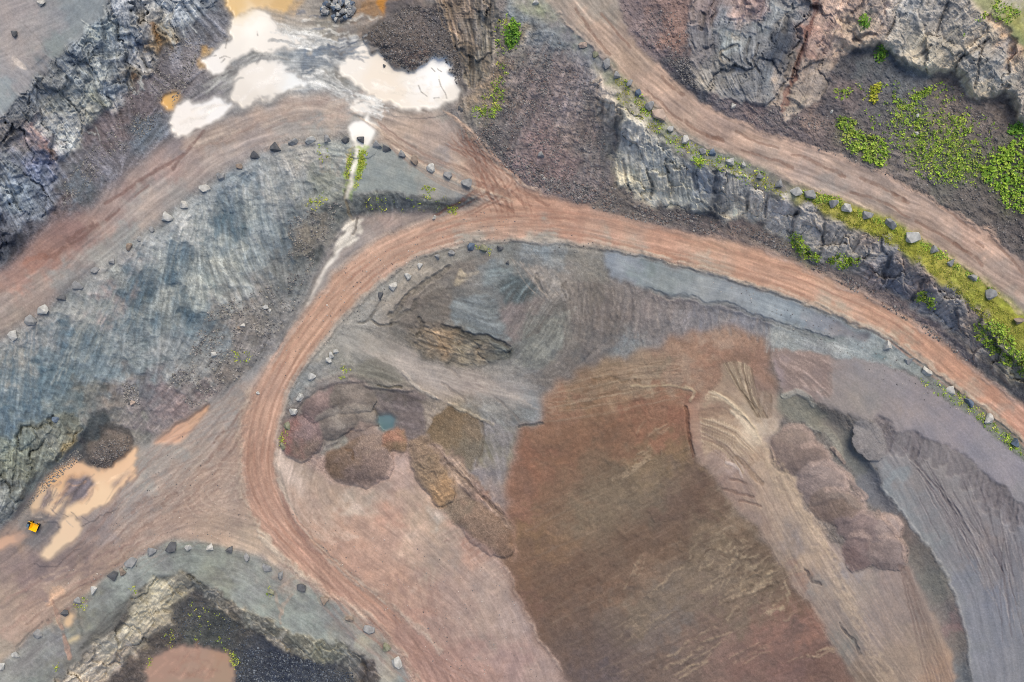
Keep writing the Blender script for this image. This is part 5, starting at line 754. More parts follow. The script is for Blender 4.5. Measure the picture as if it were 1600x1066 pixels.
water('milky_pond', [(529, 101), (542, 86), (556, 76), (565, 66), (570, 70), (577, 78), (592, 84), (602, 95), (613, 106), (626, 111), (641, 113), (653, 109), (668, 94), (681, 84), (686, 92), (699, 91), (704, 105), (704, 114), (712, 128), (717, 137), (715, 152), (706, 158), (696, 162), (686, 170), (674, 172), (664, 171), (651, 175), (637, 172), (623, 167), (605, 160), (592, 158), (577, 149), (565, 140), (552, 129), (541, 122), (537, 114)],
      [(545, 100, W1), (600, 120, W2), (620, 150, W2), (650, 150, W1), (690, 120, (246, 246, 244)), (670, 130, (240, 242, 242)), (705, 150, W3)], WL, jit=2.5)
water('milky_pond', [(370, 115), (385, 103), (405, 95), (430, 94), (445, 104), (458, 114), (470, 118), (482, 127), (465, 135), (445, 145), (420, 156), (400, 161), (378, 165), (362, 158), (363, 145), (369, 130)], [(410, 120, W1), (400, 150, W3), (470, 128, (236, 238, 236))], WL, jit=4)
water('milky_pond', [(271, 168), (290, 158), (300, 164), (315, 164), (330, 151), (345, 154), (360, 165), (350, 178), (335, 190), (310, 200), (290, 210), (273, 214), (270, 195), (265, 178)], [(290, 190, (240, 234, 226)), (340, 165, (240, 238, 234))], WL, jit=3)
water('milky_pond', [(318, 93), (330, 82), (345, 70), (356, 62), (362, 34), (372, 20), (392, 12), (415, 18), (425, 28), (438, 42), (440, 52), (470, 57), (480, 63), (462, 70), (440, 74), (425, 84), (408, 86), (396, 80), (382, 84), (370, 92), (358, 98), (352, 112), (340, 116), (328, 112), (316, 108)], [(390, 40, (248, 244, 236)), (380, 22, (236, 222, 196)), (360, 80, W1), (440, 60, W1), (335, 100, (240, 236, 230))], WL, jit=5)
water('orange_pool', [(352, -70), (356, 0), (362, 22), (372, 26), (392, 14), (415, 12), (450, 18), (458, 4), (462, -70)], [(370, 15, (222, 188, 130)), (400, 2, (212, 176, 120)), (440, 5, (206, 172, 118)), (395, 14, (240, 222, 190))], WL, jit=3)
water('orange_pool', [(250, 166), (252, 158), (262, 147), (276, 142), (282, 148), (276, 160), (270, 170), (260, 172)], [(262, 158, (222, 176, 104)), (276, 150, (196, 160, 110))], WL + .01, jit=3)
water('milky_pond', [(547, 165), (552, 156), (558, 152), (577, 151), (586, 155), (592, 161), (590, 170), (580, 174), (576, 175), (577, 188), (584, 193), (587, 198), (585, 210), (578, 220), (575, 230), (565, 236), (552, 233), (547, 218), (544, 200), (552, 192), (568, 189), (573, 176), (566, 180), (557, 177)], [(570, 160, W1), (565, 205, (250, 248, 242)), (560, 228, (226, 222, 208))], WL - .05, jit=1.5)
# stream
for pts, w, c in [([(566, 230), (557, 240), (554, 255), (550, 270), (547, 285), (542, 303)], 15, (150, 178, 72)), ([(560, 235), (566, 250), (560, 270)], 9, (156, 176, 70)), ([(546, 236), (543, 260), (548, 280)], 6, (178, 166, 120))]:
    stroke(pts, w, c, .75, 0, .9, 1)
blot([(546, 343), (567, 343), (566, 364), (549, 366), (536, 360)], (214, 206, 192), .9, 2, 1.5)
blot([(532, 371), (545, 367), (562, 371), (556, 378), (542, 386), (524, 396), (521, 390)], (208, 202, 190), .9, 2, 1.5)
stroke([(559, 341), (556, 352), (552, 366)], 5, (112, 106, 100), .8, -.15, .4)
stroke([(540, 300), (538, 318), (546, 334), (552, 342)], 7, (120, 108, 88), .7, -.3, .8)
SPTS = [(558, 232), (556, 245), (552, 265), (549, 285), (543, 304), (540, 312)]
def ribbon(c, w):
    c = catmull(c, 4); t = np.gradient(c, axis=0); t /= np.linalg.norm(t, axis=1)[:, None]; n = np.stack([-t[:, 1], t[:, 0]], 1)
    ww = np.interp(np.linspace(0, 1, len(c)), np.linspace(0, 1, len(w)), w)[:, None] / 2
    return [tuple(p) for p in c + n * ww] + [tuple(p) for p in (c - n * ww)[::-1]]
# orange pools on the left yard
OP = [(230, 194, 158), (222, 184, 148), (233, 203, 167)]
POOL = [(123, 716), (130, 723), (137, 728), (150, 733), (162, 735), (177, 728), (190, 718), (200, 708), (211, 698), (213, 705), (210, 727), (214, 745), (198, 758), (175, 778), (155, 790), (142, 794), (127, 806), (112, 816), (101, 812), (104, 800), (112, 784), (104, 778), (96, 792), (86, 806), (74, 800), (66, 796), (52, 800), (50, 792), (54, 778), (64, 762), (72, 752), (72, 744), (84, 737), (96, 730), (110, 722)]
water('muddy_pool', POOL, [(120, 735, OP[1]), (190, 735, OP[0]), (80, 745, (218, 176, 132)), (160, 775, OP[2]), (120, 800, OP[2]), (75, 785, (214, 188, 158))], -5.42, jit=3)
for pts in ([(100, 755), (112, 742), (128, 742), (140, 750), (148, 762), (140, 775), (125, 785), (112, 790), (108, 780), (115, 768), (104, 776), (92, 782), (94, 768)], [(178, 758), (184, 748), (200, 742), (206, 744), (190, 752), (180, 762)], [(60, 788), (70, 772), (80, 770), (76, 784), (66, 796)]):
    region('mud_bank', 'soil', pts, [(pts[0][0], pts[0][1], (124, 114, 116)), (pts[4][0], pts[4][1], (116, 110, 116))], jit=5, soft=3, tex=dict(SOILT, l2=.16, l3=.2), relief=[], level=-5.38)
for q in range(14):
    x = 88 + rng.random() * 60; y = 740 + rng.random() * 40
    stroke([(x, y), (x - 10 - 14 * rng.random(), y + 14 + 12 * rng.random())], 2 + 3 * rng.random(), (128, 116, 116), .5, 0, .8)
for q in range(9):
    x = 62 + 5 * q; y = 790 + rng.normal() * 5
    stroke([(x, y), (x + 12, y - 22 - 6 * rng.random())], 1.8, (112, 104, 104), .6, 0, .7)
water('muddy_pool', [(127, 822), (127, 828), (121, 840), (114, 845), (104, 850), (94, 858), (84, 867), (76, 873), (66, 872), (64, 866), (68, 858), (80, 850), (86, 842), (91, 826), (97, 816), (106, 806), (118, 806)], [(105, 825, (228, 200, 168)), (80, 862, (228, 202, 170))], -5.85, jit=2.5)
water('muddy_pool', [(240, 694), (258, 680), (274, 664), (290, 656), (304, 648), (329, 631), (326, 640), (312, 656), (299, 671), (280, 692), (262, 694)], [(270, 684, (214, 172, 144)), (310, 650, (206, 168, 138))], -4.9, jit=1.5)
water('muddy_pool', [(-60, 856), (0, 843), (20, 834), (34, 828), (41, 838), (30, 846), (14, 856), (0, 860), (-60, 874)], [(10, 846, (206, 168, 142)), (30, 836, (176, 150, 134))], -5.9, jit=2)
water('muddy_pool', [(110, 958), (117, 962), (114, 974), (106, 981), (101, 976), (104, 966)], [(110, 968, (214, 184, 148))], -6.95, jit=1.5)
water('muddy_pool', [(106, 1002), (115, 996), (123, 994), (125, 999), (112, 1004), (107, 1007)], [(115, 1000, (208, 190, 152))], -7.1, jit=1.5)
stroke([(78, 945), (86, 930), (95, 925)], 12, (222, 180, 146), .55, 0, .7, 1)
stroke([(84, 940), (92, 970), (98, 990), (104, 1010), (108, 1030)], 6, (168, 138, 122), .8, -.2, .5)
water('brown_pond', [(230, 1040), (238, 1030), (253, 1020), (268, 1012), (285, 1008), (299, 1009), (325, 1016), (355, 1018), (361, 1026), (364, 1048), (365, 1070), (362, 1160), (228, 1160), (228, 1066)], [(260, 1030, (168, 138, 122)), (300, 1020, (166, 140, 124)), (300, 1060, (158, 137, 121)), (350, 1050, (164, 140, 120)), (355, 1025, (170, 138, 116))], -18.05, jit=2.5)
water('teal_puddle', [(590, 650), (596, 648), (612, 648), (617, 654), (616, 668), (608, 671), (600, 674), (595, 671), (590, 662)], [(600, 656, (104, 126, 134)), (610, 665, (82, 106, 116)), (597, 668, (92, 122, 118))], -8.3, jit=1)
def rot_ring(pts, c, w, al=.6): stroke(list(pts) + [pts[0]], w, c, al, 0, .8, 1, 1)
# ------------------------------------------------------------------ marks: windrows, tyre tracks, cracks, pale dust, rills
def fan(a, b, n, w, rgb, al, dz=0, jit=2., bow=0.):
    n = int(n * 1.5); w = 1.2 + w * .42; dz = dz * .4; al = al * .85
    A = catmull(a, 8); B = catmull(b, 8)
    for k in range(n):
        t = (k + .5 + rng.normal() * .25) / n
        p = A[int(np.clip(t, 0, .999) * len(A))]; q = B[int(np.clip(t, 0, .999) * len(B))]
        m = (p + q) / 2 + np.array([-(q - p)[1], (q - p)[0]]) * bow + rng.normal(size=2) * jit
        stroke([tuple(p), tuple(m), tuple(q)], w * (.6 + .8 * rng.random()), rgb, al * (.6 + .6 * rng.random()), dz, .5, .8)
def offset(line, d):
    c = np.asarray(line, float); t = np.gradient(c, axis=0); t /= np.linalg.norm(t, axis=1)[:, None] + 1e-6
    return [tuple(p) for p in c + np.stack([-t[:, 1], t[:, 0]], 1) * d]
def cut(line, i0, i1): return [tuple(p) for p in np.asarray(line)[i0:i1]]
# pale dusty margins and windrows of the haul road
stroke([p for p in ROADIN[2:-3]], 9, (178, 166, 152), .55, .18, .6, 1)
stroke([p for p in ROADIN[2:16]], 8, (188, 174, 156), .5, .1, .5, 1)
stroke(offset(ROADIN[2:-6], -5.5), 3, (104, 102, 98), .42, -.12, .6, .8)
stroke([p for p in ROADOUT[2:18]], 9, (192, 178, 160), .5, .15, .6, 1)
stroke([p for p in ROADOUT[18:32]], 8, (176, 162, 150), .4, .1, .6, 1)
stroke([p for p in ROADOUT[40:-1]], 8, (170, 152, 142), .55, .15, .7, 1)
stroke([(400, 822), (425, 852), (452, 882), (480, 902)], 10, (196, 182, 164), .6, .1, .5, 1)
# darker wheel paths along the haul road
for d, c, al in [(-17, (158, 120, 102), .45), (-9, (160, 122, 104), .4), (4, (158, 120, 104), .45), (14, (164, 126, 108), .4), (-3, (200, 164, 144), .35), (22, (196, 160, 140), .3), (-24, (166, 128, 110), .35)]:
    L = offset(roadline[4:-8], d)
    for k in range(0, len(L) - 12, 9):
        if rng.random() < .82: stroke(L[k:k + 12], 2.6 + rng.random() * 2.5, c, al * (.5 + .7 * rng.random()), 0, .4, .8, 1)
# upper road: loader ruts
for pts, w in [([(938, 20), (955, 40), (970, 58), (985, 74)], 4), ([(1032, 120), (1045, 132), (1055, 140), (1066, 150)], 5), ([(1072, 190), (1090, 203), (1110, 213), (1130, 220)], 7), ([(1105, 212), (1128, 219)], 6), ([(1150, 206), (1180, 220), (1215, 232)], 4), ([(1238, 242), (1262, 250), (1290, 262), (1320, 276)], 5),
               ([(1345, 280), (1370, 290), (1392, 300), (1414, 312)], 5), ([(1396, 305), (1418, 314)], 6), ([(1430, 345), (1455, 358), (1478, 372), (1510, 395)], 5), ([(1488, 380), (1505, 392), (1515, 400)], 7), ([(1523, 405), (1534, 414)], 7), ([(1525, 377), (1537, 385)], 5), ([(1545, 370), (1570, 395), (1600, 425)], 5), ([(1470, 320), (1500, 345), (1530, 365)], 4), ([(900, 15), (925, 50), (950, 85)], 5), ([(1010, 140), (1040, 168), (1065, 190)], 4), ([(1160, 235), (1200, 248), (1240, 262)], 4), ([(1330, 300), (1370, 312), (1420, 340)], 4)]:
    stroke(pts, w, (120, 94, 82), .62, -.06, .5, .6)
for pts, w in [([(1028, 105), (1045, 120), (1060, 138)], 6), ([(1100, 165), (1140, 188), (1170, 200)], 6), ([(1150, 190), (1200, 210), (1270, 232), (1340, 258)], 7), ([(1370, 265), (1420, 292), (1480, 325), (1540, 366)], 8), ([(1000, 140), (1030, 165), (1055, 190)], 6), ([(1540, 360), (1560, 378)], 13)]:
    stroke(pts, w, (206, 176, 156), .5, .06, .6, 1)
stroke([(870, 20), (905, 55), (945, 92), (980, 128), (1018, 162), (1050, 195), (1082, 220), (1130, 240)], 5, (186, 166, 150), .45, .2, .7, 1)
for pts in ([(1215, 262), (1251, 288), (1306, 306), (1365, 327)], [(1480, 400), (1510, 418), (1550, 450), (1590, 488)]): stroke(pts, 6, (196, 174, 154), .5, .15, .6, 1)
# left track ruts
for pts, w, c in [([(285, 240), (260, 258), (225, 278), (190, 302), (165, 318)], 5, (116, 92, 86)), ([(318, 205), (300, 228), (278, 252), (268, 262)], 5, (112, 90, 84)), ([(232, 290), (210, 308)], 4, (120, 98, 92)), ([(185, 328), (165, 345)], 5, (120, 96, 90)), ([(145, 350), (125, 362), (105, 375)], 7, (112, 86, 80)), ([(152, 352), (130, 368), (108, 382)], 6, (116, 90, 84)), ([(100, 388), (85, 400), (70, 404)], 8, (116, 88, 80)), ([(70, 400), (50, 402), (40, 410)], 9, (150, 112, 98))]:
    stroke(pts, w, c, .7, -.06, .4, .6)
for q in range(26):
    x = 300 + rng.random() * 230; y = 235 - (x - 300) * .28 + rng.normal() * 14
    stroke([(x, y), (x + 26, y - 11 + rng.normal() * 2), (x + 60, y - 20 + rng.normal() * 3)], 2.5 + 3 * rng.random(), [(190, 174, 160), (134, 116, 108), (178, 158, 146)][q % 3], .35, 0, .8, 1)
fan([(560, 182), (590, 200), (605, 225)], [(780, 305), (800, 315), (770, 320)], 16, 4, (196, 178, 160), .35, .05, 4, .06)
fan([(590, 190), (600, 212), (610, 232)], [(745, 270), (790, 300), (770, 312)], 14, 3.5, (138, 116, 106), .4, -.05, 4, .05)
fan([(692, 172), (700, 176), (708, 182)], [(765, 262), (790, 276), (810, 292)], 9, 3.5, (198, 172, 152), .4, .05, 2, -.05)
for pts in ([(800, 300), (815, 315), (830, 322)], [(812, 298), (840, 312), (856, 322)], [(785, 312), (800, 330)], [(760, 300), (775, 318), (800, 326)]): stroke(pts, 4.5, (132, 98, 84), .55, -.08, .5)
stroke([(792, 268), (815, 286), (845, 303)], 7, (206, 184, 166), .6, .15, .5)
# bench scratches and rills below the boulder row
fan([(130, 500), (240, 400), (330, 320), (420, 270)], [(60, 640), (180, 560), (300, 480), (440, 400)], 34, 3, (96, 110, 118), .4, -.12, 6, .03)
fan([(130, 500), (240, 400), (330, 320), (420, 270)], [(80, 600), (200, 520), (330, 450), (450, 370)], 30, 4.5, (164, 166, 158), .3, .10, 6, .03)
fan([(10, 540), (60, 510)], [(0, 640), (60, 640)], 9, 6, (82, 104, 118), .45, -.1, 6)
fan([(280, 400), (420, 400)], [(300, 470), (460, 470)], 12, 2.5, (88, 94, 92), .45, -.15, 4)
fan([(330, 520), (440, 470)], [(260, 610), (380, 570)], 14, 3, (100, 98, 94), .35, -.1, 5)
blot([(455, 380), (470, 345), (495, 330), (510, 345), (500, 375), (488, 395), (475, 400)], (124, 118, 108), .7, 3, 3, .3)
for (x, y, c) in [(300, 410, 0), (262, 430, 0), (240, 480, 0), (225, 450, 0), (345, 350, 0), (285, 490, 0), (100, 530, 0), (145, 545, 0), (360, 340, 0), (200, 450, 0), (310, 495, 0), (250, 405, 1), (300, 445, 1), (330, 410, 1), (360, 420, 1), (255, 475, 1), (390, 330, 1), (180, 420, 1)]:
    r = 12 + 18 * rng.random(); blot(ell(x, y, r * 1.4, r * .7, .9 + rng.normal() * .3, 12), [(72, 90, 102), (172, 174, 166)][c], .62, 9, 5, -.15 * (1 - c), .26)
fan([(500, 240), (535, 245)], [(500, 268), (530, 275)], 6, 4, (162, 148, 136), .4)
# left plateau crack and slabs
stroke([(70, 90), (62, 100), (50, 108)], 5, (104, 108, 114), .6, -.2); stroke([(24, 92), (30, 100), (36, 108)], 8, (208, 196, 184), .7); stroke([(40, 40), (60, 62), (75, 84)], 3, (110, 108, 110), .5)
blot([(58, 84), (72, 80), (68, 110), (58, 112)], (100, 110, 122), .55, 5, 5)
# rock veins upper left
for q in range(26):
    x, y = [(165, 20), (185, 60), (150, 90), (200, 120), (130, 120), (190, 160), (60, 200), (110, 180), (130, 205), (250, 20), (280, 30)][q % 11]
    x += rng.normal() * 14; y += rng.normal() * 14; a = 1.1 + rng.normal() * .4; ln = 14 + 24 * rng.random()
    stroke([(x, y), (x + math.cos(a) * ln * .5 + rng.normal() * 3, y + math.sin(a) * ln * .5), (x + math.cos(a) * ln, y + math.sin(a) * ln)], 2 + 2.5 * rng.random(), (176, 180, 178), .6, .15, .9)
stroke([(240, 40), (248, 60), (250, 78)], 9, (132, 92, 44), .55, 0, .9, 1); stroke([(205, 120), (215, 126)], 8, (130, 96, 64), .6)
stroke([(50, 195), (60, 210), (72, 235)], 8, (164, 130, 122), .55, 0, .8, 1); stroke([(78, 236), (88, 246)], 9, (92, 64, 50), .7)
# upper right rock: rusty dyke, joints, ledges
stroke([(1276, -10), (1270, 20), (1262, 50), (1254, 80), (1244, 105), (1236, 130), (1226, 160), (1222, 175)], 9, (120, 84, 76), .75, -.4, .6)
stroke([(1262, 50), (1250, 85), (1238, 118)], 3, (70, 54, 52), .7, -.5, .4)
for pts, w in [([(1480, 5), (1470, 30), (1462, 50)], 4), ([(1455, 72), (1440, 84), (1430, 90)], 4), ([(1540, 66), (1520, 80), (1502, 92)], 4), ([(1530, 85), (1528, 110), (1524, 138)], 5), ([(1545, 60), (1535, 75), (1530, 90)], 4), ([(1335, 65), (1350, 55), (1368, 54)], 6), ([(1400, 20), (1392, 45), (1385, 60)], 3), ([(1330, 20), (1345, 8), (1350, -10)], 4), ([(1170, 60), (1165, 90), (1172, 100)], 5), ([(1130, 85), (1140, 95)], 4), ([(1150, 70), (1128, 80), (1128, 95)], 4), ([(1185, 70), (1178, 95), (1186, 112)], 4), ([(1100, 20), (1095, 45)], 5), ([(1230, 30), (1225, 50)], 7)]:
    stroke(pts, w, (78, 76, 76), .6, -.5, .5)
for pts, w in [([(1312, 74), (1330, 76), (1352, 66), (1372, 64)], 8), ([(1430, 100), (1450, 112), (1480, 110)], 7), ([(1510, 140), (1525, 150), (1545, 148), (1572, 140)], 8), ([(1452, 72), (1420, 88), (1400, 95)], 7), ([(1225, 170), (1245, 165), (1262, 150)], 6), ([(1132, 78), (1126, 90), (1134, 98)], 5), ([(1140, 55), (1150, 58)], 10)]:
    stroke(pts, w, (176, 164, 146), .5, .25, .7, .9)
blot([(1200, 58), (1222, 56), (1234, 76), (1230, 100), (1215, 110), (1200, 100)], (54, 62, 74), .75, 6, 5, -.5, .25)
for pts in ([(932, 165), (942, 168), (950, 178)], [(925, 130), (935, 124)]): stroke(pts, 6, (160, 146, 130), .6, .3)
# cliff under the verge: clefts
for pts, w in [([(966, 175), (967, 200), (962, 230), (958, 262), (962, 290)], 9), ([(1118, 268), (1120, 295), (1118, 330)], 8), ([(1085, 270), (1086, 292)], 10), ([(1010, 265), (1018, 290), (1016, 310)], 4), ([(1040, 250), (1045, 285)], 4), ([(975, 250), (978, 280), (985, 298)], 4), ([(1170, 300), (1165, 330)], 4), ([(1200, 305), (1195, 340)], 4), ([(1245, 330), (1235, 365)], 5), ([(1290, 350), (1280, 400)], 5), ([(1090, 334), (1105, 338), (1115, 340)], 10), ([(1390, 400), (1378, 440)], 7), ([(1440, 440), (1425, 470)], 6)]:
    stroke(pts, w, (66, 70, 78), .6, -.8, .6, .8)
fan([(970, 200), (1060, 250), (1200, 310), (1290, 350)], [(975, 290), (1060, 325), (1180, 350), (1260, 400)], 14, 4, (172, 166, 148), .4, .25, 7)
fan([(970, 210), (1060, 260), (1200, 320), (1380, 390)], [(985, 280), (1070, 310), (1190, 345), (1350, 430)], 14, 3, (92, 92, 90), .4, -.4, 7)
for x, y in [(1370, 440), (1380, 447), (1390, 450), (1360, 435)]: stroke([(x + 8, y - 14), (x - 6, y + 6)], 2, (62, 60, 62), .6, -.1)
# rock ridge at the top: bedding
fan([(682, 0), (700, 5), (720, -5), (745, 0), (772, 0)], [(702, 55), (727, 110), (733, 135), (745, 132), (775, 85)], 9, 3, (86, 80, 72), .45, -.5, 5)
fan([(680, 0), (700, 5), (720, -5), (745, 0), (772, 0)], [(704, 55), (728, 110), (735, 135), (748, 130), (775, 85)], 8, 4, (160, 142, 122), .4, .3, 5)
# talus runs
fan([(800, 90), (850, 70), (905, 100), (945, 150)], [(740, 215), (790, 260), (860, 300), (940, 305)], 20, 8, (134, 118, 114), .28, .06, 6)
fan([(800, 90), (850, 70), (905, 100), (945, 150)], [(750, 220), (790, 255), (850, 295), (940, 300)], 16, 7, (92, 88, 90), .3, -.06, 6)
stroke([(860, 75), (850, 120), (830, 170), (805, 215)], 16, (94, 92, 96), .4, 0, .8, 1); stroke([(940, 190), (946, 230), (944, 280)], 14, (82, 84, 88), .45, 0, .8, 1)
# grey slope inside the bend
for pts, w, dz in [([(595, 470), (585, 485), (575, 500), (560, 505)], 4, -.2), ([(700, 418), (685, 430), (660, 446), (640, 460), (625, 480), (612, 492)], 8, -.5), ([(650, 470), (640, 485), (620, 495), (612, 505)], 6, -.3), ([(580, 500), (600, 508), (622, 504)], 4, -.3), ([(655, 498), (662, 505), (660, 515), (650, 525)], 5, -.5), ([(690, 508), (720, 520), (760, 526), (795, 540)], 6, -.6), ([(840, 430), (840, 440), (845, 450)], 5, -.2)]:
    stroke(pts, w, (88, 86, 82), .65, dz * 1.6, .5, .7)
stroke([(722, 430), (714, 440)], 12, (190, 176, 152), .75, .1, .6); stroke([(745, 425), (722, 440)], 7, (164, 154, 138), .5)
blot([(780, 440), (790, 432), (802, 432), (820, 440), (834, 448), (832, 470), (815, 476), (800, 470), (785, 460)], (96, 106, 108), .75, 4, 3, -.1, .3)
blot([(700, 480), (720, 468), (745, 462), (770, 470), (780, 490), (790, 520), (770, 515), (740, 505), (712, 498)], (122, 128, 130), .7, 3, 3, .3, .1)
blot([(755, 420), (775, 412), (800, 418), (800, 430), (770, 440), (757, 448)], (122, 134, 136), .6, 4, 4)
blot([(615, 450), (650, 420), (700, 405), (712, 412), (690, 425), (650, 450), (620, 478), (600, 490), (590, 480)], (166, 158, 146), .5, 4, 6)
fan([(830, 430), (870, 450), (885, 470)], [(790, 540), (820, 530), (840, 520)], 14, 3, (98, 94, 90), .45, -.12, 4)
fan([(800, 405), (850, 420)], [(850, 470), (875, 460)], 8, 4, (162, 152, 142), .45, .08, 4)
fan([(860, 500), (900, 480)], [(800, 570), (850, 560)], 12, 3.5, (146, 146, 138), .35, .1, 5)
stroke([(866, 440), (876, 450), (882, 468)], 12, (160, 154, 148), .6, .1, .6); stroke([(884, 440), (878, 452), (884, 465)], 3, (100, 94, 88), .6, -.2)
fan([(900, 440), (960, 445), (1010, 455), (1100, 480), (1200, 505)], [(890, 520), (950, 540), (1010, 540), (1100, 515), (1200, 540)], 30, 8, (112, 108, 108), .32, -.25, 5)
fan([(900, 440), (960, 445), (1010, 455), (1100, 480), (1200, 505)], [(895, 500), (950, 520), (1010, 525), (1100, 510), (1200, 535)], 26, 7, (146, 138, 132), .30, .25, 5)
fan([(1200, 520), (1230, 525)], [(1195, 550), (1225, 548)], 7, 3, (170, 172, 168), .4)
for q in range(12): stroke([(1240 + q * 13, 530 + q * 2), (1258 + q * 13, 536 + q * 2.2 + rng.normal() * 3)], 3, (176, 182, 182), .35, 0, .8)
stroke([(1265, 525), (1290, 532), (1310, 530)], 12, (92, 104, 106), .5, -.2, .8, 1); blot([(1360, 548), (1385, 552), (1392, 562), (1372, 566)], (98, 118, 124), .7, 4, 3)
fan([(560, 545), (620, 575)], [(760, 590), (840, 640)], 12, 4, (178, 168, 158), .3, .03, 4)
for pts in ([(690, 600), (715, 615), (730, 630)], [(775, 622), (800, 645), (815, 660)], [(700, 575), (720, 588)]): stroke(pts, 4, (118, 110, 104), .5, -.15)
stroke([(630, 580), (645, 600), (662, 612), (680, 622)], 5, (176, 168, 158), .7, .3, .5); stroke([(682, 622), (680, 640), (672, 655), (664, 672)], 6, (168, 156, 144), .6, .3, .5)
stroke([(700, 632), (725, 640), (752, 656), (770, 664)], 5, (170, 160, 142), .6, .3, .5); stroke([(752, 660), (756, 690), (745, 730)], 3.5, (98, 88, 76), .55, -.3)
stroke([(812, 668), (830, 664), (848, 662)], 4, (84, 86, 86), .7, -.4, .5); stroke([(590, 602), (605, 606), (618, 604), (628, 606)], 3.5, (80, 76, 64), .7, -.4, .7)
stroke([(540, 702), (552, 706), (550, 716)], 5, (98, 78, 62), .6, -.3); 
stroke([(700, 724), (720, 745), (735, 756), (755, 778), (785, 806)], 4, (92, 80, 72), .6, -.35, .6)
stroke([(755, 775), (770, 788), (786, 802)], 5, (84, 74, 70), .6, -.4)
blot([(665, 765), (680, 752), (700, 748), (712, 760), (700, 780), (690, 796), (676, 782)], (176, 142, 108), .5, 6, 4, 0, .25)
# red brown bank: rills, small slips
fan([(1060, 560), (1065, 620)], [(870, 600), (850, 660)], 10, 2, (160, 144, 124), .28, .05, 6)
fan([(1060, 560), (1070, 610)], [(900, 585), (880, 640)], 9, 1.6, (100, 84, 70), .32, -.05, 6)
fan([(1080, 700), (1160, 800), (1260, 950)], [(820, 800), (850, 960), (960, 1066)], 18, 3.2, (138, 122, 106), .2, .08, 9)
fan([(1080, 720), (1160, 810), (1260, 960)], [(850, 790), (870, 950), (1000, 1066)], 16, 3.2, (92, 78, 70), .2, -.08, 9)
for (x, y, ln, a) in [(1020, 695, 40, 2.5), (1010, 715, 60, 2.55), (1050, 660, 40, 2.6), (1000, 965, 50, 2.55), (1040, 960, 60, 2.5), (1160, 850, 60, 2.3), (1150, 880, 40, 2.4), (1190, 900, 50, 2.5), (1230, 880, 40, 2.6), (1200, 910, 50, 2.7), (1130, 990, 90, 2.6), (1100, 1030, 80, 2.6), (1250, 880, 40, 2.4), (1170, 920, 50, 2.7), (1060, 900, 50, 2.3), (1010, 880, 40, 2.0), (1300, 1010, 60, 2.8), (1200, 1010, 60, 2.7)]:
    for e in range(4):
        x0, y0 = x + rng.normal() * 8, y + rng.normal() * 6; l = ln * (.5 + .6 * rng.random())
        stroke([(x0, y0), (x0 + math.cos(a) * l * .5 + rng.normal() * 4, y0 + math.sin(a) * l * .5 + rng.normal() * 3), (x0 + math.cos(a) * l, y0 + math.sin(a) * l)], 2 + 3 * rng.random(), (164, 146, 124), .4, .12, .9, 1)
stroke([(1071, 636), (1074, 655), (1078, 690), (1084, 714)], 5, (96, 70, 60), .75, -.5, .4)
stroke([(985, 602), (1020, 604), (1050, 602), (1080, 610)], 3.5, (176, 160, 134), .6, .15); stroke([(1070, 605), (1084, 612), (1080, 628)], 5, (180, 164, 140), .6, .15)
stroke([(925, 595), (955, 592), (1000, 598)], 5, (108, 90, 72), .5, -.15, .8)
stroke([(788, 885), (802, 912), (816, 945), (838, 988), (858, 1020), (876, 1048)], 5, (182, 162, 150), .4, .2, .6, 1)
for q in range(26):
    x = 1070 + rng.normal() * 70; y = 600 + rng.normal() * 50
# zones of different spoil on the bank, tipped from the crest
for pts, c, al in [([(1105, 735), (1142, 790), (1060, 835), (960, 885), (850, 935), (815, 940), (805, 905), (880, 875), (980, 815), (1060, 765)], (104, 86, 75), .5), ([(1080, 715), (1000, 738), (930, 740), (880, 780), (862, 840), (925, 850), (1000, 800), (1090, 738)], (130, 117, 99), .5), ([(1000, 905), (1120, 850), (1230, 880), (1250, 930), (1150, 930), (1050, 970), (960, 1010), (940, 980)], (132, 120, 106), .38),
                   ([(1070, 640), (960, 650), (880, 690), (830, 760), (820, 800), (870, 740), (960, 690), (1075, 690)], (134, 100, 80), .4), ([(1190, 985), (1270, 945), (1290, 990), (1230, 1040), (1150, 1066), (1100, 1066)], (138, 106, 96), .35), ([(870, 1000), (960, 960), (1000, 1000), (930, 1066), (890, 1066)], (98, 86, 82), .45), ([(1180, 850), (1215, 880), (1200, 900), (1160, 880)], (98, 84, 74), .6)]: blot(pts, c, al, 10, 16, 0, .05)
for q in range(120):
    t = rng.random(); x = 1090 + 170 * t + rng.normal() * 26; y = 830 + 95 * t + rng.normal() * 34
    if not inside(np.array([x]), np.array([y]), np.array([(1060, 850), (1140, 795), (1200, 860), (1262, 945), (1280, 985), (1200, 960), (1080, 950)], float))[0]: continue
    a = 2.45 + rng.normal() * .35; l = 8 + 22 * rng.random()
    stroke([(x, y), (x + math.cos(a) * l * .5 + rng.normal() * 3, y + math.sin(a) * l * .5 + rng.normal() * 3), (x + math.cos(a) * l, y + math.sin(a) * l)], 2 + 4 * rng.random(), [(160, 144, 122), (150, 134, 114), (92, 78, 68)][q % 3], .5, .06, .9, .9)
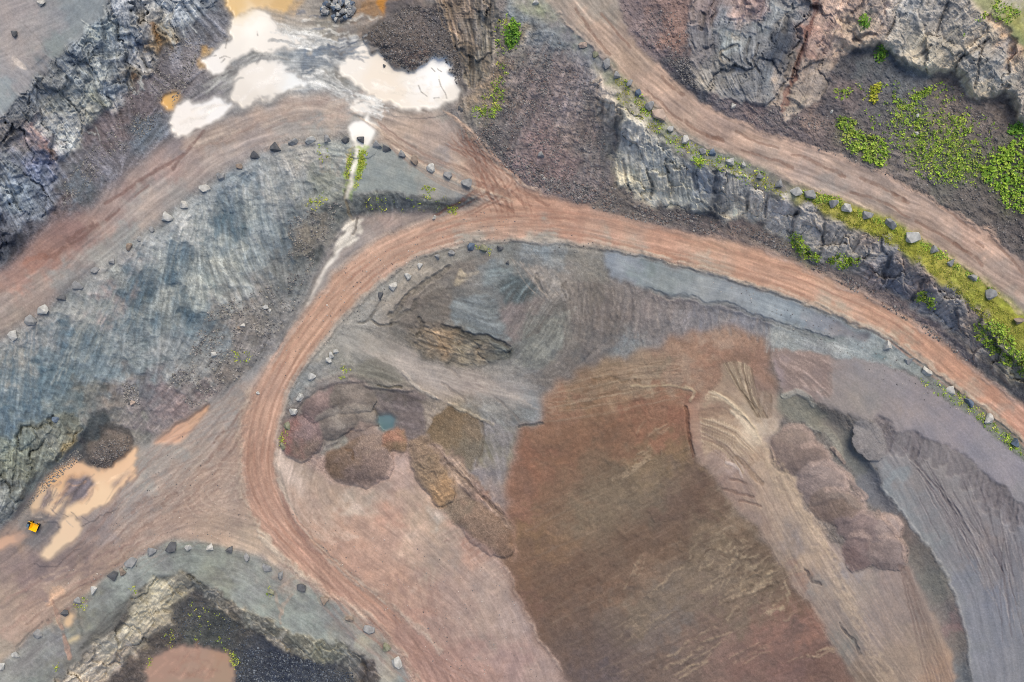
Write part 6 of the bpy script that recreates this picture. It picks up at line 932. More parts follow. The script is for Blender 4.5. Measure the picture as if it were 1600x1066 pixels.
# dozer tracks on the terrace
fan([(1130, 570), (1150, 566), (1172, 574)], [(1188, 640), (1180, 648), (1196, 652)], 13, 3, (192, 176, 152), .6, .12, 1.5, .06)
fan([(1130, 568), (1150, 566), (1176, 576)], [(1190, 642), (1182, 650), (1200, 654)], 14, 2.6, (104, 90, 76), .55, -.15, 1.5, .06)
fan([(1186, 600), (1200, 612), (1206, 620)], [(1184, 648), (1196, 652), (1206, 652)], 8, 3, (116, 100, 86), .5, -.12, 1)
fan([(1094, 652), (1096, 672), (1098, 690)], [(1180, 700), (1172, 720), (1160, 740)], 9, 4, (196, 178, 154), .55, .1, 2, -.12)
fan([(1098, 655), (1098, 672), (1100, 690)], [(1190, 715), (1172, 730), (1158, 745)], 10, 2.6, (124, 104, 88), .5, -.12, 2, -.12)
fan([(1100, 622), (1110, 610), (1124, 616)], [(1165, 650), (1180, 672), (1190, 690)], 9, 4, (194, 178, 154), .5, .1, 2, -.08)
for k in range(9):      # cleat marks across the dozer tracks
    p0 = np.array([1098, 652 + k * 5.]); d = np.array([1., .12 + .06 * k]); d /= np.linalg.norm(d)
    for s in range(14):
        p = p0 + d * s * 4 + np.array([0, s * s * .05]); stroke([tuple(p), tuple(p + np.array([-.6, 2.6]))], 1.6, (128, 108, 90), .45, -.05, .2, .8, 1)
stroke([(1150, 715), (1164, 728), (1180, 745), (1190, 756)], 8, (130, 110, 92), .6, -.2, .3)
stroke([(1095, 648), (1120, 645), (1142, 650)], 14, (124, 104, 90), .5, -.2, .5)
stroke([(1146, 640), (1160, 655), (1172, 675), (1190, 690)], 9, (210, 196, 172), .5, .05, .8, 1)
for pts in ([(1190, 690), (1240, 770), (1290, 860), (1340, 960), (1400, 1080)], [(1200, 720), (1255, 820), (1320, 940), (1380, 1066)], [(1215, 720), (1245, 775), (1300, 870)]):
    stroke(pts, 12, (186, 166, 142), .35, .12, .8, 1)
fan([(1150, 745), (1230, 740)], [(1340, 1066), (1470, 1066)], 16, 2, (172, 154, 138), .25, 0, 8, .02)
fan([(1150, 745), (1235, 745)], [(1330, 1066), (1470, 1066)], 12, 1.5, (126, 110, 102), .28, -.03, 8, .02)
fan([(1404, 882), (1418, 886)], [(1450, 1066), (1490, 1066)], 10, 3, (114, 98, 92), .45, -.1, 3)
for pts in ([(1312, 975), (1330, 1000), (1345, 1025)], [(1258, 888), (1268, 905), (1282, 915)]): stroke(pts, 4, (84, 80, 80), .7, -.3, .7)
for pts in ([(1140, 748), (1165, 756)], [(1148, 770), (1176, 776)], [(1155, 782), (1190, 790)], [(1130, 765), (1150, 768)]): stroke(pts, 4, (108, 88, 80), .6, -.2, .5)
stroke([(1136, 722), (1150, 730), (1158, 746)], 4, (196, 182, 174), .6, .15); 
# yard and left yard
fan([(440, 770), (445, 800)], [(640, 1066), (760, 1066)], 16, 5, (150, 120, 108), .3, -.04, 8, .08)
fan([(600, 900), (680, 900)], [(680, 1066), (760, 1066)], 9, 6, (142, 116, 108), .35, -.05, 6, .1)
fan([(450, 740), (500, 800)], [(520, 850), (560, 840)], 9, 6, (196, 174, 158), .35, 0, 8, .2)
for x, y, r in [(645, 836, 7), (646, 919, 5), (660, 927, 4), (555, 790, 10), (682, 806, 9), (590, 800, 4), (448, 730, 10), (456, 745, 9)]: blot(ell(x, y, r, r * .7, .4, 10), (206, 186, 172), .7, 3, 3, 0, .2)
for (x, y) in [(727, 852), (735, 858), (748, 866)]: blot(ell(x, y, 6, 4, .6, 9), (150, 116, 104), .6, 3, 2)
for q in range(34):
    x = 705 + q * 3 + rng.normal() * 4; y = 826 + (q ** 1.25) * .9 + rng.normal() * 3
    stroke([(x, y), (x - 16 - 8 * rng.random(), y + 12)], 3, [(186, 164, 152), (146, 124, 114)][q % 2], .35, .03, .7)
fan([(400, 610), (380, 700), (390, 780)], [(180, 800), (180, 870), (200, 880)], 22, 3, (184, 166, 152), .28, 0, 9, .1)
fan([(400, 610), (380, 700), (390, 780)], [(160, 820), (100, 880), (140, 900)], 18, 2, (138, 118, 110), .3, -.015, 9, .1)
for pts, w in [([(352, 690), (340, 704), (328, 716), (308, 735)], 6), ([(228, 778), (215, 790), (205, 800)], 6), ([(275, 770), (255, 785), (237, 800)], 5), ([(380, 640), (360, 665), (335, 690)], 4), ([(385, 670), (350, 720), (310, 765), (270, 800)], 4), ([(240, 815), (222, 828), (205, 842), (190, 858)], 6), ([(215, 850), (195, 870), (180, 885)], 6), ([(150, 905), (120, 920), (80, 945), (40, 975)], 4)]:
    stroke(pts, w, (124, 102, 92), .55, -.06, .6, .8)
for q in range(26):
    x0, y0 = 395 + rng.normal() * 14, 590 + 200 * rng.random(); x1, y1 = 130 + 120 * rng.random(), 790 + 100 * rng.random()
    b = [(x0, y0), ((x0 + x1) / 2 + 30 * rng.normal(), (y0 + y1) / 2 + 20 + 14 * rng.normal()), (x1, y1)]
    for o in (0, 9): stroke([(x + o * .6, y + o) for x, y in b], 2.2, (130, 109, 100), .22, 0, .8, .8)
for q in range(12):
    x0 = 745 + 70 * rng.random(); b = [(690 + 50 * rng.random(), 200 + 30 * rng.random()), (x0, 285), (x0 + 20 - 90 * (q % 2), 330 + 12 * rng.random())]
    for o in (0, 8): stroke([(x + o, y - o * .4) for x, y in b], 2.6, (134, 100, 86), .42, -.04, .7, .8)
for r in (26, 36, 48, 60): stroke([(352 + r * math.cos(a) * 1.1, 770 + r * math.sin(a) * .8) for a in np.linspace(2.0, 5.2, 14)], 3, (190, 172, 156), .35, .03, .7)
for q in range(30):
    x, y = -10 + 150 * rng.random(), 890 + 120 * rng.random(); y = min(y, 1010 - x * .55)
    stroke([(x, y), (x + 40, y - 20 + rng.normal() * 4)], 3 + 3 * rng.random(), [(112, 98, 98), (186, 164, 148), (150, 122, 112)][q % 3], .35, 0, .8, 1)
for q in range(22):
    x, y = 100 + 110 * rng.random(), 850 + 50 * rng.random()
    stroke([(x, y), (x + 40, y - 22 + rng.normal() * 4)], 3 + 3 * rng.random(), [(120, 100, 98), (180, 156, 142)][q % 2], .3, 0, .8, 1)
for q in range(12):
    x, y = 40 + 8 * q, 806 + rng.normal() * 8; stroke([(x, y), (x + 10, y + 5 + rng.normal() * 4)], 2, [(170, 158, 148), (92, 88, 92)][q % 2], .5, 0, .6)
for q in range(10): stroke([(30 + 3 * q, 836 - q), (56 + 3 * q, 818 - q)], 2, (150, 140, 134), .3, 0, .5)
# the lower-left shelf
stroke([(25, 1012), (58, 978), (75, 968)], 3, (92, 90, 88), .6, -.15); stroke([(120, 945), (123, 975), (130, 995)], 4, (92, 96, 90), .5, -.15, .8)
fan([(200, 940), (180, 970)], [(150, 985), (120, 1020)], 10, 5, (92, 92, 88), .45, -.15, 6); blot([(195, 940), (215, 925), (225, 935), (205, 955), (190, 980), (165, 1000), (150, 1000), (170, 975)], (92, 92, 90), .55, 6, 6, -.1, .3)
for pts in ([(437, 920), (450, 910), (466, 902)], [(438, 975), (440, 950), (455, 930)], [(430, 925), (440, 960)]): stroke(pts, 5, (166, 150, 136), .6, .05)
blot([(520, 965), (555, 975), (555, 1000), (530, 990)], (118, 116, 118), .6, 5, 5); blot([(530, 940), (560, 945), (585, 965), (560, 965)], (184, 168, 152), .6, 5, 4); blot([(600, 1020), (612, 1030), (616, 1060), (606, 1062)], (176, 166, 146), .6, 5, 4); blot([(565, 990), (580, 1000), (578, 1014), (568, 1008)], (172, 166, 146), .6, 4, 3)
fan([(268, 905), (290, 915)], [(110, 1050), (170, 1060)], 5, 6, (190, 184, 164), .35, .2, 12); fan([(258, 905), (290, 918)], [(110, 1055), (165, 1062)], 5, 4, (98, 90, 78), .4, -.3, 14)
blot([(258, 902), (282, 905), (262, 925), (250, 945), (238, 965), (214, 990), (192, 1010), (165, 1030), (150, 1020), (185, 992), (212, 962), (228, 935)], (196, 190, 172), .55, 8, 3, .2, .25); blot([(120, 1040), (160, 1035), (175, 1050), (140, 1070), (100, 1075), (100, 1055)], (200, 190, 174), .5, 8, 3, .2, .25)
stroke([(567, 1030), (572, 1050), (566, 1066)], 6, (60, 54, 52), .6, -.6)
# white silt smeared between the ponds
for poly, n, cols in [([(440, 40), (500, 55), (505, 75), (470, 72), (440, 72)], 26, 0), ([(470, 105), (520, 118), (552, 135), (560, 160), (520, 150), (480, 130)], 44, 0), ([(385, 80), (425, 86), (430, 94), (400, 96), (380, 100)], 9, 1), ([(335, 116), (352, 112), (360, 130), (345, 146), (325, 142)], 12, 1), ([(500, 60), (560, 55), (560, 90), (510, 100)], 22, 2), ([(575, 150), (600, 160), (600, 180), (578, 180)], 8, 0)]:
    P = np.array(poly, float)
    for k in range(n * 2):
        q = P.min(0) + rng.random(2) * (P.max(0) - P.min(0))
        if not inside(q[:1], q[1:], P)[0]: continue
        a = float(sample_grid(np.arctan2(TY, TX), q[:1], q[1:])[0]) + rng.normal() * .15; l = 8 + 18 * rng.random()
        d = np.array([math.cos(a), math.sin(a)]) * l
        c = [[(236, 236, 230), (222, 222, 218), (206, 206, 202), (150, 150, 148)], [(176, 176, 172), (140, 140, 138), (116, 116, 116), (160, 160, 156)], [(206, 206, 202), (96, 106, 120), (128, 136, 144), (176, 176, 172)]][cols][k % 4]
        stroke([tuple(q - d), tuple(q + rng.normal(size=2)), tuple(q + d)], 2 + 3.5 * rng.random(), c, .6, 0, .9, .9)
# silt swirls, twigs and floating scum in the ponds
for poly, n, cols in [([(540, 95), (600, 110), (660, 118), (712, 130), (700, 156), (650, 170), (590, 150), (545, 115)], 26, [(222, 214, 200), (244, 240, 232), (228, 214, 196)]), ([(375, 110), (440, 105), (470, 122), (410, 152), (370, 152)], 16, [(220, 216, 208), (244, 240, 234)]), ([(275, 180), (345, 158), (330, 185), (280, 205)], 14, [(216, 206, 192), (238, 232, 222)]),
                      ([(70, 760), (120, 735), (200, 715), (205, 745), (120, 800)], 26, [(214, 172, 134), (244, 214, 180), (200, 160, 124)]), ([(70, 868), (95, 845), (120, 815), (125, 830)], 10, [(216, 178, 140), (244, 216, 184)]), ([(240, 1045), (290, 1015), (350, 1025), (358, 1064), (240, 1064)], 26, [(160, 124, 106), (180, 146, 128), (150, 120, 106)])]:
    P = np.array(poly, float)
    for k in range(n):
        q = P.min(0) + rng.random(2) * (P.max(0) - P.min(0))
        if not inside(q[:1], q[1:], P)[0]: continue
        a = rng.normal() * .5 - .3; l = 8 + 16 * rng.random(); d = np.array([math.cos(a), math.sin(a)]) * l
        stroke([tuple(q - d), tuple(q + rng.normal(size=2) * 4), tuple(q + d)], 3 + 7 * rng.random(), cols[k % len(cols)], .35, 0, .6, 1)
for pts in ([(686, 124), (690, 134), (695, 144), (698, 154)], [(654, 134), (658, 144), (666, 150)], [(674, 106), (680, 112)], [(684, 108), (690, 112)], [(678, 154), (686, 152)], [(402, 50), (403, 56)], [(328, 88), (338, 87)], [(344, 92), (352, 88), (360, 90)], [(352, 92), (346, 98)], [(355, 60), (353, 75)]): stroke(pts, 1.8, (112, 106, 100), .7, 0, .5, .6, 1)
blot([(-20, 350), (12, 352), (34, 372), (24, 398), (0, 412), (-20, 415)], (52, 54, 62), .8, 5, 5, 0, .3)  # shadow at the foot of the left rock, painted as a dark patch
stroke([(356, 184), (400, 164), (440, 152), (500, 143), (540, 150)], 9, (128, 124, 122), .5, -.15, .8, 1)  # shaded ledge below the ponds, painted as a grey band
blot([(431, 688), (446, 700), (450, 728), (482, 758), (472, 778), (445, 752), (433, 725)], (200, 183, 171), .7, 4, 4)
blot([(0, 0), (60, 10), (80, 40), (50, 75), (10, 110), (-20, 60)], (166, 157, 153), .45, 8, 10)
# leaf litter and moss under the bushes
for pts in ([(1305, 190), (1330, 185), (1345, 210), (1387, 232), (1387, 252), (1345, 246), (1318, 224)], [(1530, 262), (1562, 232), (1640, 216), (1660, 330), (1590, 330), (1548, 296)], [(1410, 190), (1470, 190), (1530, 220), (1540, 260), (1490, 285), (1440, 270), (1415, 230)], [(1233, 372), (1250, 370), (1282, 404), (1248, 398)], [(1294, 408), (1344, 406), (1325, 420)], [(1515, 510), (1560, 500), (1640, 600), (1600, 600), (1550, 555)]):
    blot(pts, (98, 110, 62), .42, 12, 9, 0, .2)
# the stream, last of all
for c, w in [(SPTS, [9, 6, 7, 5, 7, 3]), ([(546, 364), (538, 381), (529, 394), (520, 406), (511, 419), (503, 430), (498, 440), (492, 452), (488, 462), (481, 477)], [6, 5, 4, 4, 6, 4, 4, 5, 3, 2])]:
    stroke([(x - 6, y + 1) for x, y in c], 5, (112, 108, 102), .6, -.12, .6)
    region('stream', 'water', ribbon(c, w), [(c[0][0], c[0][1], (236, 230, 218)), (c[-1][0], c[-1][1], (214, 205, 193))], jit=1.8, soft=1, tex=dict(l2=.09, f6=.07), relief=[], tint=None)
for pts in ([(546, 343), (567, 343), (566, 364), (549, 366), (536, 360)], [(532, 371), (545, 367), (562, 371), (556, 378), (542, 386), (524, 396), (521, 390)]): blot(pts, (216, 209, 196), .9, 2.5, 1.2)
stroke([(559, 341), (556, 352), (552, 366)], 4, (108, 102, 96), .8, -.15, .4)
Z += DZ
print('marks', time.time() - T0)
# ------------------------------------------------------------------ materials (the soil colour is carried by the survey; grain, grit and gloss are procedural)
def mat_ground(name, rough, grain_scale, grain, bump, spec=.25, speck=0.):
    m = bpy.data.materials.new(name); m.use_nodes = True
    nt = m.node_tree; N = nt.nodes; Lk = nt.links
    b = N['Principled BSDF']; b.inputs['Roughness'].default_value = rough; b.inputs['Specular IOR Level'].default_value = spec
    at = N.new('ShaderNodeAttribute'); at.attribute_name = 'soil'
    tc = N.new('ShaderNodeTexCoord')
    n1 = N.new('ShaderNodeTexNoise'); n1.inputs['Scale'].default_value = grain_scale; n1.inputs['Detail'].default_value = 4
    Lk.new(tc.outputs['Object'], n1.inputs['Vector'])
    mr = N.new('ShaderNodeMapRange'); mr.inputs[1].default_value = .25; mr.inputs[2].default_value = .75; mr.inputs[3].default_value = 1 - grain; mr.inputs[4].default_value = 1 + grain
    Lk.new(n1.outputs['Fac'], mr.inputs[0])
    mx = N.new('ShaderNodeMix'); mx.data_type = 'RGBA'; mx.blend_type = 'MULTIPLY'; mx.inputs[0].default_value = 1
    Lk.new(at.outputs['Color'], mx.inputs[6]); Lk.new(mr.outputs[0], mx.inputs[7])
    out = mx.outputs[2]
    if speck:
        vo = N.new('ShaderNodeTexVoronoi'); vo.inputs['Scale'].default_value = 1.6
        Lk.new(tc.outputs['Object'], vo.inputs['Vector'])
        sp = N.new('ShaderNodeSeparateColor'); Lk.new(vo.outputs['Color'], sp.inputs[0])
        m2 = N.new('ShaderNodeMapRange'); m2.inputs[3].default_value = 1 - speck; m2.inputs[4].default_value = 1 + speck; Lk.new(sp.outputs[0], m2.inputs[0])
        mx2 = N.new('ShaderNodeMix'); mx2.data_type = 'RGBA'; mx2.blend_type = 'MULTIPLY'; mx2.inputs[0].default_value = 1
        Lk.new(out, mx2.inputs[6]); Lk.new(m2.outputs[0], mx2.inputs[7]); out = mx2.outputs[2]
    Lk.new(out, b.inputs['Base Color'])
    if bump:
        bp = N.new('ShaderNodeBump'); bp.inputs['Strength'].default_value = bump; bp.inputs['Distance'].default_value = .12
        Lk.new(n1.outputs['Fac'], bp.inputs['Height']); Lk.new(bp.outputs['Normal'], b.inputs['Normal'])
    return m
MATS = dict(soil=mat_ground('packed_soil', .95, 1.6, .10, .35), road=mat_ground('haul_road_dirt', .92, 1.8, .09, .3), gravel=mat_ground('loose_gravel', 1., 2.4, .12, .6, speck=.10),
            rock=mat_ground('fractured_rock', .9, 1.3, .14, .8), silt=mat_ground('wet_silt', .55, .8, .04, .1, .35), water=mat_ground('silty_water', .22, .15, .012, 0, .4))

# ------------------------------------------------------------------ terrain objects cut from the survey
KX = ((H - Z) / H * S).astype(np.float32)
PX, PY = (U - 800) * KX, (533 - V) * KX
def place(u, v, dz=0.):
    z = float(sample_grid(Z, np.array([u]), np.array([v]))[0]) + dz
    k = (H - z) / H * S
    return Vector(((u - 800) * k, (533 - v) * k, z))
P3 = np.stack([PX, PY, Z], -1)
# grid normals, shared across the cuts
du = np.zeros_like(P3); dv = np.zeros_like(P3)
du[:, 1:-1] = P3[:, 2:] - P3[:, :-2]; du[:, 0] = P3[:, 1] - P3[:, 0]; du[:, -1] = P3[:, -1] - P3[:, -2]
dv[1:-1] = P3[2:] - P3[:-2]; dv[0] = P3[1] - P3[0]; dv[-1] = P3[-1] - P3[-2]
NRM = np.cross(dv, du); NRM /= np.linalg.norm(NRM, axis=-1, keepdims=True) + 1e-9
def tag(o, label=None, cat=None, group=None, kind=None):
    if label: o['label'] = label
    if cat: o['category'] = cat
    if group: o['group'] = group
    if kind: o['kind'] = kind
# merge slivers: the id of a quad is the id of its first corner
Q = RID[:-1, :-1].copy()
STRUCT_LABEL = {}
order = np.argsort(Q.ravel(), kind='stable'); qs = Q.ravel()[order]
starts = np.searchsorted(qs, np.arange(1, len(REG) + 2))
merged = {}
for rid in range(1, len(REG) + 1):
    f = order[starts[rid - 1]:starts[rid]]
    if len(f) < 12: continue
    r = REG[rid - 1]
    key = rid if (r['info'] or r['name'] in ('haul_road', 'upper_haul_road')) else rid
    j, i = f // (NU - 1), f % (NU - 1)
    idx = np.stack([j * NU + i, (j + 1) * NU + i, (j + 1) * NU + i + 1, j * NU + i + 1], 1)
    vid, inv = np.unique(idx.ravel(), return_inverse=True)
    co = P3.reshape(-1, 3)[vid].astype(np.float64)
    inner = co
    c0 = np.array([np.median(co[:, 0]), np.median(co[:, 1]), co[:, 2].min()]) if r['info'] else np.zeros(3)
    me = bpy.data.meshes.new(r['name'])
    me.vertices.add(len(vid)); me.vertices.foreach_set('co', (co - c0).astype(np.float32).ravel())
    nf = len(f)
    me.loops.add(nf * 4); me.loops.foreach_set('vertex_index', inv.astype(np.int32).ravel())
    me.polygons.add(nf); me.polygons.foreach_set('loop_start', np.arange(0, nf * 4, 4, dtype=np.int32))
    me.polygons.foreach_set('use_smooth', np.ones(nf, bool))
    me.update(calc_edges=True)
    at = me.attributes.new('soil', 'FLOAT_COLOR', 'POINT')
    at.data.foreach_set('color', np.concatenate([np.clip(COL.reshape(-1, 3)[vid], .004, .96), np.ones((len(vid), 1), np.float32)], 1).astype(np.float32).ravel())
    me.normals_split_custom_set_from_vertices(NRM.reshape(-1, 3)[vid].astype(np.float32).tolist())
    me.materials.append(MATS[r['mat']])
    o = bpy.data.objects.new(r['name'], me); scene.collection.objects.link(o); o.location = c0
    if r['info']: tag(o, r['info']['label'], r['info']['category'], r['info'].get('group'))
    else: tag(o, kind='structure')
print('terrain', time.time() - T0, [r['name'] for r in REG].__len__())
# ------------------------------------------------------------------ loose things
def mat_plain(name, c, rough=.9, grain=.25, scale=2.5, spec=.3, bump=.35, c2=None):
    m = bpy.data.materials.new(name); m.use_nodes = True
    nt = m.node_tree; N = nt.nodes; Lk = nt.links; b = N['Principled BSDF']
    b.inputs['Roughness'].default_value = rough; b.inputs['Specular IOR Level'].default_value = spec
    tc = N.new('ShaderNodeTexCoord'); n1 = N.new('ShaderNodeTexNoise'); n1.inputs['Scale'].default_value = scale; n1.inputs['Detail'].default_value = 5
    Lk.new(tc.outputs['Object'], n1.inputs['Vector'])
    rp = N.new('ShaderNodeValToRGB'); a = lin(c); e = lin(c2) if c2 is not None else a * (1 + grain)
    d = a * (1 - grain) if c2 is None else a
    rp.color_ramp.elements[0].position = .32; rp.color_ramp.elements[1].position = .68
    rp.color_ramp.elements[0].color = (*d, 1); rp.color_ramp.elements[1].color = (*e, 1)
    Lk.new(n1.outputs['Fac'], rp.inputs[0]); Lk.new(rp.outputs[0], b.inputs['Base Color'])
    if bump:
        bp = N.new('ShaderNodeBump'); bp.inputs['Strength'].default_value = bump; bp.inputs['Distance'].default_value = .1
        Lk.new(n1.outputs['Fac'], bp.inputs['Height']); Lk.new(bp.outputs['Normal'], b.inputs['Normal'])
    return m
STONE = dict(pale=mat_plain('pale_stone', (188, 188, 184)), grey=mat_plain('grey_stone', (146, 147, 148)), dark=mat_plain('dark_stone', (96, 98, 102)), blue=mat_plain('bluish_stone', (104, 118, 136)),
             brown=mat_plain('brownish_stone', (146, 132, 120)), pink=mat_plain('pinkish_stone', (188, 168, 154)), mossy=mat_plain('mossy_stone', (118, 120, 98), c2=(156, 156, 136)), white=mat_plain('white_stone', (194, 192, 186)))
def rock_mesh(k, n=15, flat=.72):
    r = np.random.default_rng(100 + k)
    bm = bmesh.new()
    d = r.normal(size=(n, 3)); d /= np.linalg.norm(d, axis=1)[:, None]
    d *= (.82 + .3 * r.random((n, 1)))
    d[:, 0] *= .62; d[:, 1] *= .5 + .08 * r.random(); d[:, 2] *= .5 * flat
    d[:, 2] += .5 * flat * .62
    for p in d: bm.verts.new(p)
    bmesh.ops.convex_hull(bm, input=bm.verts)
    for v in [v for v in bm.verts if not v.link_faces]: bm.verts.remove(v)
    bmesh.ops.bevel(bm, geom=bm.edges[:], offset=.018, segments=1, affect='EDGES')
    me = bpy.data.meshes.new('boulder'); bm.to_mesh(me); bm.free()
    return me
ROCKS = [rock_mesh(k) for k in range(9)]
_rc = {}
def rock_of(shape, tone):
    if (shape, tone) not in _rc:
        me = ROCKS[shape].copy(); me.materials.append(STONE[tone]); _rc[(shape, tone)] = me
    return _rc[(shape, tone)]
def add_rock(u, v, w, tone, label=None, group=None, name='boulder', cat='boulder', rz=None, sink=.12, asp=1.):
    o = bpy.data.objects.new(name, rock_of(int(rng.integers(len(ROCKS))), tone))
    scene.collection.objects.link(o)
    p = place(u, v); size = w * S * (H - p.z) / H * 1.15
    o.location = p - Vector((0, 0, sink * size)); o.scale = (size, size * asp, size * 1.15)
    o.rotation_euler = (rng.normal() * .12, rng.normal() * .12, rng.random() * 6.28 if rz is None else rz)
    tag(o, label, cat, group)
    return o
ORD = ['first', 'second', 'third', 'fourth', 'fifth', 'sixth', 'seventh', 'eighth', 'ninth', 'tenth', 'eleventh', 'twelfth', 'thirteenth', 'fourteenth', 'fifteenth', 'sixteenth', 'seventeenth', 'eighteenth', 'nineteenth', 'twentieth']
LOOK = dict(pale='pale grey', grey='grey', dark='dark grey', blue='bluish grey', brown='brownish', pink='pinkish', mossy='mossy', white='whitish')
def row(pts, text, group):
    for k, q in enumerate(pts):
        u, v, w, tone = q[:4]
        sz = 'large ' if w >= 14.5 else 'small ' if w <= 8.5 else ''
        add_rock(u, v, w, tone, f'{sz}{LOOK[tone]} boulder, {ORD[k]} {text}', group, asp=.85 + .35 * rng.random())
row([(20, 524, 12, 'pale'), (49, 501, 14, 'grey'), (69, 486, 14, 'pale'), (96, 467, 11, 'dark'), (121, 447, 13, 'grey'), (150, 423, 11, 'grey'), (174, 409, 10, 'grey'), (202, 386, 10, 'brown'), (218, 374, 7, 'grey'), (238, 359, 8, 'grey'), (263, 340, 14, 'pale'), (288, 319, 12, 'white'), (320, 295, 13, 'white'), (346, 276, 11, 'grey'), (374, 260, 8, 'brown'), (399, 243, 12, 'dark')],
    'from the left in the row along the blue grey slope edge', 'boulders along the outer edge of the left bench')
row([(432, 231, 14, 'dark'), (459, 222, 12, 'grey'), (485, 219, 13, 'pale'), (511, 217, 10, 'grey'), (541, 217, 11, 'dark')], 'from the left in the row ending at the white stream', 'boulders between the left bench and the stream')
row([(566, 219, 12, 'dark'), (591, 226, 13, 'grey'), (605, 232, 11, 'dark'), (627, 241, 11, 'grey'), (648, 251, 12, 'brown'), (674, 263, 12, 'pale'), (700, 275, 11, 'grey'), (729, 287, 14, 'grey')], 'from the stream along the grey shelf edge', 'boulders along the grey shelf')
row([(780, 387, 10, 'dark'), (758, 388, 11, 'mossy'), (736, 387, 11, 'blue'), (705, 395, 9, 'grey'), (684, 403, 9, 'grey'), (657, 417, 10, 'pale'), (637, 432, 9, 'pale'), (614, 447, 11, 'white'), (596, 463, 11, 'dark')], 'from the right in the row inside the top of the bend', 'boulders inside the top of the haul road bend')
row([(524, 550, 8, 'pale'), (518, 555, 9, 'pale'), (514, 563, 9, 'pale'), (488, 589, 11, 'pale'), (469, 621, 10, 'pale'), (460, 643, 11, 'pale'), (449, 666, 11, 'mossy'), (442, 697, 9, 'mossy')], 'from the top inside the left of the bend', 'boulders inside the left of the haul road bend')
row([(1386, 541, 14, 'white'), (1420, 562, 12, 'grey'), (1448, 581, 13, 'white'), (1486, 611, 13, 'white'), (1512, 629, 13, 'blue'), (1543, 654, 14, 'white'), (1585, 690, 14, 'blue')], 'from the left between haul road and stockpile', 'boulders between the haul road and the stockpile')
row([(838, 4, 9, 'pale'), (910, 71, 10, 'pink'), (930, 86, 9, 'mossy'), (947, 100, 12, 'grey'), (963, 117, 11, 'grey'), (983, 130, 9, 'grey'), (998, 146, 11, 'blue'), (1015, 165, 12, 'grey'), (1029, 180, 18, 'pink'), (1047, 201, 11, 'pale'), (1070, 219, 12, 'pale'), (1098, 237, 10, 'grey'), (1114, 240, 11, 'blue'), (1142, 253, 12, 'pale'), (1162, 258, 8, 'pale')], 'down the grey green verge', 'boulders on the grey green verge')
row([(1186, 275, 9, 'grey'), (1216, 289, 12, 'grey'), (1242, 299, 17, 'pale'), (1265, 305, 14, 'grey'), (1302, 317, 12, 'grey'), (1321, 325, 14, 'pale'), (1355, 336, 13, 'grey'), (1391, 349, 15, 'grey'), (1425, 371, 17, 'pale'), (1458, 392, 12, 'grey'), (1485, 409, 11, 'grey'), (1518, 435, 13, 'grey'), (1547, 461, 15, 'grey'), (1589, 502, 14, 'brown')], 'down the mossy yellow verge', 'boulders on the mossy yellow verge')
row([(4, 1040, 11, 'pale'), (27, 1021, 11, 'pale'), (60, 988, 13, 'grey')], 'from the left edge along the lower left shelf', 'boulders along the lower left shelf, left of the rill')
row([(102, 959, 11, 'dark'), (122, 938, 11, 'grey'), (148, 923, 12, 'pale'), (177, 899, 14, 'dark'), (192, 893, 10, 'brown'), (205, 879, 14, 'grey'), (238, 861, 13, 'grey'), (268, 855, 14, 'dark'), (296, 855, 11, 'pale'), (327, 855, 11, 'white'), (358, 859, 11, 'dark'), (386, 871, 10, 'grey'), (417, 886, 13, 'grey'), (438, 899, 10, 'grey'), (472, 918, 12, 'dark'), (507, 939, 13, 'brown'), (546, 967, 10, 'brown'), (577, 984, 14, 'grey'), (603, 1009, 13, 'mossy'), (620, 1035, 15, 'pale')],
    'from the orange rill round the lower left pit', 'boulders round the rim of the lower left pit')
for u, v, w, tone, lb in [(23, 54, 11, 'dark', 'dark grey boulder alone on the upper left plateau'), (66, 5, 10, 'white', 'whitish boulder at the top edge of the upper left plateau'), (847, 243, 10, 'grey', 'grey boulder alone in the middle of the brown scree slope'),
                          (1146, 166, 8, 'white', 'pale boulder on the scree just above the upper road bend'), (1430, 208, 7, 'white', 'pale boulder among the weeds on the upper right floor'), (1299, 175, 5, 'pale', 'tiny pale boulder at the foot of the rusty dyke rock'), (424, 925, 9, 'mossy', 'mossy boulder on the lower left shelf set back from the road'),
                          (208, 629, 8, 'pink', 'pale pink stone on the slope above the dark gravel heap'), (87, 655, 9, 'blue', 'blue grey rock on the lower left of the blue slope'), (415, 480, 7, 'pale', 'pale stone on the slope left of the pale stream'), (421, 485, 6, 'white', 'whitish stone beside another on the slope left of the stream'), (379, 510, 7, 'white', 'whitish stone in the middle of the grey stony slope'),
                          (374, 514, 6, 'brown', 'brownish stone just below the whitish stone on the slope'), (336, 553, 9, 'pale', 'pale stone on the lower part of the grey stony slope'), (679, 340, 6, 'white', 'small whitish stone at the foot of the shelf embankment'), (1433, 181, 5, 'pale', 'small pale stone in the bay of the upper right cliff'), (403, 614, 5, 'pale', 'small pale stone at the junction of haul road and yard'),
                          (793, 411, 6, 'dark', 'small dark stone on the grey slope inside the bend'), (601, 104, 5, 'dark', 'small dark stone in the white pond by the gravel heap'), (717, 168, 6, 'dark', 'dark stone on the shore right of the white pond'), (722, 172, 5, 'dark', 'smaller dark stone below the right tip of the white pond')]:
    add_rock(u, v, w, tone, lb)
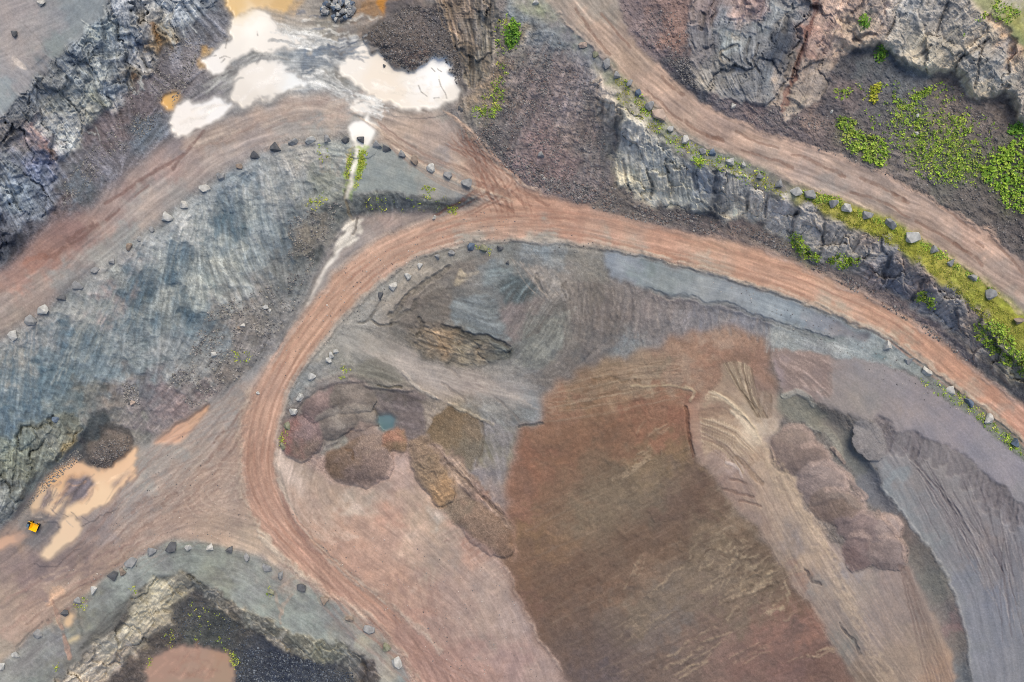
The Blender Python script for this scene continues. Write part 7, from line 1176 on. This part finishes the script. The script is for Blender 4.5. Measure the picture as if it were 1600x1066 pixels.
# pile of broken grey blocks at the top
for k in range(74):
    a = rng.random() * 6.28; r = math.sqrt(rng.random())
    u, v = 529 + math.cos(a) * r * 25, 14 + math.sin(a) * r * 21
    if v < -12: continue
    tn = ['grey', 'pale', 'blue', 'dark'][int(rng.integers(4))]
    o = add_rock(u, v, 5.5 + 4.5 * rng.random() ** 2, tn, f'{LOOK[tn]} angular block in the loose pile above the white pond', f'{LOOK[tn]} blocks in the loose pile above the pond', name='stone_block', cat='rock', sink=0, asp=.8 + .5 * rng.random())
    o.location.z += max(0, 1 - r) * 1.1
# loose stones nobody could count
def stones(name, spots, tones, label=None):
    base = np.array([(1, 0, 0), (-1, 0, 0), (0, 1, 0), (0, -1, 0), (0, 0, 1), (0, 0, -1)], np.float32)
    tri = np.array([(0, 2, 4), (2, 1, 4), (1, 3, 4), (3, 0, 4), (2, 0, 5), (1, 2, 5), (3, 1, 5), (0, 3, 5)])
    UVS = np.concatenate([s for s, _ in spots]); W = np.concatenate([w for _, w in spots])
    n = len(UVS); z = sample_grid(Z, UVS[:, 0], UVS[:, 1]); k = (H - z) / H * S
    c = np.stack([(UVS[:, 0] - 800) * k, (533 - UVS[:, 1]) * k, z], 1)
    rad = (W * S * .5)[:, None, None] * (.6 + .7 * rng.random((n, 6, 1)))
    a = rng.random(n) * 6.28; ca, sa = np.cos(a)[:, None], np.sin(a)[:, None]
    v = base[None] * rad; v[..., 2] *= .7
    x = v[..., 0] * ca - v[..., 1] * sa; y = v[..., 0] * sa + v[..., 1] * ca
    v = np.stack([x, y, v[..., 2]], -1) + c[:, None] + np.array([0, 0, .05])
    f = (tri[None] + (np.arange(n) * 6)[:, None, None]).reshape(-1, 3)
    me = bpy.data.meshes.new(name); me.from_pydata(v.reshape(-1, 3).tolist(), [], f.tolist())
    tn = lin(tones)[rng.integers(len(tones), size=n)] * (.7 + .6 * rng.random((n, 1)))
    at = me.attributes.new('soil', 'FLOAT_COLOR', 'POINT')
    at.data.foreach_set('color', np.concatenate([np.repeat(tn, 6, 0), np.ones((n * 6, 1))], 1).astype(np.float32).ravel())
    me.materials.append(MATS['rock']); o = bpy.data.objects.new(name, me); scene.collection.objects.link(o); tag(o, kind='stuff')
def scatter(poly, n, w0, w1, clump=0):
    P = np.array(poly, float); out = np.zeros((0, 2))
    while len(out) < n:
        q = P.min(0) + rng.random((n * 3, 2)) * (P.max(0) - P.min(0))
        q = q[inside(q[:, 0], q[:, 1], P)]
        if clump:
            f = fbm(q[:, 0].astype(np.float32), q[:, 1].astype(np.float32), clump, int(abs(P[0, 0])) + 5, 2)
            q = q[rng.random(len(q)) < 1 / (1 + np.exp(-3 * f))]
        out = np.concatenate([out, q])
    return out[:n], w0 + (w1 - w0) * rng.random(n) ** 3
GR = [(140, 136, 134), (118, 116, 116), (160, 156, 152), (104, 102, 104)]
stones('scree_stones', [scatter([(790, 30), (860, 90), (940, 130), (950, 290), (880, 310), (815, 285), (740, 220), (760, 150)], 1700, 1.3, 3.6, 40), scatter([(830, 110), (880, 60), (850, 160), (790, 230), (745, 215)], 1200, 1.3, 3.6, 20), scatter([(860, 285), (960, 290), (1040, 322), (1200, 362), (1300, 420), (1400, 470), (1550, 590), (1400, 490), (1200, 385), (1000, 345), (900, 318)], 1800, 1.4, 4.5, 30),
       scatter([(745, 215), (790, 262), (850, 300), (930, 320), (940, 300), (860, 270), (780, 220)], 700, 1.5, 5)], GR + [(136, 118, 112)])
stones('scree_stones', [scatter([(990, 10), (1070, 20), (1075, 120), (1130, 160), (1300, 180), (1400, 120), (1500, 150), (1590, 210), (1600, 390), (1430, 290), (1200, 205), (1060, 122), (1000, 60)], 2600, 1.2, 3.2, 40), scatter([(1040, 90), (1075, 90), (1090, 140), (1070, 130)], 500, 1.4, 4)], GR)
stones('scree_stones', [scatter([(200, 135), (280, 60), (320, 60), (290, 140), (250, 190), (160, 270), (95, 330), (100, 280), (190, 180)], 1500, 1.3, 3.4, 30), scatter([(330, 480), (440, 440), (470, 470), (380, 590), (300, 640), (260, 600)], 1600, 1.4, 4.5, 25), scatter([(190, 600), (215, 600), (218, 632), (195, 632)], 260, 1.6, 4), scatter([(450, 340), (540, 310), (500, 400), (450, 480)], 700, 1.4, 4, 25), scatter([(40, 790), (70, 745), (120, 700), (130, 715), (60, 775), (20, 825)], 500, 1.4, 3.6)], GR + [(150, 146, 136)])
stones('pit_stones', [scatter([(395, 1010), (440, 1020), (500, 1036), (550, 1050), (562, 1090), (370, 1090), (368, 1030)], 2600, 1.6, 4.6), scatter([(300, 930), (360, 965), (400, 990), (380, 1020), (350, 1010), (270, 1005), (240, 1015), (270, 960)], 600, 1.3, 3.4, 20)], [(70, 78, 92), (92, 100, 112), (60, 66, 78), (112, 118, 126), (84, 88, 92)])
stones('heap_stones', [scatter([(575, 50), (640, 8), (690, 15), (725, 110), (715, 135), (690, 85), (650, 105), (600, 92)], 2200, 1.4, 4), scatter([(140, 715), (155, 690), (200, 682), (205, 700), (165, 732), (145, 728)], 420, 1.4, 3.6), scatter([(598, 92), (640, 112), (668, 96), (664, 88), (640, 104), (604, 84)], 160, 2, 5)], GR[:2] + [(80, 80, 84), (132, 122, 114)])
stones('loose_stones', [scatter([(430, 545), (540, 410), (750, 330), (1000, 395), (1300, 487), (1590, 700), (1000, 400), (700, 395), (500, 560), (450, 700)], 500, 1.3, 3), scatter([(450, 800), (800, 900), (850, 1060), (700, 1060)], 240, 1.2, 3), scatter([(0, 1000), (300, 660), (400, 830), (100, 930)], 220, 1.2, 3)], GR + [(190, 180, 170)])

# ------------------------------------------------------------------ plants
def mat_leaf():
    m = bpy.data.materials.new('leaf'); m.use_nodes = True; nt = m.node_tree; b = nt.nodes['Principled BSDF']
    at = nt.nodes.new('ShaderNodeAttribute'); at.attribute_name = 'soil'; nt.links.new(at.outputs['Color'], b.inputs['Base Color'])
    b.inputs['Roughness'].default_value = .6; b.inputs['Specular IOR Level'].default_value = .25
    return m
LEAF = mat_leaf()
YG = [(160, 190, 66), (144, 178, 58), (174, 194, 80), (118, 152, 54), (168, 174, 88), (100, 126, 56), (132, 158, 70)]
GN = [(112, 156, 56), (88, 132, 44), (140, 176, 64), (72, 112, 44)]
def leaves(name, uv, size, height, tones, origin=None, kind='stuff', label=None, cat=None, group=None, per=4):
    """small bent leaves, several to a sprig"""
    n = len(uv) * per
    u = np.repeat(uv[:, 0], per) + rng.normal(size=n) * size * .55; v = np.repeat(uv[:, 1], per) + rng.normal(size=n) * size * .55
    z = sample_grid(Z, u, v); hgt = np.repeat(height * (.3 + .7 * rng.random(len(uv))), per) * (.25 + .9 * rng.random(n))
    k = (H - z) / H * S
    c = np.stack([(u - 800) * k, (533 - v) * k, z + hgt], 1)
    ln = size * S * (.45 + .5 * rng.random(n)); ln = ln * (.6 + 1.1 * rng.random(n) ** 2); wd = ln * (.45 + .35 * rng.random(n))
    yaw = rng.random(n) * 6.28; pit = rng.normal(size=n) * .5
    ax = np.stack([np.cos(yaw) * np.cos(pit), np.sin(yaw) * np.cos(pit), np.sin(pit)], 1); sd = np.stack([-np.sin(yaw), np.cos(yaw), rng.normal(size=n) * .35], 1)
    a = c - ax * ln[:, None] * .5; e = c + ax * ln[:, None] * .5 - np.array([0, 0, 1]) * (ln * .2)[:, None]; l = c + sd * wd[:, None] * .5; r = c - sd * wd[:, None] * .5
    vt = np.stack([a, l, e, r], 1).reshape(-1, 3); base = np.zeros(3)
    if origin is not None: base = np.array(place(*origin)); vt = vt - base
    q = np.arange(n)[:, None] * 4
    me = bpy.data.meshes.new(name); me.from_pydata(vt.tolist(), [], np.concatenate([np.stack([q[:, 0], q[:, 0] + 1, q[:, 0] + 2], 1), np.stack([q[:, 0], q[:, 0] + 2, q[:, 0] + 3], 1)]).tolist())
    tn = np.repeat(lin(tones)[rng.integers(len(tones), size=len(uv))], per, 0) * (.65 + .6 * rng.random((n, 1))) * 1.12
    at = me.attributes.new('soil', 'FLOAT_COLOR', 'POINT'); at.data.foreach_set('color', np.concatenate([np.repeat(tn, 4, 0), np.ones((n * 4, 1))], 1).astype(np.float32).ravel())
    me.materials.append(LEAF); o = bpy.data.objects.new(name, me); scene.collection.objects.link(o); o.location = base
    tag(o, label, cat, group, kind)
    return o
def sc(poly, n, clump=0): return scatter(poly, n, 1, 1, clump)[0]
for nm, poly, n, cl, sz, ht, tones, org, lb in [
    ('shrub', [(790, 55), (794, 35), (803, 30), (810, 42), (814, 55), (806, 70), (797, 76), (790, 70)], 150, 8, 4.5, .8, GN, (800, 55), 'bright green shrub on the brown slope beside the ridge'),
    ('shrub', [(1342, 32), (1350, 24), (1358, 30), (1356, 42), (1346, 44)], 50, 0, 4, .7, GN, (1350, 35), 'small green shrub on the pinkish rock at the upper right'),
    ('shrub', [(1370, 72), (1380, 70), (1384, 84), (1378, 96), (1368, 92)], 50, 0, 4, .6, GN, (1376, 84), 'thin green shrub in the notch of the upper right cliff'),
    ('shrub', [(1358, 160), (1360, 140), (1368, 134), (1376, 130), (1374, 146), (1366, 160)], 70, 0, 4, .6, [(168, 176, 58), (150, 160, 50), (188, 184, 70)], (1366, 148), 'yellowish weed clump on the dark floor under the cliff'),
    ('bush', [(1305, 190), (1315, 182), (1330, 185), (1338, 198), (1345, 210), (1360, 212), (1378, 220), (1387, 232), (1387, 250), (1378, 260), (1362, 256), (1345, 246), (1330, 236), (1318, 224), (1312, 208)], 420, 9, 4.2, .7, YG, (1348, 222), 'low yellow green bush patch between upper road and weeds'),
    ('bush', [(1530, 262), (1545, 245), (1562, 232), (1580, 222), (1610, 216), (1660, 220), (1660, 340), (1610, 340), (1590, 330), (1572, 322), (1560, 308), (1548, 296), (1535, 285)], 950, 11, 5, 1.0, YG[:4] + GN[:1], (1585, 272), 'largest bright green bush at the right edge of the floor'),
    ('bush', [(1575, 200), (1590, 193), (1602, 200), (1600, 208), (1585, 210), (1576, 208)], 70, 0, 5, .8, GN, (1588, 202), 'green bush tucked under the cliff at the right edge'),
    ('bush', [(1233, 372), (1240, 364), (1250, 370), (1258, 385), (1268, 396), (1282, 402), (1282, 408), (1262, 404), (1248, 396), (1240, 386)], 150, 0, 4, .7, YG, (1255, 388), 'green shrub strip against the cliff above the haul road'),
    ('bush', [(1294, 408), (1305, 398), (1325, 400), (1344, 406), (1340, 414), (1325, 420), (1312, 418)], 120, 12, 4, .6, YG, (1320, 409), 'yellow green shrub at the cliff foot, right of a longer one'),
    ('bush', [(1428, 462), (1440, 456), (1454, 466), (1462, 482), (1450, 478), (1436, 472)], 80, 10, 4, .6, YG, (1444, 468), 'small yellow green shrub on the dark cliff below the verge'),
    ('bush', [(1515, 510), (1535, 500), (1560, 500), (1590, 540), (1640, 580), (1640, 640), (1600, 590), (1575, 575), (1550, 555), (1530, 535)], 480, 10, 4.5, .8, YG, (1570, 545), 'ragged green bush strip at the right end of the verge')]:
    leaves(nm, sc(poly, n, cl), sz, ht, tones, org, None, lb, 'bush')
leaves('weeds', np.concatenate([sc([(1390, 170), (1430, 160), (1500, 180), (1530, 220), (1540, 260), (1500, 290), (1440, 280), (1400, 230)], 420, 10), sc([(1330, 130), (1480, 130), (1560, 200), (1560, 300), (1460, 290), (1380, 240)], 300, 8), sc([(1430, 210), (1500, 200), (1530, 260), (1480, 280), (1430, 255)], 330, 8), sc([(1420, 150), (1445, 140), (1462, 134), (1450, 150), (1430, 158)], 90), sc([(1395, 150), (1440, 170), (1440, 200), (1400, 190)], 110, 12), sc([(1300, 140), (1330, 140), (1320, 158), (1304, 156)], 30, 8), sc([(1480, 180), (1512, 180), (1505, 200), (1490, 200)], 50), sc([(1500, 60), (1560, 0), (1600, 20), (1570, 40), (1545, 20)], 90, 12)]), 3.6, .4, YG)
leaves('weeds', np.concatenate([sc([(752, 150), (790, 100), (790, 170), (760, 190)], 90, 14), sc([(735, 168), (775, 165), (775, 185), (740, 182)], 70, 10), sc([(770, 40), (792, 20), (790, 100), (775, 110)], 40, 8), sc([(970, 120), (1010, 150), (1050, 230), (1020, 210)], 60, 10), sc([(1040, 210), (1200, 270), (1200, 300), (1060, 240)], 130, 10), sc([(1084, 245), (1100, 248), (1098, 262), (1088, 262)], 40), sc([(1250, 296), (1310, 310), (1330, 330), (1262, 312)], 190, 8), sc([(1330, 325), (1400, 348), (1460, 385), (1560, 460), (1540, 452), (1440, 385), (1350, 338)], 190, 10)]), 3.4, .3, YG + [(190, 188, 90)])
leaves('weeds', np.concatenate([sc([(562, 238), (572, 232), (570, 258), (561, 285), (553, 300), (557, 275), (562, 255)], 150, 8), sc([(546, 245), (549, 240), (547, 262), (541, 292), (538, 290), (543, 262)], 50, 8), sc([(478, 315), (505, 300), (515, 312), (490, 330), (480, 325)], 34, 8), sc([(500, 225), (520, 240), (505, 262), (490, 255)], 10, 6), sc([(660, 290), (680, 292), (672, 310), (660, 305)], 26), sc([(700, 325), (716, 322), (712, 334), (702, 334)], 26), sc([(560, 305), (740, 310), (700, 328), (580, 330)], 34, 10), sc([(535, 570), (552, 566), (545, 582), (532, 600), (528, 598)], 16, 6), sc([(436, 690), (446, 665), (450, 672), (444, 700), (438, 700)], 26), sc([(735, 385), (770, 384), (770, 398), (745, 398)], 8, 6), sc([(360, 540), (395, 555), (385, 575), (360, 560)], 16),
        sc([(115, 945), (135, 928), (135, 955), (118, 952)], 20, 6), sc([(350, 1010), (365, 1015), (375, 1035), (366, 1045), (358, 1030)], 40), sc([(228, 1030), (240, 1025), (240, 1040), (230, 1042)], 8), sc([(258, 985), (272, 985), (270, 1010), (260, 1008)], 12, 6), sc([(290, 935), (360, 970), (370, 1010), (300, 1000)], 24, 12), sc([(80, 1040), (95, 1035), (92, 1050), (82, 1050)], 6), sc([(415, 910), (432, 915), (425, 935), (416, 930)], 4), sc([(200, 918), (212, 915), (210, 928)], 6)]), 3.0, .3, [(156, 174, 66), (172, 180, 74), (132, 156, 62), (180, 182, 84)])
leaves('weeds', np.concatenate([sc([(1480, 605), (1510, 620), (1545, 655), (1590, 690), (1600, 715), (1560, 685), (1510, 640), (1480, 622)], 210, 8), sc([(1436, 580), (1470, 596), (1500, 640), (1440, 600)], 24, 8)]), 3.0, .3, YG + [(196, 196, 110)])
# short turf on the verge
leaves('grass', np.concatenate([sc([(1240, 302), (1310, 318), (1420, 372), (1500, 430), (1600, 510), (1660, 560), (1640, 600), (1560, 522), (1490, 455), (1420, 398), (1345, 360), (1275, 324)], 3800, 12), sc([(960, 115), (1050, 205), (1130, 250), (1230, 295), (1230, 312), (1120, 264), (1010, 198), (966, 160)], 500, 12)]), 2.2, .12, [(156, 156, 66), (142, 150, 58), (170, 166, 84), (132, 140, 60)], per=4)

# ------------------------------------------------------------------ the yellow machine by the muddy pool
YEL = mat_plain('yellow_paint', (255, 196, 8), .45, .10, 3, .5, .05); DRK = mat_plain('dark_steel', (34, 38, 46), .6, .2, 4, .4, .1); RUB = mat_plain('tyre_rubber', (30, 30, 31), .95, .2, 6, .2, .4); GLS = mat_plain('cab_glass', (92, 120, 142), .15, .08, 2, .6, 0)
def part(name, bm, m, parent):
    me = bpy.data.meshes.new(name); bmesh.ops.recalc_face_normals(bm, faces=bm.faces); bm.to_mesh(me); bm.free(); me.materials.append(m)
    o = bpy.data.objects.new(name, me); scene.collection.objects.link(o); o.parent = parent; return o
def hexa(bm, low, high):
    a = [bm.verts.new(p) for p in low]; b = [bm.verts.new(p) for p in high]
    bm.faces.new(a[::-1]); bm.faces.new(b)
    for k in range(4): bm.faces.new((a[k], a[(k + 1) % 4], b[(k + 1) % 4], b[k]))
def rect(x0, x1, y0, y1, z): return [(x0, y0, z), (x1, y0, z), (x1, y1, z), (x0, y1, z)]
def box(x0, x1, y0, y1, z0, z1, bev=.04):
    bm = bmesh.new(); hexa(bm, rect(x0, x1, y0, y1, z0), rect(x0, x1, y0, y1, z1))
    if bev: bmesh.ops.bevel(bm, geom=bm.edges[:], offset=bev, segments=2, affect='EDGES')
    return bm
root = bpy.data.objects.new('dumper', None); scene.collection.objects.link(root)
root.location = place(55.5, 820.5); root.rotation_euler = (0, 0, math.radians(-22))
tag(root, 'small bright yellow machine with a dark front, parked by the muddy pool', 'machine')
part('chassis', box(-1.5, 1.5, -.42, .42, .35, .75), DRK, root)
bm = bmesh.new()     # open skip with flared sides
o_lo, o_hi = rect(-.25, 1.35, -.75, .75, .85), rect(-.5, 1.75, -1.1, 1.1, 1.75)
i_hi, i_lo = rect(-.42, 1.66, -1.02, 1.02, 1.75), rect(-.18, 1.28, -.68, .68, .95)
R4 = [[bm.verts.new(p) for p in q] for q in (o_lo, o_hi, i_hi, i_lo)]
bm.faces.new(R4[0][::-1]); bm.faces.new(R4[3])
for a, b in ((0, 1), (1, 2), (2, 3)):
    for k in range(4): bm.faces.new((R4[a][k], R4[a][(k + 1) % 4], R4[b][(k + 1) % 4], R4[b][k]))
part('skip', bm, YEL, root)
bm = bmesh.new(); hexa(bm, [(-1.25, .95, 1.74), (-.4, .95, 1.74), (-.4, 1.1, 1.74), (-1.25, 1.16, 1.74)], [(-1.25, 1.0, 1.86), (-.4, .97, 1.82), (-.4, 1.1, 1.82), (-1.25, 1.16, 1.86)]); part('skip_lip', bm, YEL, root)
part('engine_cover', box(-1.75, -1.05, -.5, .5, .7, 1.35, .08), DRK, root)
part('seat', box(-1.0, -.6, -.28, .28, .95, 1.15, .06), DRK, root)
bm = box(-1.25, -.62, -.48, .48, 2.05, 2.12, .02); part('canopy', bm, GLS, root)
for sx in (-1.22, -.66):
    for sy in (-.44, .44): part('canopy_post', box(sx - .03, sx + .03, sy - .03, sy + .03, .8, 2.05, 0), DRK, root)
for x in (-1.1, 1.0):
    for y in (-.72, .72):
        bm = bmesh.new(); bmesh.ops.create_cone(bm, cap_ends=True, segments=18, radius1=.48, radius2=.48, depth=.34)
        for vtx in bm.verts: vtx.co = Vector((vtx.co.x + x, vtx.co.z + y, vtx.co.y + .48))
        w = part('wheel', bm, RUB, root)
        bm = bmesh.new(); bmesh.ops.create_cone(bm, cap_ends=True, segments=12, radius1=.22, radius2=.18, depth=.38)
        for vtx in bm.verts: vtx.co = Vector((vtx.co.x + x, vtx.co.z + y, vtx.co.y + .48))
        part('rim', bm, YEL, w)
print('done', time.time() - T0)
